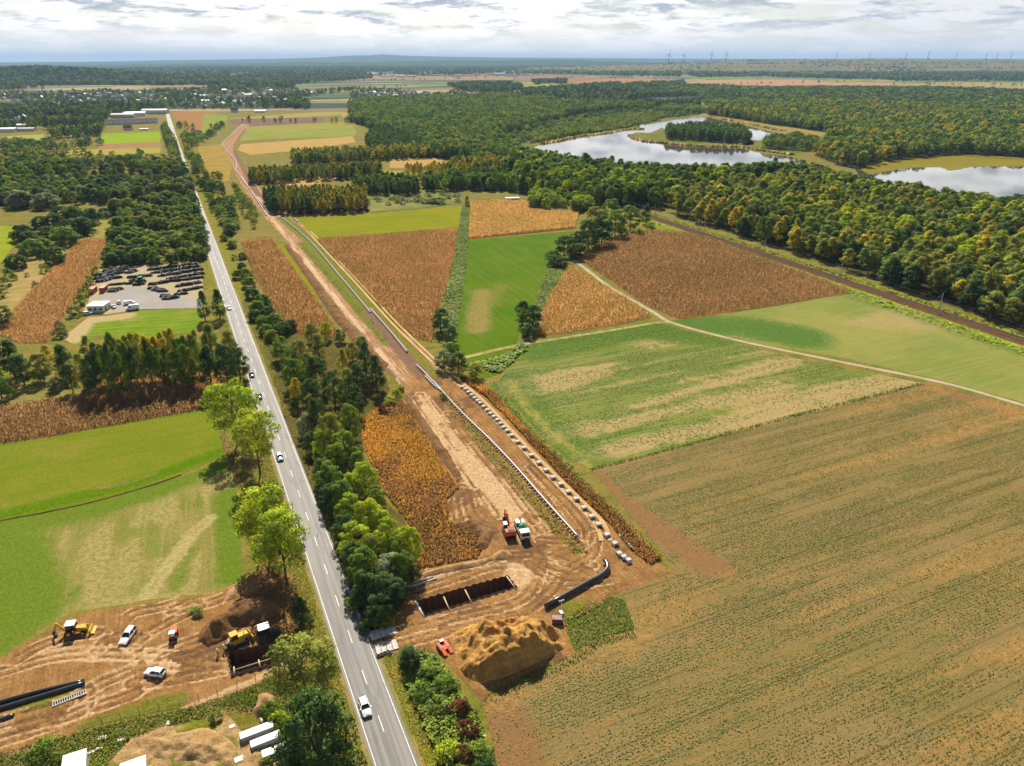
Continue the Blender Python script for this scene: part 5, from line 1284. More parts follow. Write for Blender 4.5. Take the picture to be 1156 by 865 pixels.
def generator():
    t = empty('generator', (*at(629, 701, .6), .12), ROAD_A - .5, 'maroon generator on a skid near the mouth of the black pipe', 'generator')
    m = MB(); m.box((0, 0, .85), (1.5, 2.2, 1.2)); m.build('housing', MAROON, t, bevel=.06)
    m = MB(); m.box((0, 0, .16), (1.7, 2.5, .14)); m.build('skid', DARKM, t)
    m = MB(); m.box((.76, .3, .95), (.03, .9, .6)); m.build('vent_panel', DARKM, t)
    m = MB(); m.tube([(-.4, .8, 1.4), (-.4, .8, 1.95)], .06, 8); m.build('exhaust', STEEL_G, t)
generator()
def light_mast():
    t = empty('light_mast', (*at(633.5, 694, 0), .1), .4, 'thin pale light mast between the black pipe and the maroon generator', 'light mast')
    m = MB(); m.tube([(0, 0, .3), (0, 0, 3.6)], [.08, .05], 8); m.build('mast', WHITEP, t)
    m = MB(); m.box((0, 0, .45), (.7, 1.1, .5)); m.build('base_box', WHITEP, t, bevel=.04)
    m = MB()
    for k in range(4):
        a = k * math.pi / 2 + .4; m.tube([(0, 0, .3), (.95 * math.cos(a), .95 * math.sin(a), .03)], .04, 6)
    m.build('stabiliser_legs', STEEL_G, t)
    for sx in (-.45, 0, .45):
        m = MB(); m.box((sx, .06, 3.65), (.36, .14, .28), rx=-.3); m.build('lamp', LAMPG, t)
light_mast()

# ---- road plates and tyres at the access
p0 = [(418, 719.5), (447.5, 711)]; p1 = [(424, 735), (449, 728)]
k = 0
for rI, (a, b) in enumerate((p0, p1)):
    n = 5 if rI == 0 else 4
    for i in range(n):
        f_ = (i + .5) / n; u = a[0] + (b[0] - a[0]) * f_; v = a[1] + (b[1] - a[1]) * f_
        m = MB(); m.box((0, 0, .09), (1.02, 2.7, .16)); o = m.build('concrete_slab', CONC, None, bevel=.02)
        x, y = at(u, v); o.location = (x, y, .16 + .01 * (k % 3)); o.rotation_euler = (0, 0, px_heading(a, b) + random.uniform(-.03, .03)); k += 1
        tag(o, 'pale concrete slab in the upper run at the site access' if rI == 0 else 'pale concrete slab in the lower run at the site access, above the tyres', 'concrete slab', 'slabs at the site access')
def tyre(px, lab, grp, z=.12, r=.5):
    m = MB(); n = 14; secs = []
    for i in range(n):
        a = 2 * math.pi * i / n
        secs.append([((r - .17 + .17 * math.cos(b)) * math.cos(a), (r - .17 + .17 * math.cos(b)) * math.sin(a), .15 + .14 * math.sin(b)) for b in [2 * math.pi * q / 8 for q in range(8)]])
    secs.append(secs[0]); m.loft(secs, 0, True, False)
    o = m.build('tyre', RUBBER); o.location = (*at(*px), z); return tag(o, lab, 'tyre', grp)
for q in [(427.5, 741.5), (431, 740), (434.5, 738.5), (438, 737), (440, 739)]: tyre(q, 'black tyre lying along the lower slabs at the site access', 'tyres at the site access')
for q in [(419, 712.5), (422, 711), (425, 710)]: tyre(q, 'black tyre lying above the upper slabs at the site access', 'tyres at the site access')

# ---- barrier along the lower edge of the left site: posts and tape
FEN = [(4, 858), (36, 850), (66, 838), (96, 826), (116, 819), (137, 813), (158, 807), (180, 801), (203, 797), (225, 792), (246, 786), (268, 778), (289, 768), (309, 757)]
t = empty('barrier_fence', (*at(*FEN[0]), 0), label='thin post and tape barrier fence along the lower edge of the muddy site', cat='fence'); c0 = at(*FEN[0])
fp = [(at(u, v)[0] - c0[0], at(u, v)[1] - c0[1]) for u, v in FEN]
for x, y in fp:
    m = MB(); m.tube([(x, y, 0), (x + random.uniform(-.06, .06), y, 1.9)], .05, 6); m.build('post', STEEL_R, t)
m = MB()
for zz in (1.0, 1.45):
    L = []
    for i in range(len(fp) - 1):
        for q in range(4):
            f_ = q / 4; L.append((fp[i][0] + (fp[i + 1][0] - fp[i][0]) * f_, fp[i][1] + (fp[i + 1][1] - fp[i][1]) * f_, zz - .22 * math.sin(math.pi * f_)))
    m.tube(L, .012, 4)
m.build('barrier_tape', plain('barrier_tape', (.75, .55, .5), .6), t)

# ---- beams, grating, shed roofs, boards, netting
def beam(pa, pb, lab):
    A = np.array(at(*pa, 1.0)); B = np.array(at(*pb, 1.0)); c = (A + B) / 2; L = np.linalg.norm(B - A)
    t = empty('white_container', (c[0], c[1], .05), math.atan2(B[1] - A[1], B[0] - A[0]), lab, 'container', 'long white containers')
    m = MB(); m.box((0, 0, .55), (L, 1.45, .95)); m.build('shell', plain('container_side', (.36, .37, .39), .6, grime=.4), t, bevel=.03)
    m = MB(); m.box((0, 0, 1.07), (L + .06, 1.52, .10)); m.build('lid', plain('container_lid', (.80, .79, .76), .5, grime=.2), t, bevel=.015)
    for sx in (-.35, .35):
        m = MB(); m.box((L * sx, 0, .04), (.2, 1.5, .08)); m.build('skid', TIMBER, t)
beam((271, 831.5), (308, 817.5), 'long white topped container nearest the sand heap, upper of three'); beam((283, 841), (316, 828), 'middle long white topped container of the three'); beam((296, 852), (331, 839), 'long white topped container nearest the orange netting')
t = empty('steel_grating', (*at(79, 790), .25), px_heading((65, 794), (93, 783)), 'grey steel lattice grating lying below the black pipes', 'steel grating')
m = MB()
for k in range(15): m.box((-2.7 + .385 * k, 0, .14), (.09, 1.1, .2))
m.build('cross_bars', CONC_L, t)
for yy in (-.55, .55):
    m = MB(); m.box((0, yy, .14), (5.6, .12, .26)); m.build('side_rail', STEEL_G, t)
def shed(quad, hgt, lab, ridged):
    P = [np.array(at(u, v, hgt)) for u, v in quad]; c = sum(P) / 4
    t = empty('shed', (c[0], c[1], 0), label=lab, cat='shed')
    q = [(p - c) for p in P]
    m = MB(); V = [(x * .94, y * .94, 0) for x, y in q] + [(x * .94, y * .94, hgt - .12) for x, y in q]
    m.add(V, [(0, 1, 5, 4), (1, 2, 6, 5), (2, 3, 7, 6), (3, 0, 4, 7)]); m.build('wall', plain('shed_wall', (.42, .40, .37), .8, grime=.4), t)
    m = MB(); n = 14 if ridged else 3
    for i in range(n):
        f0, f1 = i / n, (i + (.86 if ridged else .985)) / n
        a0 = q[0] + (q[1] - q[0]) * f0; a1 = q[0] + (q[1] - q[0]) * f1; b0 = q[3] + (q[2] - q[3]) * f0; b1 = q[3] + (q[2] - q[3]) * f1
        z0 = hgt + (.05 if i % 2 else .0)
        m.add([(*a0, z0), (*a1, z0), (*b1, z0 + .25), (*b0, z0 + .25), (*a0, z0 - .08), (*a1, z0 - .08), (*b1, z0 + .17), (*b0, z0 + .17)], [(0, 1, 2, 3), (7, 6, 5, 4), (0, 4, 5, 1), (1, 5, 6, 2), (2, 6, 7, 3), (3, 7, 4, 0)])
    m.build('roof', plain('shed_roof', (.82, .82, .80), .45, grime=.2), t)
    m = MB(); mid = (q[0] + q[3]) / 2 * .945; d = (q[3] - q[0]) * .16
    m.add([(*(mid - d), .02), (*(mid + d), .02), (*(mid + d), hgt * .8), (*(mid - d), hgt * .8)], [(0, 1, 2, 3)]); m.build('door', DARKM, t)
shed([(67, 880), (71, 853), (98, 845.5), (97, 880)], 2.4, 'bright white roofed shed beside the leafy bush', False)
shed([(122, 890), (136, 862), (165, 853), (166, 890)], 2.2, 'ribbed white roofed shed in front of the broad sand heap', True)
for (u, v, l, w, a, lab) in [(115.5, 834, 1.4, .8, .35, 'white board lying in the weeds, topmost of the loose boards'), (112, 846, 1.3, .5, .4, 'narrow white board beside the bright shed roof'), (103, 850, 1.6, .5, .4, 'long narrow white board touching the shed corner'), (190, 817, .5, .8, .1, 'small upright white board below the barrier'), (137, 836, 1.2, .5, .4, 'small white board beside the sand heap edge'), (262, 821, .9, .7, .5, 'white slab lying above the containers'), (270, 858, 1.5, 1.0, .6, 'white slab lying below the containers'), (296, 814, .5, 1.2, .5, 'narrow white board at the end of the upper container')]:
    m = MB(); m.box((0, 0, .1), (l, w, .18)); o = m.build('white_board', plain('white_board', (.8, .79, .76), .6), None, bevel=.02); o.location = (*at(u, v), .1); o.rotation_euler = (.06, .05, a); tag(o, lab, 'board')
m = MB()
for k in range(26):
    a = random.uniform(0, 6.3); r = random.uniform(0, 1.0); z0 = .15 + random.random() * .7
    P_ = [(r * math.cos(a + q * .5) * .8, r * math.sin(a + q * .5) * 1.7, z0 + .2 * math.sin(q * 1.3 + k)) for q in range(7)]
    m.tube(P_, .09, 5)
o = m.build('orange_netting', plain('orange_netting', (.62, .17, .06), .8), None); o.location = (*at(340, 850), .05); tag(o, 'crumpled heap of orange netting beside the big dark tree', 'netting')

# ---- people
def person(px, z, hd, lab, vest, trousers=NAVY, helmet=HELM, arm=.25):
    t = empty('person', (*at(*px), z), hd, lab, 'person')
    J = {'pel': (0, 0, .95, .15), 'waist': (0, 0, 1.12, .14), 'chest': (0, .01, 1.36, .165), 'neck': (0, .01, 1.53, .06), 'head': (0, .03, 1.63, .085), 'top': (0, .03, 1.76, .07)}
    names = []; V = []; Rr = []; E_ = []
    def add(n, p, r): names.append(n); V.append(p); Rr.append(r); return len(V) - 1
    idx = {k: add(k, v[:3], v[3]) for k, v in J.items()}
    for a, b in (('pel', 'waist'), ('waist', 'chest'), ('chest', 'neck'), ('neck', 'head'), ('head', 'top')): E_.append((idx[a], idx[b]))
    for s_ in (-1, 1):
        ch = [idx['pel']] + [add('l', p, r) for p, r in [((s_ * .10, 0, .86), .10), ((s_ * .12, .03 * s_, .50), .07), ((s_ * .13, -.02, .10), .05), ((s_ * .13, .14, .05), .045)]]
        E_ += list(zip(ch, ch[1:]))
        ch = [idx['chest']] + [add('a', p, r) for p, r in [((s_ * .20, 0, 1.43), .075), ((s_ * .29, .02, 1.15), .05), ((s_ * .27, .1 + arm * (s_ > 0), .92 + arm * (s_ > 0)), .04), ((s_ * .26, .15 + arm * 1.3 * (s_ > 0), .84 + arm * 1.2 * (s_ > 0)), .035)]]
        E_ += list(zip(ch, ch[1:]))
    me = bpy.data.meshes.new('body'); me.from_pydata(V, E_, []); o = link_mesh('body', me, t)
    md = o.modifiers.new('skin', 'SKIN')
    for i, r in enumerate(Rr): me.skin_vertices[0].data[i].radius = (r, r)
    me.skin_vertices[0].data[0].use_root = True
    o.modifiers.new('sub', 'SUBSURF').levels = 1; o.modifiers['sub'].render_levels = 1
    dg = bpy.context.evaluated_depsgraph_get(); m2 = bpy.data.meshes.new_from_object(o.evaluated_get(dg)); o.modifiers.clear(); o.data = m2
    m2.materials.clear()
    for q in (SKIN, trousers, vest, DARKM): m2.materials.append(q)
    for p_ in m2.polygons:
        z_ = p_.center.z; ax = abs(p_.center.x)
        p_.material_index = 3 if z_ < .12 else (1 if z_ < .96 and ax < .22 else (2 if .9 < z_ < 1.5 or (ax > .2 and z_ > .98) else 0)); p_.use_smooth = True
    m = MB(); m.ball((0, .03, 1.72), .125, 0, 12, 6, (1, 1.15, .85)); m.box((0, .13, 1.70), (.2, .14, .03)); m.build('helmet', helmet, t)
    m = MB(); m.box((0, -.002, 1.36), (.31, .27, .34), taper=.88); m.build('vest', vest, t, bevel=.05)
person((246.5, 741), .2, .3, 'person in a yellow green vest standing at the corner of the smaller excavation', HIVIS)
person((253.5, 736), .2, -1.2, 'person in a yellow green vest beside the bulldozer, hand forward', HIVIS, arm=.32)
person((85, 721), .2, 2.9, 'person in a red jacket standing by the backhoe loader', plain('red_jacket', (.50, .03, .04), .8), DARKM)

# ---- road furniture
for i, (u, v) in enumerate([(348, 534.5), (358.5, 604), (330, 500)]):
    t = empty('marker_post', (*at(u, v), 0), ROAD_A, ['white marker post on the verge below the tall belt trees', 'white marker post on the verge beside the lime green trees', 'white marker post on the verge opposite the silver car'][i], 'marker post')
    m = MB(); m.prism([(-.06, 0), (.06, 0), (.06, 1.0), (-.06, 1.1)], 'x', .12); m.build('post', WHITEP, t)
    m = MB(); m.box((0, -.065, .85), (.07, .02, .18)); m.build('reflector', TAILR, t)
t = empty('fallen_pole', (*at(448, 681), .1), 0, 'pale leaning pole at the edge of the tree belt by the site access', 'pole')
A = at(441, 670, 2.0); B = at(453, 691, 0); c_ = at(448, 681)
m = MB(); m.tube([(A[0] - c_[0], A[1] - c_[1], 1.9), (B[0] - c_[0], B[1] - c_[1], 0)], .06, 6); m.build('shaft', PALE_GLINT, t)
m = MB(); m.box((A[0] - c_[0], A[1] - c_[1], 1.9), (.3, .05, .3)); m.build('plate', WHITEP, t)

# ---- yard with white hut, red containers, vans and black stacks
def box_building(px, hd, dims, lab, wallm, roofm, name='hut', cat='hut', z=.05, openings=3, grp=None):
    x, y = at(*px); t = empty(name, (x, y, z), hd, lab, cat, grp); L, W, Hh = dims
    m = MB(); m.box((0, 0, Hh / 2), (L, W, Hh)); m.build('wall', wallm, t)
    m = MB(); m.box((0, 0, Hh + .1), (L + .5, W + .5, .2)); m.build('roof', roofm, t, bevel=.03)
    for k in range(openings):
        xx = -L / 2 + L * (k + .5) / openings
        m = MB(); m.box((xx, -W / 2 - .01, Hh * .52), (1.1, .06, .95)); w = m.build('window', GLASSD, t)
    m = MB(); m.box((L / 2 + .01, -W * .2, 1.02), (.06, 1.0, 2.0)); m.build('door', DARKM, t)
    return t
rd = ROAD_A - math.pi / 2
WALLW = plain('white_render', (.62, .60, .55), .8, grime=.3)
box_building((112.5, 350), rd - .38, (7.5, 7.5, 3.0), 'white hut with a flat bright roof in the tyre yard', WALLW, plain('white_sheet_roof', (.85, .85, .84), .5, grime=.15))
for px, lab in [((105.5, 330.5), 'red shipping container nearer the maize strip'), ((117.5, 329), 'red shipping container nearer the tyre stacks')]:
    x, y = at(*px); t = empty('shipping_container', (x, y, .05), rd - .25 + math.pi / 2, lab, 'shipping container', 'red containers in the yard')
    m = MB()
    m.box((0, 0, 1.3), (6.05, 2.44, 2.5)); m.build('shell', plain('container_red', (.34, .055, .045), .6, grime=.3), t)
    m = MB(); m.box((0, 0, 2.6), (6.1, 2.5, .08)); m.build('roof', plain('container_roof_red', (.55, .16, .14), .6, grime=.3), t)  # roof in a lighter red than the shell
    for sx in (-.6, .6):
        m = MB(); m.box((3.05, sx, 1.25), (.06, 1.1, 2.3)); m.build('door', REDM, t)
def van(px, to, lab, L=5.9, Hh=2.5, paint=WHITEP):
    t = empty('van', (*at(*px, 1.0), .06), px_heading(px, to) - math.pi / 2, lab, 'van')
    f_ = L / 2; m = MB(); m.prism([(-f_, .4), (f_, .4), (f_, .95), (f_ - .75, 1.25), (f_ - 1.55, Hh - .1), (f_ - 1.8, Hh), (-f_ + .1, Hh), (-f_, Hh - .15)], 'x', 1.95); m.build('body', paint, t, bevel=.08)
    m = MB(); m.add([(-.88, f_ - .80, 1.30), (.88, f_ - .80, 1.30), (.80, f_ - 1.52, Hh - .2), (-.80, f_ - 1.52, Hh - .2)], [(0, 1, 2, 3)])
    for sx in (-1, 1): m.box((sx * .98, f_ - 1.9, 1.65), (.04, 1.0, .65))
    m.build('window', GLASSD, t)
    for sx in (-1, 1):
        wheel(t, sx * .88, f_ - 1.0, .36, .24, STEEL_G); wheel(t, sx * .88, -f_ + 1.1, .36, .24, STEEL_G)
        m = MB(); m.box((sx * .7, f_ - .02, .85), (.36, .08, .2)); m.build('headlight', LAMPG, t)
van((149.5, 347.5), (140, 348.5), 'long white van parked below the grey yard surface')
van((146, 341.5), (155, 340.5), 'white pickup height van behind the long white van', 5.0, 1.95)
car('white car parked beside the white hut corner', WHITEP, (99.5, 353.5), (108, 352), 4.4, 1.8, 1.5, 'suv', .13, 'cars parked in the yard')
car('white car parked between the hut and the long van', WHITEP, (128, 346), (124, 339), 4.4, 1.8, 1.5, 'sedan', .13, 'cars parked in the yard')
car('white car behind the car between hut and van', WHITEP, (134, 341), (131, 335), 4.4, 1.8, 1.5, 'hatch', .13, 'cars parked in the yard')
tractor((159.5, 317.5), (165, 315), 'green tractor standing among the black tyre stacks', .06, GREENT, GREENT, 1.3)
# black stacks: each a mound of stacked tyres
def tyre_stack_mesh(seed, n, rows):
    rr = random.Random(seed); V = []; F = []
    base = []
    for lay in range(3):
        m_ = n - lay
        for k in range(m_):
            for q in range(rows - (1 if lay == 2 else 0)):
                base.append(((k - m_ / 2 + .5) * .92 + rr.uniform(-.1, .1), (q - (rows - 1) / 2) * .95 + rr.uniform(-.1, .1), .22 + lay * .42 + rr.uniform(-.04, .04), rr.uniform(-.35, .35), rr.uniform(-.35, .35)))
    for x, y, z, tx, ty in base:
        o = len(V); M = Matrix.Translation((x, y, z)) @ Matrix.Rotation(tx, 4, 'X') @ Matrix.Rotation(ty, 4, 'Y')
        for k in range(8):
            a = k * math.pi / 4
            for r_, h_ in ((.30, .12), (.52, .13), (.52, -.13)): V.append(tuple(M @ Vector((r_ * math.cos(a), r_ * math.sin(a), h_))))
        for k in range(8):
            k2 = (k + 1) % 8
            F.append((o + k * 3, o + k * 3 + 1, o + k2 * 3 + 1, o + k2 * 3)); F.append((o + k * 3 + 1, o + k * 3 + 2, o + k2 * 3 + 2, o + k2 * 3 + 1))
    me = bpy.data.meshes.new('tyre_stack'); me.from_pydata(V, [], F); me.materials.append(plain('old_rubber', (.026, .026, .029), .55, grime=.35, scale=1.2)); me.update(); return me
TS = [tyre_stack_mesh(i, n, r_) for i, (n, r_) in enumerate([(6, 2), (8, 2), (5, 3), (10, 2), (7, 3)])]
def stacks(rows_, lab):
    for (ua, va), (ub, vb), cnt in rows_:
        for i in range(cnt):
            f_ = (i + random.uniform(.3, .7)) / cnt; u = ua + (ub - ua) * f_; v = va + (vb - va) * f_
            o = link_mesh('tyre_stack', TS[random.randrange(5)]); x, y = at(u, v); o.location = (x, y, .06)
            o.rotation_euler = (0, 0, rd - .25 + random.uniform(-.15, .15)); o.scale = (.8, .8, random.uniform(.85, 1.2)); tag(o, lab, 'tyre stack', 'black stacks in the yard')
stacks([((110, 312), (140, 304), 10), ((107, 316), (137, 308), 10), ((110, 319), (135, 313), 8), ((128, 322), (138, 321), 3), ((120, 307), (142, 302), 8), ((126, 330), (132, 327), 3)], 'low stack of black tyres on the side of the red containers')
stacks([((146, 314), (166, 312), 8), ((144, 309), (152, 306), 3), ((150, 317), (158, 318), 3), ((155, 322), (160, 321), 3), ((145, 320), (147, 321), 3)], 'stack of black tyres in the middle of the yard by the green tractor')
stacks([((172, 309), (224, 301), 14), ((180, 312.5), (225, 305), 14), ((190, 316), (225, 309.5), 13), ((172, 321.5), (192, 318), 8), ((195, 318), (225, 314), 10), ((172, 326), (186, 330), 5), ((184, 334), (190, 336), 3), ((188, 338), (200, 336), 5), ((200, 324), (225, 319), 8), ((202, 330), (225, 325), 8), ((198, 334), (210, 331), 3), ((172, 305), (222, 298), 13)], 'stack of black tyres in the packed rows on the road side of the yard')
# ================================================================== VEGETATION
# ---- maize and other tall crops
maize_soil = field_mat('maize_soil', (.22, .13, .07), (.27, .16, .085), 12, speck=(.8, .4))
def maize(px, ang, mat, label, seed, sp=1.5, step=.55, h=2.0, w=.2, per=6, thin=None, soil=True, name='maize_crop'):
    loop = ats(px)
    if soil: sheet('maize_ground', loop, .06, maize_soil, seed=seed)
    x, y = row_points(loop, ang, sp, step, seed)
    if thin is not None:
        k = RNG.uniform(0, 1, len(x)) < thin(x, y); x, y = x[k], y[k]
    hh = h * (.82 + .36 * fbm(x, y, 14, 3, seed))
    return blades(name, x, y, hh, w, mat, label, 'maize crop', per=per, z=.05, lean=.14, seed=seed, droop=2)
maize([(652, 293), (668, 282), (700, 266), (742, 262), (772, 263), (800, 270), (867, 295), (960, 330), (880, 344), (767, 360), (752, 355), (722, 340), (690, 317)], ROAD_A, LM['maizedark'], 'large field of brown ripe maize beside the railway', 101, sp=1.1, step=.6)
maize([(643, 301), (690, 328), (736, 357), (700, 366), (650, 374), (604, 381), (609, 362), (618, 338)], ROAD_A, LM['maizegold'], 'small triangular field of orange maize in the fork of the tracks', 102, sp=1.5, step=.5)
maize([(531, 229), (560, 227), (612, 229), (655, 237), (648, 258), (578, 265), (529.5, 270)], ROW_A, LM['maizegold'], 'bright golden maize field before the dark wood', 103, sp=1.2, step=.6, w=.32)
maize([(357, 271), (440, 265), (517, 259), (513, 290), (505, 321), (497, 350), (487, 386), (470, 382), (452, 368), (429, 346), (395, 308)], ROAD_A, LM['maize'], 'large orange brown maize field beside the pipe strip', 104, sp=1.1, step=.6)
maize([(272, 274), (306, 270), (330, 300), (358, 340), (386, 380), (362, 380), (330, 374), (305, 345), (286, 310)], ROAD_A, LM['maize'], 'narrow strip of orange maize between road shrubs and stripped soil', 105, sp=1.1, step=.55)
maize([(-120, 475), (0, 463), (75, 452), (150, 446), (240, 437), (241, 459), (180, 470), (120, 480.5), (60, 491.5), (0, 500), (-120, 517)], ROW_A, LM['maizedark'], 'narrow strip of brown maize above the bright meadow', 106, sp=.9, step=.45, w=.2)
maize([(-6, 376), (40, 325), (87, 275), (98, 270), (124, 272), (115, 292), (95, 325), (72, 357), (53, 388), (22, 387)], R(63), LM['maize'], 'sloping strip of orange maize beside the round hedge trees', 107, sp=1.1, step=.55, h=1.6)
maize([(450, 300), (500, 300)], 0, LM['maize'], '', 1) if False else None
# golden and brown standing stalks
x, y = scatter_in(rough_loop(ats(F_GOLD), 2.5, .8, 39), 11, 111, margin=.1, thin=lambda x, y: 1 - .92 * np.exp(-(np.minimum.reduce([np.abs(dist_line(x, y, q) - 1.05) for q in RUTS_R]) / .45) ** 2) * sstep(150, 155, y))
dk = sstep(.42, .58, fbm(x, y, 13, 3, 91) + .25 * sstep(188, 158, y) - .02)
br = RNG.uniform(0, 1, len(x)) < dk * .85
blades('dry_crop', x[~br], y[~br], .62, .2, LM['golden'], 'golden orange standing crop beside the dark earth bank', 'dry crop', per=3, z=.05, lean=.14, seed=5)
blades('dry_crop', x[br], y[br], .6, .2, LM['brownstalk'], 'dark brown patches of crop towards the red excavator', 'dry crop', per=3, z=.05, lean=.14, seed=6)
x, y = scatter_in(rough_loop(ats(F_DRY), 2.5, .6, 40), 13, 112, margin=.1)
dk = sstep(.40, .55, fbm(x, y, 10, 3, 95) + .35 * sstep(215, 185, y)); br = RNG.uniform(0, 1, len(x)) < dk * .8
blades('dry_grass', x[~br], y[~br], .62, .18, LM['golden'], 'golden dry grass strip beside the row of concrete weights', 'dry grass', per=3, z=.28, lean=.16, seed=7)
blades('dry_grass', x[br], y[br], .7, .18, LM['brownstalk'], 'brown dry stalks in the strip beside the last concrete weights', 'dry grass', per=3, z=.28, lean=.16, seed=8)

# low crop plants in their rows
def low_crop(px, sp, step, h, w, mat, lab, seed, thin, ymax, per=2):
    x, y = row_points(ats(px), ROW_A, sp, step, seed, .18)
    k = (y < ymax) & (np.abs(x) < .80 * y + 25); x, y = x[k], y[k]
    k = RNG.uniform(0, 1, len(x)) < thin(x, y); x, y = x[k], y[k]
    print('low crop', len(x))
    return blades('crop_rows', x, y, h * RNG.uniform(.6, 1.3, len(x)), w, mat, lab, 'low crop', per=per, z=.05, lean=.5, seed=seed)
def beet_cover(x, y):
    a_ = x * E2[0] + y * E2[1]; c_ = x * E1[0] + y * E1[1]
    r, g, b = m_beet(x, y)
    return np.clip(.95 * sstep(.30, .62, fbm(a_ / 10, c_, 2.4, 4, 402)) * (.35 + .9 * fbm(a_ / 3, c_, 26, 3, 403)) + .35 * g, 0, 1) * (1 - .93 * r) * (1 - .7 * b)
low_crop(F_BEET, .75, .28, .18, .21, LM['beet'], 'rows of low olive green plants in the big brown field', 401, beet_cover, 262)
def pale_cover(x, y):
    a_ = x * E2[0] + y * E2[1]; c_ = x * E1[0] + y * E1[1]
    r, g, b = m_pale(x, y)
    return np.clip(1.1 * sstep(.30, .60, fbm(a_ / 10, c_, 2.8, 4, 405)), 0, 1) * (1 - .75 * r) * (1 - .8 * b)
low_crop(F_PALE, .9, .5, .22, .34, LM['palecrop'], 'rows of low plants in the pale green field', 404, pale_cover, 330)
# grass and weeds along edges
def fringe(name, px_or_line, w0, w1, dens, h, w, mat, label, seed, world=False, z=.05):
    L = px_or_line if world else smooth_line(ats(px_or_line), 1.5)
    x, y = scatter_line(L, w0, w1, dens, seed)
    k = RNG.uniform(0, 1, len(x)) < .35 + .8 * (fbm(x, y, 5, 3, seed) - .1); x, y = x[k], y[k]
    hh = h * (.5 + fbm(x, y, 4, 3, seed + 1))
    return blades(name, x, y, hh, w, mat, label, 'grass' if 'grass' in name else 'weeds', per=3, z=z, lean=.35, seed=seed)
nearroad = [road_point(s_) for s_ in np.arange(S0 + 20, S0 + 330, 4.0)]
fringe('verge_grass', nearroad, 4.6, 9.0, 9, .26, .11, LM['grass'], 'short green and straw grass on the verge on the construction side of the road', 121, True)
fringe('verge_grass', nearroad, -8.8, -4.4, 9, .26, .11, LM['grass'], 'short green and straw grass on the verge on the parked cars side of the road', 122, True)
fringe('dry_verge_grass', nearroad, 4.3, 9.0, 9, .26, .1, LM['drygrass'], 'straw coloured tufts on the verge on the construction side of the road', 123, True)
fringe('dry_verge_grass', nearroad, -9, -4.2, 9, .26, .1, LM['drygrass'], 'straw coloured tufts on the verge on the parked cars side of the road', 124, True)
fringe('field_edge_grass', [(668, 531), (750, 510), (860, 480), (960, 454), (1043, 434)], -1.0, .3, 9, .45, .18, LM['weeds'], 'dark grass margin dividing the pale crop from the brown crop', 125)
fringe('field_edge_grass', [(545, 789), (575, 771), (652, 737), (668, 722), (714, 711)], -.2, 2.2, 12, .4, .15, LM['weeds'], 'green weedy edge below the orange sand heap', 126)
fringe('field_edge_grass', [(532, 430), (556, 443), (612, 502), (690, 575), (722, 607), (745, 632)], -1.2, .8, 12, .5, .13, LM['drygrass'], 'pale yellow grass edge of the dry strip', 127)
fringe('field_edge_grass', [(640, 700), (664, 688), (690, 670)], -1.2, .8, 12, .5, .13, LM['drygrass'], 'straw grass under the straight run of the black pipe', 128)
fringe('field_edge_grass', [(556, 432), (575, 458), (610, 497), (640, 524), (668, 556)], -1, 1, 3, .4, .4, LM['weeds'], 'green grass edge of the pale crop', 129)
fringe('pipe_weeds', [(500, 445), (548, 505), (590, 552), (622, 590), (646, 615), (650, 625)], -2.4, 1.6, 2.2, .6, .3, LM['olive'], 'weeds growing along the longest pale pipe', 130)
fringe('pipe_weeds', [(500, 445), (548, 505), (590, 552), (622, 590), (646, 615), (650, 625)], -2.6, 1.8, 4, .55, .28, LM['brownstalk'], 'brown dead weeds among the green along the longest pale pipe', 131)
fringe('pipe_weeds', [(340, 275), (372, 310), (408, 352), (440, 388)], -1, 3, 1.6, .5, .4, LM['olive'], 'weeds along the upper pale pipes', 132)
x, y = scatter_in(ats([(636, 692), (662, 690), (690, 672), (706, 678), (716, 710), (668, 722), (650, 736), (640, 716)]), 16, 133)
blades('corner_weeds', x, y, .26, .13, LM['weeds'], 'bright green weedy corner beside the black bent pipe', 'weeds', per=3, z=.06, seed=33)
x, y = scatter_in(ats([(0, 850), (95, 826), (140, 813), (205, 801), (250, 791), (289, 773), (318, 764), (352, 760), (362, 800), (378, 870), (335, 870), (318, 845), (290, 805), (255, 800), (225, 812), (150, 832), (120, 865), (0, 900)]), 14, 134)
hh = .25 + .8 * fbm(x, y, 3.5, 3, 44) ** 1.5
blades('rough_weeds', x, y, hh * .7, .14, LM['weeds'], 'rough green weeds below the barrier fence', 'weeds', per=3, z=.05, seed=34)
x, y = scatter_in(ats([(0, 850), (95, 826), (205, 801), (289, 773), (352, 755), (362, 800), (378, 880), (335, 870), (318, 845), (290, 805), (225, 812), (150, 832), (100, 865), (0, 890)]), 9, 135)
blades('rough_dry_weeds', x, y, .34, .1, LM['drygrass'], 'straw coloured weeds below the barrier fence', 'weeds', per=3, z=.05, seed=35)
x, y = scatter_in(ats([(244, 470), (262, 500), (285, 530), (312, 590), (325, 640), (318, 645), (290, 640), (278, 600), (268, 545), (255, 520), (248, 490)]), 7, 146)
blades('rough_dry_weeds', x, y, .4, .12, LM['drygrass'], 'dry grass under the tall roadside trees beside the meadow', 'weeds', per=3, z=.05, seed=47)
x, y = scatter_in(ats([(300, 640), (318, 640), (338, 680), (352, 740), (330, 735), (322, 700), (308, 670)]), 9, 136)
blades('rough_dry_weeds', x, y, .4, .12, LM['drygrass'], 'dry weeds on the bank beside the roadside trees', 'weeds', per=3, z=.15, seed=36)
fringe('rail_side_weeds', RAILLINE, 5.6, 9.5, .9, .8, 1.0, LM['olive'], 'olive weeds on the field side of the railway', 137, True)
fringe('rail_side_weeds', RAILLINE, -16, -7, .35, .9, 1.1, LM['lime'], 'lime green weeds between railway and forest', 138, True)
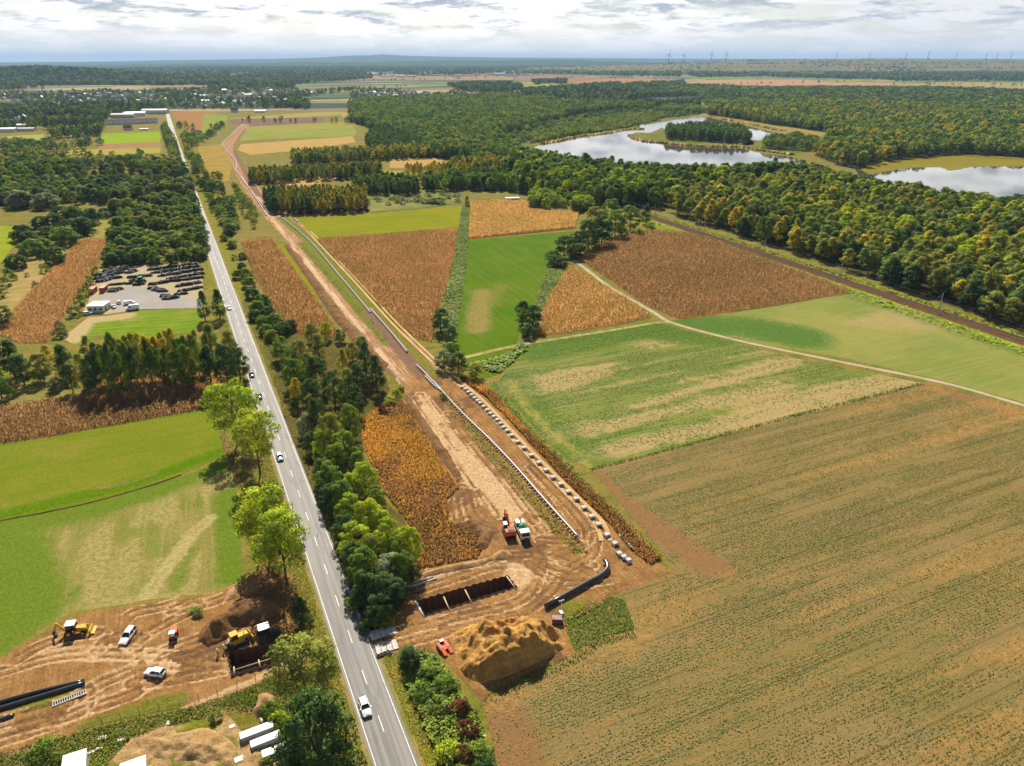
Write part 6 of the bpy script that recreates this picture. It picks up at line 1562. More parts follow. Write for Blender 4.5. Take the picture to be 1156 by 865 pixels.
x, y = scatter_in(ats([(455, 745), (470, 737), (492, 744), (508, 768), (524, 792), (540, 816), (548, 850), (556, 880), (520, 890), (492, 850), (472, 800), (456, 768)]), 7.0, 139)
blades('bramble', x, y, .5 + 1.2 * fbm(x, y, 4, 3, 46), .45, LM['weeds'], 'dense green bramble thicket beside the road', 'bramble', per=4, z=.05, lean=.5, seed=39)
for q, lab, s_ in [([(514, 400), (516, 367), (521, 337), (526, 300), (529, 270), (531, 230), (523, 232), (517, 262), (512, 292), (505, 322), (498, 350), (490, 385)], 'rough green balk between the brown maize and the green field', 141),
                   ([(604, 381), (586, 389), (604, 343), (618, 303), (643, 297), (620, 335), (610, 362)], 'leafy weeds between the green field and the orange maize triangle', 142)]:
    x, y = scatter_in(ats(q), 1.8, s_)
    blades('balk_weeds', x, y, .2 + .75 * fbm(x, y, 8, 3, s_) ** 1.4, .5, LM['weeds'], lab, 'weeds', per=4, z=.05, lean=.4, seed=s_)
x, y = scatter_in(ats([(530, 412), (562, 422), (597, 392), (590, 388), (566, 404)]), 1.2, 143)
blades('balk_weeds', x, y, .9, .8, LM['weeds'], 'bushy green ditch edge below the green field', 'weeds', per=4, z=.05, lean=.4, seed=43)
# reeds at the lake shores
for q, w0, w1, lab, s_ in [([(612, 163), (634, 159), (649, 155.5), (680, 151.5), (706, 147), (727, 146)], -7, 1, 'tan reeds along the far lake shore', 151),
                           ([(709, 153), (722, 158.8), (747, 161.8), (772, 164.3), (800, 166), (835, 166)], -5, 1, 'tan reeds round the wooded island', 152),
                           ([(834, 165.5), (855, 170.5), (872, 172.5), (893, 175.5)], -6, 1, 'tan reeds on the low spit', 153),
                           ([(799, 131.5), (835, 139), (882, 148.5)], -9, 2, 'pale reeds between the inner lake and the far wood', 154)]:
    L = smooth_line(ats(q), 4); x, y = scatter_line(L, w0, w1, .25, s_)
    blades('reeds', x, y, 2.2, 2.6, LM['reed'], lab, 'reeds', per=2, z=.15, lean=.15, droop=False, seed=s_)

# ---- trees
PROTO = {}
SHAPES = {
    'broad': dict(H=14., Rr=5.0, base=.10, prof=lambda t: math.sqrt(max(0, 1 - (2 * t ** .72 - 1) ** 2)) * .96 + .04, flat=.85),
    'bush': dict(H=8., Rr=4.2, base=.0, prof=lambda t: math.sqrt(max(0, 1 - (1.55 * t - .55) ** 2)), flat=.9),
    'tall': dict(H=16., Rr=5.6, base=.34, prof=lambda t: math.sqrt(max(0, 1 - (2 * t ** .85 - 1) ** 2)) * .95 + .05, flat=.85),
    'birch': dict(H=14., Rr=2.7, base=.24, prof=lambda t: math.sin(math.pi * min(1, t ** .62)) ** .8 if 0 < t < 1 else 0, flat=1.2),
    'alder': dict(H=15., Rr=3.4, base=.08, prof=lambda t: (math.sin(math.pi * min(1, max(1e-6, t) ** .5)) ** .7) if 0 < t < 1 else 0, flat=1.1),
    'shrub': dict(H=3.6, Rr=2.6, base=.02, prof=lambda t: math.sqrt(max(0, 1 - t ** 2)) * (.8 + .2 * min(1, t * 4)), flat=.8),
}
LODS = {'n': (64, 115, .46), 'm': (56, 46, .80), 'f': (28, 22, 1.30)}
LODS_SHRUB = {'n': (30, 80, .30), 'm': (20, 30, .56), 'f': (10, 12, 1.0)}
def tree_arrays(kind, lod, seed):
    sh = SHAPES[kind]; rr = np.random.default_rng(seed * 13 + 5); H, Rr, b = sh['H'], sh['Rr'], sh['base']
    ncl, nl, ls = (LODS_SHRUB if kind == 'shrub' else LODS)[lod]
    if kind == 'birch': ncl = int(ncl * .75); ls *= .72
    if kind == 'alder': ls *= .85
    nlob = 5; la = rr.uniform(0, 2 * math.pi, nlob); lt = rr.uniform(0, 1, nlob); lm = rr.uniform(-.32, .30, nlob)
    C = []; 
    for i in range(ncl):
        t = rr.uniform(.03, .98) if i > 2 else [.95, .8, .6][i]
        a = rr.uniform(0, 2 * math.pi)
        k = 1 + sum(lm[j] * math.exp(-((math.sin((a - la[j]) / 2) * 2.2) ** 2 + ((t - lt[j]) / .3) ** 2)) for j in range(nlob))
        rad = Rr * sh['prof'](t) * k * math.sqrt(rr.uniform(.28, 1.0))
        cr = Rr * rr.uniform(.20, .36) * (1.25 if kind in ('birch', 'alder') else 1)
        C.append((math.cos(a) * rad, math.sin(a) * rad, H * (b + (1 - b) * t * .95), cr))
    V = []; T = []; N = []; cz0 = H * (b + (1 - b) * .42)
    for (cx_, cy_, cz_, cr) in C:
        n = int(nl * rr.uniform(.7, 1.3)); d = rr.normal(0, 1, (n, 3)); d /= np.linalg.norm(d, axis=1, keepdims=True)
        d[:, 2] = np.where(d[:, 2] < -.35, -d[:, 2], d[:, 2])
        p = np.array([cx_, cy_, cz_]) + d * cr * np.array([1, 1, sh['flat']]) * (rr.uniform(.55, 1.08, n) ** .6)[:, None]
        p[:, 2] = np.maximum(p[:, 2], .15)
        nr = d * .9 + rr.normal(0, .55, (n, 3)) + np.array([0, 0, .35]); nr /= np.linalg.norm(nr, axis=1, keepdims=True)
        up = rr.normal(0, 1, (n, 3)); tx = np.cross(nr, up); tx /= (np.linalg.norm(tx, axis=1, keepdims=True) + 1e-9); ty = np.cross(nr, tx)
        s_ = ls * rr.uniform(.6, 1.35, n)[:, None] * .5
        q = np.stack([p - tx * s_ - ty * s_ * .7, p + tx * s_ * .9 - ty * s_ * .6, p + tx * s_ * .8 + ty * s_ * .8, p - tx * s_ * .9 + ty * s_ * .7], 1)
        V.append(q.reshape(-1, 3)); ct = rr.uniform(0, 1)
        co_ = p - np.array([0, 0, cz0]); co_[:, :2] /= Rr; co_[:, 2] /= H * (1 - b) * .5; co_ /= (np.linalg.norm(co_, axis=1, keepdims=True) + 1e-6)
        cn = d * .75 + co_ * .65 + rr.normal(0, .28, (n, 3)) + np.array([0, 0, .12]); N.append(np.repeat(cn, 4, 0))
        T.append(np.repeat(np.clip(.5 * ct + .5 * rr.uniform(0, 1, n), 0, 1), 4))
    return np.concatenate(V), np.concatenate(T), C, np.concatenate(N)
def trunk_mb(kind, C, seed, limbs=9, n=7):
    sh = SHAPES[kind]; rr = random.Random(seed); H, b = sh['H'], sh['base']; m = MB()
    r0 = H * (.022 if kind in ('broad', 'alder') else .014)
    dx, dy = rr.uniform(-.3, .3), rr.uniform(-.3, .3)
    pts = [(dx * (t ** 2) * 1.5, dy * (t ** 2) * 1.5, H * t * .9) for t in (0, .02, .15, .35, .55, .75, 1)]
    m.tube(pts, [r0 * 1.5, r0 * 1.15, r0, r0 * .8, r0 * .6, r0 * .4, r0 * .12], n)
    if kind == 'shrub':
        m = MB()
        for k in range(5):
            a = k * 1.26; m.tube([(0.1 * math.cos(a), .1 * math.sin(a), 0), (.7 * math.cos(a), .7 * math.sin(a), 1.2), (1.1 * math.cos(a), 1.1 * math.sin(a), 2.2)], [.06, .045, .02], 5)
        return m
    for c in rr.sample(C, min(limbs, len(C))):
        z0 = max(H * b * .7, c[2] * .62); f_ = z0 / (H * .9)
        s_ = (dx * f_ ** 2 * 1.5, dy * f_ ** 2 * 1.5, z0)
        m.tube([s_, ((s_[0] + c[0]) * .5, (s_[1] + c[1]) * .5, (z0 + c[2]) * .5 - .2), (c[0] * .92, c[1] * .92, c[2])], [r0 * .45, r0 * .3, r0 * .1], 5)
    return m
NV = {'n': 4, 'm': 4, 'f': 3}
def proto(kind, lod, i):
    key = (kind, lod, i)
    if key not in PROTO:
        V, T, C, N = tree_arrays(kind, lod, hash((len(kind), lod == 'n', lod == 'm', i)) % 997 + i * 31 + len(kind) * 7)
        me = np_mesh('crown', V, np.arange(len(V)), 4, [LM['green']], attrs={'tone': T, 'cn': N})
        mb = trunk_mb(kind, C, i + 3, 10 if lod == 'n' else (5 if lod == 'm' else 2), 8 if lod == 'n' else 5)
        tm = bpy.data.meshes.new('trunk'); tm.from_pydata(mb.v, [], mb.f); tm.materials.append(BARK); tm.polygons.foreach_set('use_smooth', mb.sm); tm.update()
        PROTO[key] = (me, tm)
    return PROTO[key]

TREES = []   # dicts: x y h w kind mat label group hand region
COLW = {'green': 'green', 'lime': 'lime green', 'dark': 'dark green', 'olive': 'olive', 'gold': 'golden yellow', 'grey': 'grey green', 'rust': 'dark red', 'forest': 'green', 'farwood': 'dark green'}
def tree(x, y, h, w, kind, mat, label=None, region=None, hand=False, z=0.0):
    TREES.append(dict(x=x, y=y, z=z, h=h, w=w, kind=kind, mat=mat, label=label, region=region, hand=hand, mpp=CAM_H / (CP * max(2, proj(x, y, 0)[1] - 67))))
def tc(u, v, h, w, kind, mat, label=None, region=None, zf=.58):
    x, y = at(u, v, h * zf); tree(x, y, h, w, kind, mat, label, region, True)
def tb(u, v, h, w, kind, mat, label=None, region=None):
    x, y = at(u, v); tree(x, y, h, w, kind, mat, label, region, True)

# roadside trees on the parked cars side
tb(294, 535, 20, 12, 'tall', 'lime', 'tall roadside tree with a bare leaning trunk, above the two joined crowns')
tb(268, 502, 21, 14, 'tall', 'lime', 'broad lime green roadside tree beside the end of the brown maize strip')
tb(306, 628, 19, 13, 'tall', 'lime', 'rounded lime green roadside tree, upper of the two joined crowns')
tb(324, 659, 18.5, 12.5, 'tall', 'lime', 'roadside tree with a visible trunk standing over the earth heaps')
tb(350, 812, 18, 12, 'tall', 'olive', 'pale olive roadside tree leaning over the road above the big dark tree')
tb(368, 905, 23, 12.5, 'broad', 'dark', 'biggest dark green roadside tree, beside the white hatchback on the road')
tb(232, 362, 14, 5, 'alder', 'dark', 'thin dark roadside tree by the yard exit, nearer the yard')
tb(249, 360, 14, 5.5, 'alder', 'dark', 'thin dark roadside tree by the yard exit, nearer the road')
tb(240, 405, 15, 7, 'alder', 'olive', 'olive tree between the birch row and the road')
tb(258, 437, 17, 8, 'broad', 'dark', 'dark roadside tree at the end of the birch row, nearer the road'); tb(240, 440, 17, 7, 'alder', 'dark', 'dark roadside tree at the end of the birch row, nearer the birches'); tb(272, 428, 13, 7, 'broad', 'dark', 'low dark tree touching the road edge by the birch row')
tb(262, 408, 13, 7, 'alder', 'olive', 'olive tree touching the road edge above the dark roadside trees')
# the birch row
rr_ = random.Random(5)
for i in range(19):
    f_ = i / 18; u = 104 + (228 - 104) * f_ + rr_.uniform(-2, 2); v = 449 - 13 * f_ + rr_.uniform(-2, 2)
    mt = rr_.choice(['dark', 'green', 'green', 'olive', 'dark'])
    tb(u, v, rr_.uniform(15, 19.5), rr_.uniform(3.6, 5.2), rr_.choice(['birch', 'birch', 'alder']), mt, COLW[mt] + ' slender birch in the front row above the brown maize strip', 'row of birches above the brown maize strip')
for i in range(20):
    f_ = i / 19; u = 108 + (226 - 108) * f_ + rr_.uniform(-2, 2); v = 432 - 10 * f_ + rr_.uniform(-3, 3)
    mt = rr_.choice(['olive', 'olive', 'gold', 'green'])
    tb(u, v, rr_.uniform(15, 18.5), rr_.uniform(4, 5.5), 'birch', mt, COLW[mt] + ' slender birch in the rear row facing the tyre yard', 'row of birches above the brown maize strip')
for (u, v, h, w, k, mt, lab) in [(92, 418, 15, 6, 'birch', 'gold', 'golden birch standing apart at the end of the birch row'), (70, 405, 14, 7, 'alder', 'dark', 'dark tree beside the golden birch'), (78, 425, 11, 6, 'broad', 'dark', 'low dark tree below the golden birch'),
        (45, 412, 11, 7, 'broad', 'olive', 'olive tree at the foot of the sloping maize strip'), (52, 400, 9, 5, 'birch', 'gold', 'small yellow tree at the foot of the sloping maize strip'), (10, 402, 15, 9, 'alder', 'dark', 'large dark tree at the corner of the sloping maize strip'), (22, 415, 12, 7, 'broad', 'dark', 'dark tree right below the large dark corner tree'),
        (0, 355, 10, 9, 'broad', 'dark', 'round dark tree beside the upper edge of the sloping maize'), (-4, 430, 12, 8, 'broad', 'green', 'green tree at the edge of the dry clearing'), (38, 425, 5, 6, 'shrub', 'green', 'low green shrub in the dry clearing'), (62, 432, 5, 6, 'shrub', 'grey', 'grey green shrub beside the dark trees in the dry clearing'),
        (67, 375, 4, 6, 'shrub', 'dark', 'dark shrub at the lower corner of the sloping maize'), (66, 366, 3.5, 5, 'shrub', 'grey', 'grey shrub at the lower corner of the sloping maize'), (83, 352, 4, 7, 'shrub', 'dark', 'dark shrub beside the white hut'), (90, 338, 5, 6, 'shrub', 'green', 'green bush between the maize and the red containers'), (95, 328, 5, 6, 'shrub', 'green', 'green bush beside the nearer red container'), (101, 316, 5, 6, 'shrub', 'olive', 'olive bush at the end of the tyre stacks'), (107, 306, 5, 6, 'shrub', 'olive', 'olive bush above the tyre stacks')]:
    tc(u, v, h, w, k, mt, lab)
# round hedge trees beside the sloping maize
for (u, v, s_) in [(100, 243, 11), (92, 254, 11), (78, 256, 11), (70, 266, 11), (60, 248, 9), (52, 262, 8), (36, 279, 10), (24, 262, 10), (48, 276, 8), (62, 287, 9), (17, 294, 8), (30, 268, 8), (82, 240, 10), (68, 239, 9), (45, 250, 8)]:
    tc(u, v, s_ * 1.0, s_ * 1.42, 'bush', 'dark' if (u + v) % 3 else 'green', 'round dark hedge tree between the pale meadow and the sloping maize' if (u + v) % 3 else 'round green hedge tree between the pale meadow and the sloping maize', 'round hedge trees')
for (u, v, s_, lab) in [(22, 224, 20, 'large rounded grey green tree at the edge of the pale meadow'), (50, 226, 18, 'second large rounded grey green tree beside the pale meadow')]:
    tc(u, v, s_ * .65, s_, 'bush', 'grey', lab)
for (u, v, lab) in [(130, 232, 'wide olive green tree at the top of the copse'), (143, 231, 'wide olive tree beside it at the top of the copse')]:
    tc(u, v, 11, 12, 'bush', 'olive', lab)
for (u, v, s_) in [(50, 303, 6), (56, 298, 5), (10, 308, 6), (5, 318, 7), (15, 312, 5), (30, 310, 3), (39, 320, 4), (3, 330, 6), (63, 296, 4)]:
    tc(u, v, s_ * .7, s_, 'shrub', 'green' if s_ > 4 else 'grey', 'green shrub on the sandy scrub above the maize' if s_ > 4 else 'small grey shrub on the sandy scrub above the maize', 'scrub shrubs')

# belt between road and golden field
BELT = [(351, 374, 9, 6, 'broad', 'olive'), (316, 392, 10, 7.5, 'broad', 'green'), (339, 397, 12, 7, 'broad', 'olive'), (359, 390, 12, 6, 'alder', 'olive'), (386, 407, 11, 4.5, 'birch', 'gold'), (412, 404, 15, 6, 'alder', 'dark'), (424, 418, 14, 6, 'alder', 'dark'), (403, 425, 12, 7, 'alder', 'dark'),
        (331, 420, 12, 7.5, 'broad', 'green'), (356, 420, 14, 8, 'broad', 'dark'), (376, 436, 14, 8.5, 'broad', 'dark'), (334, 440, 10, 4.5, 'birch', 'gold'), (352, 446, 13, 8, 'broad', 'dark'), (398, 450, 12, 7, 'broad', 'dark'), (372, 486, 14, 8, 'broad', 'olive'), (366, 500, 11, 7, 'broad', 'lime'), (388, 503, 11, 8, 'broad', 'green'), (394, 474, 13, 7, 'broad', 'green'),
        (346, 478, 8, 6, 'broad', 'grey'), (358, 466, 12, 7, 'broad', 'dark'), (371, 538, 10, 7, 'broad', 'green'), (398, 548, 9, 6, 'broad', 'lime'), (411, 538, 10, 7, 'broad', 'lime'), (394, 574, 9, 7, 'broad', 'lime'), (416, 580, 10, 7, 'broad', 'lime'), (401, 608, 10, 7.5, 'broad', 'lime'), (438, 606, 11, 7, 'broad', 'lime'), (419, 620, 9, 6, 'broad', 'olive'),
        (461, 614, 11, 6, 'broad', 'lime'), (439, 642, 8, 8, 'broad', 'grey'), (411, 640, 11, 7, 'broad', 'green'), (412, 662, 9, 6, 'broad', 'dark'), (428, 664, 9, 7, 'broad', 'dark'), (455, 640, 9, 6, 'broad', 'green'), (427, 684, 7, 6, 'broad', 'dark'), (445, 668, 7, 6, 'broad', 'dark'), (380, 515, 10, 7, 'broad', 'green'), (386, 560, 10, 7, 'broad', 'green'), (373, 560, 8, 6, 'broad', 'dark'), (388, 595, 8, 6, 'broad', 'dark'), (364, 530, 8, 6, 'broad', 'dark'), (399, 630, 9, 6, 'broad', 'dark'), (384, 378, 6, 5, 'broad', 'green'), (367, 372, 8, 5, 'broad', 'lime'), (408, 386, 6, 5, 'broad', 'green'), (397, 395, 8, 5, 'broad', 'olive'),
        (345, 412, 11, 6, 'broad', 'olive'), (392, 430, 11, 6, 'broad', 'olive'), (425, 560, 7, 5, 'broad', 'green'), (430, 590, 8, 6, 'broad', 'lime'), (448, 622, 9, 6, 'broad', 'green'), (326, 405, 9, 6, 'broad', 'green'), (351, 498, 7, 5, 'broad', 'dark'), (404, 522, 8, 5, 'broad', 'green')]
for (u, v, h, w, k, mt) in BELT:
    part_ = 'near the orange maize' if v < 430 else ('beside the top of the golden field' if v < 530 else ('beside the brown end of the golden field' if v < 632 else 'by the large excavation'))
    tc(u, v, h, w, k, mt, f"{COLW[mt]} {'slender' if k == 'birch' else ('upright' if k == 'alder' else 'bushy')} tree in the roadside belt {part_}", 'trees of the roadside belt')
for (u, v, s_, mt) in [(427, 700, 4, 'green'), (415, 705, 4, 'dark'), (440, 695, 4, 'olive'), (398, 680, 4, 'green'), (438, 700, 3, 'gold'), (447, 444, 4, 'lime'), (440, 452, 4, 'lime'), (452, 438, 3, 'olive'), (432, 462, 3.5, 'rust'), (500, 448, 3, 'olive'), (330, 455, 4, 'dark'), (354, 515, 4, 'green'), (378, 575, 4, 'green'), (392, 620, 4, 'green')]:
    tc(u, v, s_ * .75, s_, 'shrub', mt, f"{COLW[mt]} shrub at the edge of the roadside belt", 'shrubs of the roadside belt', .5)
# shrubs along the road above the belt
for i, (u, v, s_) in enumerate([(258, 262, 6), (262, 275, 6), (252, 268, 5), (272, 300, 5), (268, 309, 6), (280, 318, 7), (284, 330, 7), (290, 345, 7), (296, 338, 7), (302, 352, 7), (296, 362, 6), (310, 360, 7), (318, 370, 7), (306, 378, 6), (274, 288, 5), (288, 355, 6), (264, 290, 4), (278, 307, 5), (328, 366, 6), (300, 372, 6)]):
    tc(u, v, s_ * .8, s_, 'bush' if s_ > 4 else 'shrub', 'green' if i % 3 else 'dark', ('green' if i % 3 else 'dark green') + ' rounded bush in the line between the road and the orange maize strip', 'bushes along the road')
# trees in the fields
for (u, v, h, w, k, mt, lab) in [(497, 360, 11, 8, 'broad', 'dark', 'round dark tree at the lower corner of the large orange maize field'), (511, 377, 8, 5, 'broad', 'dark', 'small dark tree at the corner of the green field'), (517, 408, 9, 7, 'broad', 'dark', 'dark tree below the green field beside the balk'), (501, 405, 8, 7, 'broad', 'grey', 'grey green tree beside the crossing track'), (537, 418, 6, 6, 'broad', 'olive', 'olive bush at the head of the row of concrete weights'), (508, 395, 7, 6, 'broad', 'green', 'green bush between balk and crossing track'),
        (590, 352, 11, 7, 'broad', 'dark', 'dark tree with an open crown beside the orange maize triangle'), (602, 356, 11, 8, 'broad', 'dark', 'dark tree against the lower tip of the maize triangle'), (596, 372, 6, 6, 'broad', 'dark', 'low dark bush below the two dark trees at the maize triangle'),
        (637, 276, 12, 12, 'broad', 'dark', 'dark tree at the upper corner of the green field'), (625, 290, 8, 10, 'broad', 'dark', 'small round dark tree beside the green field'), (633, 294, 6, 10, 'broad', 'dark', 'low dark bush where the field tracks begin'),
        (665, 262, 18, 14, 'broad', 'dark', 'big dark tree over the golden maize corner'), (680, 258, 19, 15, 'broad', 'dark', 'tallest dark tree of the clump at the railway curve'), (695, 250, 18, 13, 'broad', 'green', 'green tree in the clump at the railway curve'), (712, 244, 17, 13, 'broad', 'green', 'rounded green tree nearest the railway in the clump'), (655, 272, 15, 13, 'broad', 'dark', 'dark tree in front of the clump at the railway curve'), (672, 245, 17, 13, 'broad', 'olive', 'olive tree at the back of the clump'), (690, 236, 17, 13, 'broad', 'green', 'green tree at the back of the clump'), (730, 240, 15, 7, 'alder', 'dark', 'upright dark tree beside the railway'), (650, 282, 9, 11, 'broad', 'dark', 'low dark tree at the foot of the clump'), (705, 262, 6, 7, 'shrub', 'green', 'green shrub in the grass beside the clump'), (722, 262, 5, 6, 'shrub', 'green', 'small green shrub beside the railway meadow'), (735, 255, 5, 6, 'shrub', 'green', 'green shrub nearest the railway at the clump')]:
    tc(u, v, h, w, k, mt, lab, 'clump')
for (u, v, h, w, k, mt, lab) in [(527, 226, 8, 4, 'alder', 'green', 'slim green tree between lime meadow and golden maize'), (495, 226, 5, 14, 'shrub', 'dark', 'long low dark bush above the lime meadow'), (470, 224, 5, 9, 'shrub', 'grey', 'grey bush above the lime meadow'), (454, 227, 5, 6, 'shrub', 'grey', 'small grey bush above the lime meadow')]:
    tc(u, v, h, w, k, mt, lab)
# bramble thicket shrubs, bushes at the bottom edge
for (u, v, h, w, k, mt, lab) in [(461, 742, 5, 4.2, 'alder', 'dark', 'dark conical bush at the corner of the bramble thicket'), (518, 800, 3, 4.5, 'shrub', 'rust', 'dark red bush in the thicket, upper one'), (528, 822, 2.8, 4.2, 'shrub', 'rust', 'dark red bush in the thicket, lower one'), (496, 795, 2.6, 5, 'shrub', 'olive', 'olive bush beside the dark red bushes'), (484, 758, 2.6, 5, 'shrub', 'green', 'green bush at the top of the thicket'), (478, 780, 2.6, 5, 'shrub', 'green', 'green bush on the road side of the thicket'), (503, 772, 2.6, 5, 'shrub', 'green', 'green bush on the sand side of the thicket'), (506, 850, 3, 5, 'shrub', 'lime', 'lime green bush at the bottom of the thicket'), (540, 850, 3, 5, 'shrub', 'green', 'green bush at the bottom corner of the thicket, by the crop'), (524, 850, 2.5, 4, 'shrub', 'rust', 'dark red bush at the bottom of the thicket'), (548, 868, 3, 4, 'shrub', 'dark', 'dark bush at the very bottom of the thicket'),
        (50, 849, 4.2, 6.5, 'shrub', 'green', 'bright leafy bush beside the white roofed shed'), (305, 800, 2.6, 3.8, 'shrub', 'green', 'green bush on the small sand heap, upper one'), (313, 811, 2.4, 3.4, 'shrub', 'lime', 'lime green bush on the small sand heap, lower one'), (243, 809, 1.6, 2.6, 'shrub', 'green', 'small green bush in the weeds below the barrier'), (350, 862, 4, 5, 'shrub', 'green', 'green bush under the big dark roadside tree'), (342, 700, 3, 4, 'shrub', 'dark', 'dark bush beside the earth heap and road'), (336, 682, 3, 4, 'shrub', 'dark', 'dark bush under the roadside tree with a visible trunk'), (345, 722, 3, 4, 'shrub', 'dark', 'dark bush between the tractor and the road'), (222, 690, 1.6, 4, 'shrub', 'olive', 'low olive bush at the edge of the mown grass'), (300, 860, 1.5, 2.5, 'shrub', 'green', 'small green bush below the white containers')]:
    tc(u, v, h, w, k, mt, lab, None, .5)

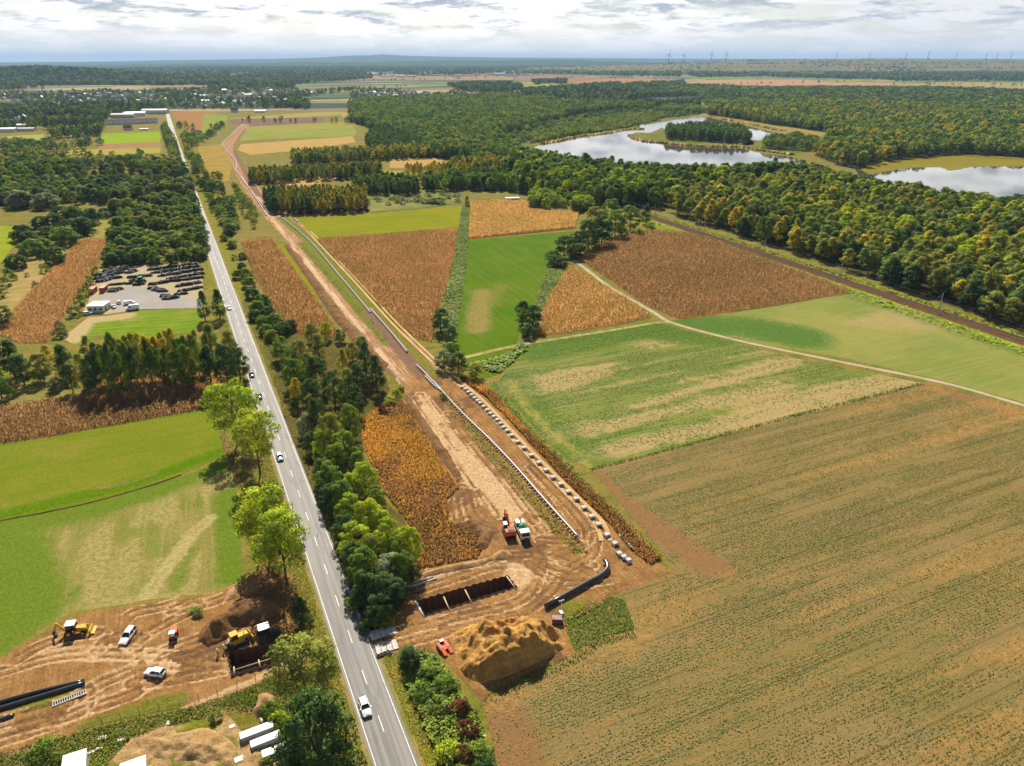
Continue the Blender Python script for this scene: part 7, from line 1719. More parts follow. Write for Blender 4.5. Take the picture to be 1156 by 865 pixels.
# scattered trees: (polygon px, spacing, [(kind, mat, weight)], h range, w range, region words)
B, SHB, BU = 'broad', 'shrub', 'bush'
REGIONS = [
    ([(130, 258), (150, 236), (190, 228), (221, 240), (231, 288), (226, 299), (150, 300), (116, 300), (122, 275)], 5.6, [(BU, 'dark', 3), (BU, 'green', 2), (BU, 'olive', 1), (SHB, 'olive', 2)], (4, 9), (5, 10), 'in the copse behind the tyre yard'),
    ([(112, 247), (136, 236), (180, 222), (216, 224), (221, 242), (190, 230), (140, 246)], 8, [(BU, 'green', 2), (BU, 'dark', 2), (SHB, 'grey', 1)], (4, 7), (6, 9), 'in the scrub above the copse'),
    ([(-60, 212), (60, 210), (140, 210), (218, 212), (220, 224), (170, 222), (130, 232), (100, 232), (60, 232), (-60, 245)], 8.5, [(B, 'green', 3), (B, 'dark', 3), ('alder', 'dark', 2), (B, 'olive', 1), (B, 'grey', 1)], (9, 14), (7, 11), 'in the wood left of the road'),
    ([(-80, 178), (70, 177), (150, 178), (205, 180), (214, 203), (140, 206), (-80, 205)], 9, [(B, 'green', 3), ('alder', 'dark', 3), (B, 'dark', 3), (B, 'olive', 2), ('birch', 'gold', .5)], (9, 14), (7, 10), 'in the farther wood left of the road'),
    ([(-80, 165), (0, 163), (60, 164), (112, 158), (118, 166), (80, 169), (60, 176), (-80, 178)], 12, [(B, 'dark', 3), (B, 'green', 2)], (8, 13), (8, 12), 'in the hedge wood beyond'),
    ([(183, 148), (188, 142), (197, 160), (204, 185), (216, 212), (226, 245), (236, 290), (229, 296), (220, 250), (210, 215), (198, 190)], 6.5, [(B, 'green', 3), (B, 'dark', 2), (B, 'olive', 1)], (7, 11), (5, 8), 'in the roadside line on the left of the far road'),
    ([(203, 152), (210, 160), (222, 175), (232, 195), (246, 200), (258, 222), (274, 250), (270, 268), (254, 262), (240, 240), (228, 215), (214, 188)], 8.5, [(B, 'green', 3), (B, 'dark', 3), (SHB, 'olive', 3), ('birch', 'gold', .4)], (5, 10), (5, 8), 'in the scrub between far road and pipeline'),
    ([(262, 208), (272, 214), (292, 244), (286, 262), (276, 250)], 7, [(SHB, 'olive', 2), (SHB, 'green', 2)], (3, 5), (4, 7), 'on the bank beside the pipeline bend'),
    ([(196, 140), (214, 142), (228, 150), (252, 140), (256, 137), (248, 150), (222, 166), (214, 164), (204, 150)], 12, [(B, 'dark', 3), (B, 'green', 2)], (7, 11), (7, 10), 'in the far hedge beside the ploughed plot'),
    ([(311, 243), (416, 240), (414, 224), (313, 224)], 4.6, [('birch', 'gold', 5), ('birch', 'olive', 3), ('alder', 'dark', 1.5), ('birch', 'green', 1)], (11, 14), (4, 5.5), 'in the golden block behind the lime meadow'),
    ([(300, 228), (313, 226), (313, 243), (304, 242)], 5, [('alder', 'dark', 1)], (10, 14), (5, 6), 'at the dark corner of the golden block'),
    ([(283, 209), (360, 205), (432, 201), (432, 193), (360, 196), (283, 200)], 5.5, [('birch', 'olive', 3), ('birch', 'green', 3), ('birch', 'gold', 1), ('alder', 'dark', 1)], (10, 13), (4.5, 6), 'in the row beyond the golden block'),
    ([(330, 187), (400, 184), (480, 179), (560, 180), (560, 172), (480, 170), (400, 175), (330, 178)], 6.5, [('birch', 'olive', 3), ('alder', 'dark', 3), ('birch', 'gold', 1.5), (B, 'green', 1)], (10, 14), (5, 7), 'in the upper row of birches'),
    ([(450, 198), (470, 196), (505, 195), (506, 202), (470, 204)], 8, [('birch', 'gold', 3), ('birch', 'olive', 1)], (11, 14), (5, 6), 'in the thin golden row on the tan strip'),
    ([(505, 201), (570, 200), (580, 190), (540, 186), (505, 192)], 6, [('birch', 'olive', 3), ('birch', 'gold', 3), ('birch', 'green', 2)], (11, 15), (5, 7), 'in the yellowing wood edge'),
    ([(400, 218), (425, 220), (470, 222), (475, 212), (440, 207), (402, 210)], 6, [('alder', 'dark', 3), (B, 'green', 2), ('birch', 'green', 1)], (10, 14), (5, 7), 'in the dark block above the lime meadow'),
    ([(475, 217), (520, 216), (570, 216), (640, 224), (640, 212), (560, 200), (480, 206)], 6.5, [('birch', 'green', 3), (B, 'green', 3), ('alder', 'dark', 2), (B, 'lime', .6)], (9, 14), (5, 8), 'in the wood behind the golden maize'),
    ([(600, 236), (660, 240), (672, 232), (640, 218), (600, 222)], 7, [(B, 'lime', 3), (B, 'green', 3)], (7, 11), (6, 9), 'in the lime green thicket behind the golden maize'),
    ([(415, 232), (445, 234), (520, 228), (522, 218), (440, 222), (416, 224)], 13, [(SHB, 'grey', 2), (SHB, 'olive', 2)], (3, 5), (5, 9), 'in the rough patch above the lime meadow'),
    # the big forest right of the railway
    ([(752, 240), (800, 256), (870, 277), (960, 307), (1060, 341), (1156, 372), (1330, 425), (1330, 380), (1156, 340), (1060, 312), (960, 282), (870, 255), (800, 240)], 8.2, [(B, 'forest', 4), ('alder', 'dark', 2.0), ('birch', 'olive', 2), ('birch', 'gold', .5), (B, 'olive', 1)], (10, 18), (7.5, 11), 'in the forest edge along the railway'),
    ([(800, 240), (870, 255), (960, 282), (1060, 312), (1156, 340), (1330, 380), (1330, 262), (1156, 248), (1060, 232), (980, 222), (900, 205), (860, 208), (760, 222), (745, 232)], 8.4, [(B, 'forest', 3.5), ('birch', 'olive', 3), (B, 'olive', 2), (B, 'lime', .8), ('birch', 'gold', 1.0), ('alder', 'dark', 1.5), (B, 'olive', 2), ('birch', 'lime', .8)], (10, 17), (7.5, 11), 'in the mixed forest beyond the railway'),
    ([(640, 226), (672, 232), (740, 236), (745, 232), (760, 222), (860, 208), (900, 203), (870, 198), (760, 206), (640, 190), (585, 178), (560, 182), (580, 190), (570, 200), (600, 214)], 7.5, [(B, 'forest', 6), (B, 'green', 2), ('alder', 'dark', 2), (B, 'lime', .6)], (12, 20), (8, 12), 'in the forest before the lake'),
    ([(900, 203), (980, 220), (1060, 230), (1156, 245), (1330, 262), (1330, 246), (1156, 236), (1060, 225), (1000, 214), (960, 204), (905, 190), (896, 186)], 9, [(B, 'forest', 5), (B, 'olive', 1), (B, 'dark', 2)], (7, 11), (8, 11), 'on the near bank of the right lake'),
    ([(752, 158), (790, 160), (836, 163), (848, 161), (838, 152), (790, 147.5), (756, 150)], 8, [(B, 'dark', 3), ('alder', 'dark', 3), (B, 'forest', 2)], (13, 18), (7, 10), 'on the lake island'),
    ([(857, 168), (885, 170), (915, 172), (930, 165), (900, 158), (870, 158)], 9, [(B, 'dark', 2), (B, 'forest', 3), (SHB, 'green', 1)], (9, 14), (8, 12), 'on the spit between the lakes'),
    ([(799, 129.5), (830, 134), (865, 140), (915, 147), (955, 153), (935, 158), (930, 165), (920, 176), (950, 188), (968, 190), (1005, 181), (1080, 174), (1156, 178), (1400, 181), (1400, 135), (1156, 128), (960, 120), (800, 120)], 10.5, [(B, 'forest', 8), (B, 'olive', .8), (B, 'dark', 2), ('birch', 'gold', .15)], (12, 20.5), (10, 14), 'in the great forest beyond the lakes'),
    ([(798, 120), (960, 120), (1156, 128), (1400, 135), (1400, 110), (1156, 105.5), (1080, 102.5), (960, 101.5), (860, 102), (790, 98.5), (768, 99.5), (720, 106), (720, 110), (790, 109)], 15, [(B, 'farwood', 5), (B, 'forest', 3)], (13, 19), (13, 18), 'in the far edge of the great forest'),
    ([(396, 138), (394, 120), (420, 114), (470, 114), (560, 110), (640, 117), (720, 120), (745, 124), (690, 126), (650, 131), (600, 143), (570, 152), (570, 172), (585, 178), (560, 182), (540, 186), (500, 176), (480, 168), (455, 155), (415, 144)], 10.5, [(B, 'forest', 6), (B, 'green', 2), (B, 'dark', 2), ('alder', 'dark', 1), (B, 'olive', 1)], (10.5, 18), (9, 13), 'in the big wood left of the lake'),
    ([(414, 160), (430, 146), (470, 150), (500, 168), (540, 180), (500, 180), (440, 172), (416, 172)], 7.5, [('alder', 'dark', 4), (B, 'dark', 2)], (11, 15), (6, 9), 'in the dark conifer patch'),
    ([(600, 152), (640, 140), (700, 130), (750, 128), (745, 136), (690, 148), (640, 155), (600, 162)], 10, [(SHB, 'green', 3), (BU, 'olive', 2), (BU, 'green', 2)], (3, 7), (6, 11), 'in the marsh scrub beside the lake'),
    ([(572, 170), (576, 150), (610, 140), (690, 126), (760, 124.5), (795, 127), (790, 130), (745, 134), (690, 134), (625, 147), (596, 160)], 15, [(BU, 'green', 3), (BU, 'dark', 2), (SHB, 'olive', 3)], (4, 9), (6, 12), 'along the marsh margin'),
    ([(740, 126), (800, 128), (790, 122), (740, 122)], 11, [(B, 'forest', 2), (B, 'green', 2)], (8, 13), (8, 12), 'at the head of the marsh'),
]
rg = np.random.default_rng(11)
for ri, (poly, sp, mix, hr, wr, words_) in enumerate(REGIONS):
    loop = ats(poly); A = np.array(loop); x0, y0 = A.min(0); x1, y1 = A.max(0)
    gx, gy = np.meshgrid(np.arange(x0, x1, sp), np.arange(y0, y1, sp * .9)); gx = gx + (np.arange(gx.shape[0]) % 2)[:, None] * sp * .5
    gx = gx.ravel() + rg.uniform(-.42, .42, gx.size) * sp; gy = gy.ravel() + rg.uniform(-.42, .42, gy.size) * sp
    ok = inside(gx, gy, loop)
    ok &= rg.uniform(0, 1, len(gx)) < .93
    if ri in (0, 1, 2, 3, 4, 6, 8): ok &= rg.uniform(0, 1, len(gx)) < .12 + sstep(.38, .54, fbm(gx, gy, sp * 4, 3, 800 + ri))
    W_ = np.array([m_[2] for m_ in mix]); W_ = W_ / W_.sum()
    gx, gy = gx[ok], gy[ok]; ch = rg.choice(len(mix), len(gx), p=W_)
    clump = fbm(gx, gy, sp * 7, 3, 300 + ri); ch2 = np.minimum((np.clip((clump - .25) / .5, 0, .999) * len(mix)).astype(int), len(mix) - 1)
    ch = np.where(rg.uniform(0, 1, len(gx)) < .35, ch2, ch)
    for x_, y_, c_, cl_ in zip(gx, gy, ch, clump):
        k_, m_, _ = mix[c_]; q_ = rg.uniform(0, 1)
        h_ = hr[0] + (hr[1] - hr[0]) * (.55 * q_ + .45 * float(np.clip((cl_ - .25) * 2, 0, 1))); w_ = wr[0] + (wr[1] - wr[0]) * rg.uniform(0, 1)
        e_ = rg.uniform(0, 1)
        if e_ < .07: h_ *= 1.16; w_ *= 1.35
        elif e_ > .9: h_ *= .86; w_ *= .68
        if k_ == 'shrub': h_ = min(h_, 5) * .9
        if k_ == 'birch': w_ *= .85
        tree(float(x_), float(y_), h_, w_, k_, m_, f"{COLW[m_]} {'slender birch' if k_ == 'birch' else ('upright tree' if k_ == 'alder' else ('shrub' if k_ == 'shrub' else ('rounded bushy tree' if k_ == 'bush' else 'broad tree')))} {words_}", 'trees ' + words_)
        TREES[-1]['ri'] = ri

def lod_of(t): return 'n' if t['mpp'] < .40 else ('m' if t['mpp'] < .95 else 'f')
hand = [t for t in TREES if t['hand']]; rest = [t for t in TREES if not t['hand']]
rest.sort(key=lambda t: -t['h'] * t['w'] / t['mpp'] ** 2)
nt_ = sum(t['kind'] != 'shrub' for t in hand); ns_ = sum(t['kind'] == 'shrub' for t in hand)
indiv = list(hand); mass = []
for t in rest:
    if t['kind'] == 'shrub' and ns_ < 230: ns_ += 1; indiv.append(t)
    elif t['kind'] != 'shrub' and nt_ < 300: nt_ += 1; indiv.append(t)
    else: mass.append(t)
print('TREES', len(TREES), 'individual', nt_, ns_, 'mass', len(mass))
rt = random.Random(3)
NAMEK = {'broad': 'broadleaf_tree', 'birch': 'birch_tree', 'alder': 'alder_tree', 'shrub': 'shrub', 'bush': 'bushy_tree', 'tall': 'roadside_tree'}
for t in indiv:
    ld = lod_of(t); i = rt.randrange(NV[ld]); cm, tm = proto(t['kind'], ld, i); sh = SHAPES[t['kind']]
    e = empty(NAMEK[t['kind']], (t['x'], t['y'], t['z']), rt.uniform(0, 6.28), t['label'] or 'tree', 'shrub' if t['kind'] == 'shrub' else 'tree', t['region'])
    k_ = t['w'] / (2 * sh['Rr'] * 1.0); e.scale = (k_, k_, t['h'] / sh['H'])
    c = link_mesh('crown', cm, e); c.material_slots[0].link = 'OBJECT'; c.material_slots[0].material = LM[t['mat']]
    b = link_mesh('trunk', tm, e)
    if t['kind'] == 'birch': b.material_slots[0].link = 'OBJECT'; b.material_slots[0].material = BIRCH

# ---- woods too many to count: one object per wood, points carrying copies of whole trees
def gn_scatter(name, pts, scl, rot, idx, protos, label, cat):
    me = bpy.data.meshes.new(name); n = len(pts)
    me.vertices.add(n); me.vertices.foreach_set('co', np.ascontiguousarray(pts, np.float32).ravel())
    a = me.attributes.new('scl', 'FLOAT_VECTOR', 'POINT'); a.data.foreach_set('vector', np.ascontiguousarray(scl, np.float32).ravel())
    a = me.attributes.new('yaw', 'FLOAT_VECTOR', 'POINT'); a.data.foreach_set('vector', np.column_stack([np.zeros(n), np.zeros(n), rot]).astype(np.float32).ravel())
    a = me.attributes.new('pick', 'INT', 'POINT'); a.data.foreach_set('value', np.ascontiguousarray(idx, np.int32))
    me.update(); o = link_mesh(name, me)
    col = bpy.data.collections.new(name + '_kinds')
    for k, (cm, tm, mat) in enumerate(protos):
        p = bpy.data.objects.new('%03d_kind' % k, cm); col.objects.link(p); p.material_slots[0].link = 'OBJECT'; p.material_slots[0].material = mat
    g = bpy.data.node_groups.new(name, 'GeometryNodeTree')
    g.interface.new_socket('Geometry', in_out='INPUT', socket_type='NodeSocketGeometry'); g.interface.new_socket('Geometry', in_out='OUTPUT', socket_type='NodeSocketGeometry')
    gi = g.nodes.new('NodeGroupInput'); go = g.nodes.new('NodeGroupOutput'); ip = g.nodes.new('GeometryNodeInstanceOnPoints'); ci = g.nodes.new('GeometryNodeCollectionInfo')
    ci.inputs['Collection'].default_value = col; ci.inputs['Separate Children'].default_value = True; ci.inputs['Reset Children'].default_value = True
    def na(nm, ty):
        q = g.nodes.new('GeometryNodeInputNamedAttribute'); q.data_type = ty; q.inputs[0].default_value = nm; return q.outputs[0]
    L = g.links.new
    L(gi.outputs[0], ip.inputs['Points']); L(ci.outputs[0], ip.inputs['Instance']); ip.inputs['Pick Instance'].default_value = True
    L(na('pick', 'INT'), ip.inputs['Instance Index']); L(na('scl', 'FLOAT_VECTOR'), ip.inputs['Scale'])
    er = g.nodes.new('FunctionNodeEulerToRotation'); L(na('yaw', 'FLOAT_VECTOR'), er.inputs[0]); L(er.outputs[0], ip.inputs['Rotation'])
    L(ip.outputs[0], go.inputs[0])
    o.modifiers.new('copies', 'NODES').node_group = g
    return tag(o, label, cat, None, 'stuff')
byreg = {}
for t in mass: byreg.setdefault(t['ri'], []).append(t)
_whole = {}
def whole(kind, ld, i):
    """crown and trunk of one tree in one mesh, for the woods"""
    if (kind, ld, i) not in _whole:
        cm, tm = proto(kind, ld, i); m = cm.copy(); m.name = 'whole_tree'
        bm = bmesh.new(); bm.from_mesh(m); n0 = len(bm.faces); bm.from_mesh(tm)
        bm.faces.ensure_lookup_table()
        for f in bm.faces[n0:]: f.material_index = 1
        bm.to_mesh(m); bm.free(); m.materials.append(BARK); _whole[(kind, ld, i)] = m
    return _whole[(kind, ld, i)]
for ri, L in byreg.items():
    keys = {}; pr = []
    P = []; S = []; Ro = []; I = []
    for t in L:
        ld = lod_of(t); i = rt.randrange(NV[ld]); key = (t['kind'], ld, i, t['mat'])
        if key not in keys: keys[key] = len(pr); pr.append((whole(*key[:3]), None, LM[t['mat']]))
        sh = SHAPES[t['kind']]; k_ = t['w'] / (2 * sh['Rr'])
        P.append((t['x'], t['y'], t['z'])); S.append((k_, k_, t['h'] / sh['H'])); Ro.append(rt.uniform(0, 6.28)); I.append(keys[key])
    wd = REGIONS[ri][5]
    gn_scatter('wood', np.array(P), np.array(S), np.array(Ro), np.array(I), pr, 'mass of trees ' + wd, 'wood')
    loopw = ats(REGIONS[ri][0])
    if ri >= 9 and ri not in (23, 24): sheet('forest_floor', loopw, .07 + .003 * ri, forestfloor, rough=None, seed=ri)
# ================================================================== FAR LANDSCAPE
def sample_mesh(o, n, seed, flt=None):
    me = o.data; rr = np.random.default_rng(seed)
    co = np.zeros(len(me.vertices) * 3, np.float32); me.vertices.foreach_get('co', co); co = co.reshape(-1, 3)
    q = np.array([list(p.vertices) for p in me.polygons]); P = co[q]
    area = np.linalg.norm(np.cross(P[:, 1] - P[:, 0], P[:, 3] - P[:, 0]), axis=1); area /= area.sum()
    f_ = rr.choice(len(q), n, p=area); a = rr.uniform(0, 1, (n, 1)); b = rr.uniform(0, 1, (n, 1)); F = P[f_]
    return (F[:, 0] * (1 - a) + F[:, 1] * a) * (1 - b) + (F[:, 3] * (1 - a) + F[:, 2] * a) * b
FARP = [(whole('broad', 'f', i), None, LM[m]) for i in range(3) for m in ('farwood', 'forest')] + [(whole('alder', 'f', 0), None, LM['farwood'])]
def far_wood(P, label, seed, s_lo=1.0, s_hi=1.5, wide=1.0):
    n = len(P); rr = np.random.default_rng(seed); s_ = rr.uniform(s_lo, s_hi, n)
    return gn_scatter('wood', P, np.column_stack([s_ * wide, s_ * wide, s_]), rr.uniform(0, 6.28, n), rr.integers(0, len(FARP), n), FARP, label, 'wood')
hill_o = [o for o in COL.objects if o.name.startswith('hills')]
LHILL = hill_o[-1]
hp = sample_mesh(LHILL, 9000, 5); hp = hp[(hp[:, 1] < LH_Y + 350)]; hp[:, 2] -= 1
far_wood(hp, 'dark wood covering the low hill on the horizon', 401, 1.1, 1.6, 1.3)
pp = sample_mesh(hill_o[2], 26000, 6); pp = pp[(pp[:, 1] < 8700)]
pn = fbm(pp[:, 0] / 5.5, pp[:, 1] * 1.6, 150, 4, 21); pp = pp[pn > .60]
far_wood(pp, 'hedges and small woods on the far plateau below the turbines', 402, .6, 1.1, 1.8)
FW = [([(-300, 100), (0, 101), (60, 103), (150, 104), (250, 100), (330, 98), (345, 108), (330, 122), (270, 124), (190, 124), (186, 130), (120, 128), (60, 136), (0, 132), (-300, 140)], 25, 'trees among the houses of the village left of the far road', (.55, 1.0)),
      ([(-300, 128), (0, 124), (60, 122), (110, 120), (188, 120), (186, 126), (150, 130), (122, 134), (118, 150), (100, 158), (60, 160), (52, 150), (0, 148), (-300, 160)], 13, 'wood before the village left of the far road', (.8, 1.2)),
      ([(310, 120), (350, 117), (350, 125), (312, 127)], 12, 'dark little wood beside the white barn', (.8, 1.1)),
      ([(230, 96), (330, 88), (420, 86), (420, 89), (350, 94), (300, 100), (240, 104)], 24, 'broken woods beyond the village', (.9, 1.4)),
      ([(395, 108), (410, 100), (470, 104), (500, 106), (520, 100), (570, 99), (580, 104), (570, 110), (470, 113), (400, 113)], 22, 'trees round the village behind the big wood', (.5, .8)),
      ([(505, 97), (530, 95), (585, 95), (590, 100), (575, 106), (530, 105)], 14, 'dark wood beside the far village with the red roof', (.9, 1.3)),
      ([(580, 104), (630, 101), (660, 98), (690, 96), (772, 94), (775, 101), (730, 108), (735, 113), (690, 118), (640, 114), (600, 113), (565, 110)], 15, 'dark woods round the small far ponds', (.9, 1.4)),
      ([(600, 92.5), (640, 91), (640, 95), (605, 96)], 14, 'hedge wood on the far tan field', (.9, 1.3)),
      ([(300, 90), (386, 82), (470, 76), (560, 74), (640, 76), (700, 79), (770, 83), (768, 87), (700, 86.5), (640, 84.5), (560, 84.5), (470, 86), (386, 86.5)], 34, 'tree mass of the far town below the horizon', (1.1, 1.8)),
      ([(770, 84), (860, 81), (965, 81), (1060, 80), (1156, 81), (1400, 82), (1400, 93), (1156, 92.5), (1080, 92), (1000, 92), (930, 89), (860, 87), (790, 88)], 32, 'blue green woods of the far valley', (1.1, 1.7)),
      ([(262, 93), (300, 92), (340, 91), (330, 100), (270, 99)], 22, 'far wood beyond the left village', (1, 1.5)),
      ([(262, 90), (300, 80), (400, 76), (520, 73), (640, 74), (640, 76), (500, 76.5), (400, 80), (330, 88), (270, 92)], 45, 'distant broken woods under the horizon', (1.3, 2.0)),
      ([(-200, 82), (0, 79.5), (120, 78), (260, 76), (400, 73), (400, 76), (280, 82), (250, 90), (200, 84), (120, 81), (0, 80.5)], 50, 'distant woods beyond the low hill', (1.3, 2.0)),
      ([(-300, 96), (0, 95), (45, 97), (60, 101.5), (0, 102), (-300, 104)], 18, 'wood edge at the foot of the low hill', (1, 1.4)),
      ([(330, 107), (400, 100), (410, 102), (345, 111)], 30, 'scattered trees on the far green fields', (.7, 1.1)),
      ([(640, 121), (700, 118), (790, 118), (790, 123), (740, 124), (650, 124)], 11, 'tree belt between pond and marsh', (.8, 1.2))]
for i, (poly, sp, lab, sr) in enumerate(FW):
    loop = ats(poly); A = np.array(loop); area = abs(sum(A[j][0] * A[(j + 1) % len(A)][1] - A[(j + 1) % len(A)][0] * A[j][1] for j in range(len(A)))) / 2
    x, y = scatter_in(loop, 1.0 / sp ** 2, 500 + i, thin=lambda x, y: sstep(.32, .48, fbm(x, y * .6, sp * 7, 3, 90 + i)))
    if len(x) > 9000: x, y = x[:9000], y[:9000]
    far_wood(np.column_stack([x, y, np.full(len(x), .3)]), lab, 600 + i, sr[0], sr[1], 1.2 if sp > 20 else 1.0)
# hedges on the far fields
for i, (a, b, n, lab) in enumerate([((770, 97), (960, 93), 26, 'line of trees on the far orange field'), ((1000, 96), (1156, 97), 22, 'trees along the edge of the far pale field'), ((340, 105), (480, 97), 24, 'hedge on the far green fields'), ((386, 92), (580, 88), 40, 'hedge before the far town'), ((258, 138), (400, 140), 16, 'hedge between the far dark plots'), ((630, 88), (760, 90), 30, 'hedge on the far ploughed fields')]):
    rr = np.random.default_rng(700 + i); f_ = rr.uniform(0, 1, n); P = np.array([at(a[0] + (b[0] - a[0]) * q + rr.normal(0, 1.5), a[1] + (b[1] - a[1]) * q + rr.normal(0, .25)) for q in f_])
    far_wood(np.column_stack([P, np.full(n, .5)]), lab, 720 + i, .5, .9)

# ---- houses
HR = {'dark': plain('roof_dark_tile', (.075, .075, .085), .7), 'red': plain('roof_red_tile', (.26, .085, .05), .8), 'white': plain('roof_white_sheet', (.78, .78, .77), .5), 'grey': plain('roof_grey_sheet', (.36, .38, .41), .6)}
HWALL = plain('house_wall', (.62, .58, .50), .85); HWHITE = plain('house_white_wall', (.74, .73, .70), .85)
def house_mesh(L, W, Hh, Rh, roofm, wallm, flat=False):
    m = MB(); m.box((0, 0, Hh / 2), (L, W, Hh), 0)
    o_ = .35
    if flat: m.box((0, 0, Hh + .12), (L + .3, W + .3, .24), 1)
    else:
        m.prism([(-W / 2 - o_, Hh - .12), (W / 2 + o_, Hh - .12), (0, Hh + Rh)], 'x', L + .8, (0, 0, .0), 1)
        m.prism([(-W / 2 + .02, Hh), (W / 2 - .02, Hh), (0, Hh + Rh - .25)], 'x', L + .82, (0, 0, 0), 0)
        m.box((L * .22, W * .12, Hh + Rh * .9), (.6, .6, 1.6), 0)
    for sx in (-1, 1):
        for k in range(max(2, int(L / 3.2))):
            xx = -L / 2 + L * (k + .5) / max(2, int(L / 3.2)); m.box((xx, sx * (W / 2 + .01), min(1.6, Hh * .55)), (1.2, .08, 1.2), 2)
    me = bpy.data.meshes.new('house'); me.from_pydata(m.v, [], m.f)
    for q in (wallm, roofm, GLASSD): me.materials.append(q)
    me.polygons.foreach_set('material_index', m.m); me.update(); return me
HM = {}
for rk in HR:
    HM[rk] = [house_mesh(11, 9, 4.2, 3.6, HR[rk], HWALL), house_mesh(13, 9, 5.6, 3.2, HR[rk], HWHITE), house_mesh(18, 10, 4.5, 2.4, HR[rk], HWHITE)]
BARN = {'white': house_mesh(34, 16, 5, 1.6, HR['white'], HWHITE), 'grey': house_mesh(40, 20, 6, 1.8, HR['grey'], HWALL), 'red': house_mesh(30, 14, 5, 3.2, HR['red'], HWALL), 'dark': house_mesh(16, 12, 4.5, 5.5, HR['dark'], HWALL)}
def put_house(me, u, v, hd, lab, grp=None, s_=1.0, nm='house', cat='house'):
    x, y = at(u, v); o = link_mesh(nm, me); o.location = (x, y, .35); o.rotation_euler = (0, 0, hd); o.scale = (s_, s_, s_)
    return tag(o, lab, cat, grp)
hr = random.Random(21)
def village(poly, n, words_, kinds, hd0):
    P = np.array(poly); k = 0; tries = 0; used_ = []
    while k < n and tries < 4000:
        tries += 1
        u = hr.uniform(P[:, 0].min(), P[:, 0].max()); v = hr.uniform(P[:, 1].min(), P[:, 1].max())
        if not inside(np.array([u]), np.array([v]), poly)[0]: continue
        x, y = at(u, v)
        if any((x - a) ** 2 + (y - b) ** 2 < 22 ** 2 for a, b in used_): continue
        used_.append((x, y)); kd = hr.choice(kinds)
        put_house(hr.choice(HM[kd]), u, v, hd0 + hr.choice([0, math.pi / 2]) + hr.uniform(-.15, .15), f"small house with a {kd} roof {words_}", 'houses ' + words_, hr.uniform(1.0, 1.3)); k += 1
village([(0, 104), (150, 104), (190, 108), (186, 118), (130, 117), (0, 116)], 64, 'among the trees left of the far road', ['dark', 'grey', 'dark', 'white', 'red'], .3)
village([(196, 106), (260, 100), (335, 103), (330, 116), (270, 120), (200, 124)], 62, 'among the trees right of the far road end', ['dark', 'grey', 'grey', 'dark', 'white', 'red'], .5)
village([(410, 103), (470, 106), (485, 109), (440, 112), (405, 109)], 36, 'in the village behind the big wood', ['dark', 'white', 'grey', 'dark'], .2)
village([(335, 104), (365, 103), (372, 107), (340, 109)], 9, 'beside the far green fields', ['white', 'red', 'dark'], .3)
village([(0, 133), (28, 131), (40, 140), (20, 144), (0, 142)], 12, 'at the left picture edge before the wood', ['dark', 'white', 'grey'], .4)
village([(515, 103), (545, 101), (548, 107), (520, 109)], 8, 'beside the far long red roof', ['dark', 'red', 'white'], .2)
for i in range(9): put_house(HM['dark'][1], 124 + i * 6.3, 141 - i * .25, .12, f'row house with a white gable and dark roof above the green and brown plots', 'row houses above the plots', 1.0)
for i, (u, v, k_, lab, s_) in enumerate([(140, 133, 'grey', 'long pale roofed hall behind the row houses', 1.1), (152, 131, 'white', 'white roofed hall beyond the row houses', 1.3), (176, 128.5, 'grey', 'grey hall beside the far road end', 1.3), (86, 144, 'white', 'white roofed barn alone in the wood before the plots', .5), (24, 144, 'white', 'bright white hall at the left picture edge', .9), (6, 149, 'white', 'low white hall at the left picture corner of the wood', 1.0), (30, 148, 'grey', 'grey hall beside the bright white hall', .7), (294, 127, 'white', 'white roofed barn beside the dark little wood', .7), (265, 127, 'dark', 'dark roofed farmhouse before the far plots', .9), (281, 108, 'white', 'white hall above the right part of the village', .8),
                                         (533, 108, 'red', 'long red roofed hall behind the big wood', 1.3), (540, 103, 'white', 'white hall beside the long red roof', .9), (128, 207, 'white', 'low white roofed building on the tan strip in the wood', .35), (155, 221, 'dark', 'dark roofed house half hidden in the wood left of the road', .8), (578, 226, 'grey', 'small grey roofed cabin behind the golden maize', .3), (350, 112, 'red', 'red roofed barn beside the far green fields', .5), (145, 147, 'dark', 'dark house before the green plot', .8), (163, 147, 'white', 'small white shed before the green plot', .4)]):
    put_house(BARN[k_], u, v, .3 if i % 2 else .15, lab, None, s_, 'barn' if k_ != 'dark' else 'house', 'building')
# the far towns: pale blocks too small to count
def far_town(px, n, label, seed, smin=14, smax=34, red=.15):
    rr = np.random.default_rng(seed); P = np.array(px); m = MB(); k = 0; t_ = 0
    while k < n and t_ < n * 30:
        t_ += 1; u = rr.uniform(P[:, 0].min(), P[:, 0].max()); v = rr.uniform(P[:, 1].min(), P[:, 1].max())
        if not inside(np.array([u]), np.array([v]), px)[0]: continue
        x, y = at(u, v); s_ = rr.uniform(smin, smax) * (1.6 if rr.uniform() < .1 else 1); hh = rr.uniform(6, 13)
        a = rr.uniform(-.3, .3)
        m.box((x, y, hh / 2 + .3), (s_, s_ * .6, hh), 0 if rr.uniform() > .35 else 2, rz=a); m.box((x, y, hh + .8), (s_ + 1, s_ * .6 + 1, 1.2), 1 if rr.uniform() < red else 2 if rr.uniform() < .55 else 3, rz=a); k += 1
    o = m.build('far_town', [HWHITE, HR['red'], HR['white'], HR['grey']]); tag(o, label, 'town', None, 'stuff')
far_town([(380, 78), (470, 76), (580, 76), (640, 80), (640, 86), (470, 87), (380, 87)], 170, 'pale buildings of the far town between dark trees', 31)
far_town([(690, 77), (765, 79), (770, 85), (700, 84)], 60, 'pale buildings of the far settlement below the turbines', 32)
far_town([(1035, 80), (1090, 79.5), (1130, 81), (1090, 83), (1040, 83)], 34, 'red roofed houses on the far slope', 33, red=.8)
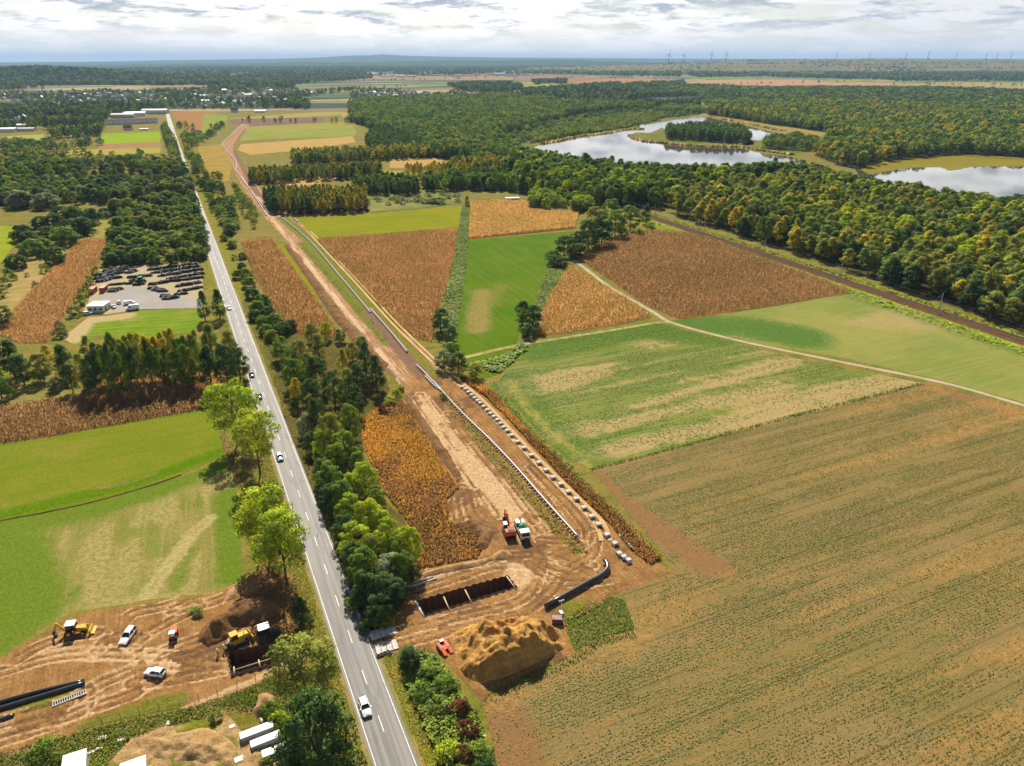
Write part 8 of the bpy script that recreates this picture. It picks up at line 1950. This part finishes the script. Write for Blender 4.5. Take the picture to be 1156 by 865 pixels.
far_town([(860, 83), (1040, 83), (1156, 86), (1156, 90), (1000, 90), (880, 87)], 55, 'pale buildings in the far valley', 34)
far_town([(400, 83.5), (450, 82.5), (520, 84), (600, 84), (600, 87), (420, 88)], 40, 'long white halls at the edge of the far town', 35, 40, 90, .2)

# ---- wind turbines
TURB = [(754.5, 57), (771.5, 58), (802.5, 56.5), (819, 56.5), (944, 58), (981, 57.5), (1022, 58.5), (1047, 55), (1078.5, 59), (1112.5, 59), (1124.5, 57), (1140.5, 55.5)]
def turbine():
    t = empty('wind_turbine')
    m = MB(); m.tube([(0, 0, 0), (0, 0, 100)], [4.2, 2.6], 10); m.build('tower', plain('turbine_backlit_grey', (.20, .21, .23), .6), t)  # dark grey carries the backlit silhouette in the turbine colour
    m = MB(); m.box((0, -2, 101), (3.4, 9, 3.4)); m.build('nacelle', plain('turbine_backlit_grey', (.20, .21, .23), .6), t)
    m = MB(); m.ball((0, -7, 101), 2.0, 0, 8, 5); hub = m.build('hub', plain('turbine_backlit_grey', (.20, .21, .23), .6), t)
    for k in range(3):
        a = k * 2.0944 + .3; d = (math.sin(a), math.cos(a)); m = MB()
        m.loft([[(d[0] * r_ - d[1] * w, -7 + q, 101 + d[1] * r_ + d[0] * w) for w, q in ((-c_, -.25), (c_, -.25), (c_, .25), (-c_, .25))] for r_, c_ in ((1, 1.6), (10, 2.8), (30, 2.2), (50, .9))], 0, False); m.build('blade', plain('turbine_backlit_grey', (.20, .21, .23), .6), t)
    return t
px_prof = np.array(PLAT_PTS)
tb0 = turbine()
WHERE = ['leftmost wind turbine of the left pair', 'second wind turbine of the left pair', 'third wind turbine from the left on the horizon', 'fourth wind turbine from the left on the horizon', 'wind turbine standing alone right of the horizon gap', 'second wind turbine right of the horizon gap', 'wind turbine left of the tallest one', 'tallest wind turbine on the horizon', 'wind turbine just right of the tallest one', 'first of the three close wind turbines at the right', 'middle of the three close wind turbines at the right', 'last wind turbine at the right']
for i, (u, vt) in enumerate(TURB):
    o = tb0 if i == 0 else copy_tree(tb0)
    Y = 8600 + 40 * (i % 3); vb = float(np.interp(u, px_prof[:, 0], px_prof[:, 1])); x = far_x(u, vb, Y); zb = far_z(vb, Y) - 3
    top = far_z(vt + 4.2, Y); s_ = max(.6, (top - zb) / 101.0); o.location = (x, Y, zb); o.scale = (s_, s_, s_); o.rotation_euler = (0, 0, .2 + .1 * (i % 4))
    for c_ in o.children:
        if c_.name.startswith('hub'): pass
    tag(o, WHERE[i], 'wind turbine', 'wind turbines on the horizon')

# ---- railway masts and wires
def mast():
    t = empty('catenary_mast')
    m = MB(); m.tube([(0, 0, 0), (0, 0, 8.2)], [.2, .13], 6); m.build('mast', plain('mast_concrete', (.30, .29, .27), .8), t)
    m = MB(); m.tube([(0, 0, 7.2), (3.0, 0, 6.7)], .06, 5); m.tube([(0, 0, 6.0), (3.0, 0, 6.6)], .05, 5); m.build('bracket', STEEL_G, t)
    return t
m0 = mast(); k = 0; pos = {-5.6: [], 5.6: []}
for s_ in np.arange(RS0 + 30, RS1, 62.0):
    for off in (-5.6, 5.6):
        o = m0 if k == 0 else copy_tree(m0); x, y = rail_point(s_ + (8 if off > 0 else 0), off); o.location = (x, y, .1); o.rotation_euler = (0, 0, ROW_A + (math.pi if off > 0 else 0)); k += 1; pos[off].append((x, y))
        tag(o, 'slim catenary mast on the forest side of the railway' if off < 0 else 'slim catenary mast on the field side of the railway', 'mast', 'masts along the railway')
for off in (-2.0, 2.0):
    L = []
    for s_ in np.arange(RS0 + 30, RS1, 15.5):
        f_ = ((s_ - RS0 - 30) / 62.0) % 1; L.append((*rail_point(s_, off), 6.6 - .5 * math.sin(math.pi * f_)))
    m = MB(); m.tube(L, .035, 4); o = m.build('overhead_wire', DARKM); tag(o, 'thin overhead wire above the railway track nearer the ' + ('forest' if off < 0 else 'field'), 'wire')

# ---- air
def haze():
    nt = NT('air'); v = nt.n('VolumePrincipled'); v.inputs['Color'].default_value = (.45, .68, .98, 1); v.inputs['Density'].default_value = HAZE_D; v.inputs['Anisotropy'].default_value = .0
    o = nt.n('OutputMaterial'); nt.t.links.new(v.outputs[0], o.inputs['Volume'])
    m = MB(); m.box((0, 0, 0), (1, 1, 1)); b = m.build('haze', nt.m); b.location = (0, 22000, 152); b.scale = (100000, 60000, 316)
    b.location.z = -6 + 158 + 8; b.scale.z = 332
    return tag(b, 'thin blue haze over the far landscape', 'haze', None, 'stuff')
HAZE_D = 4e-5
haze()
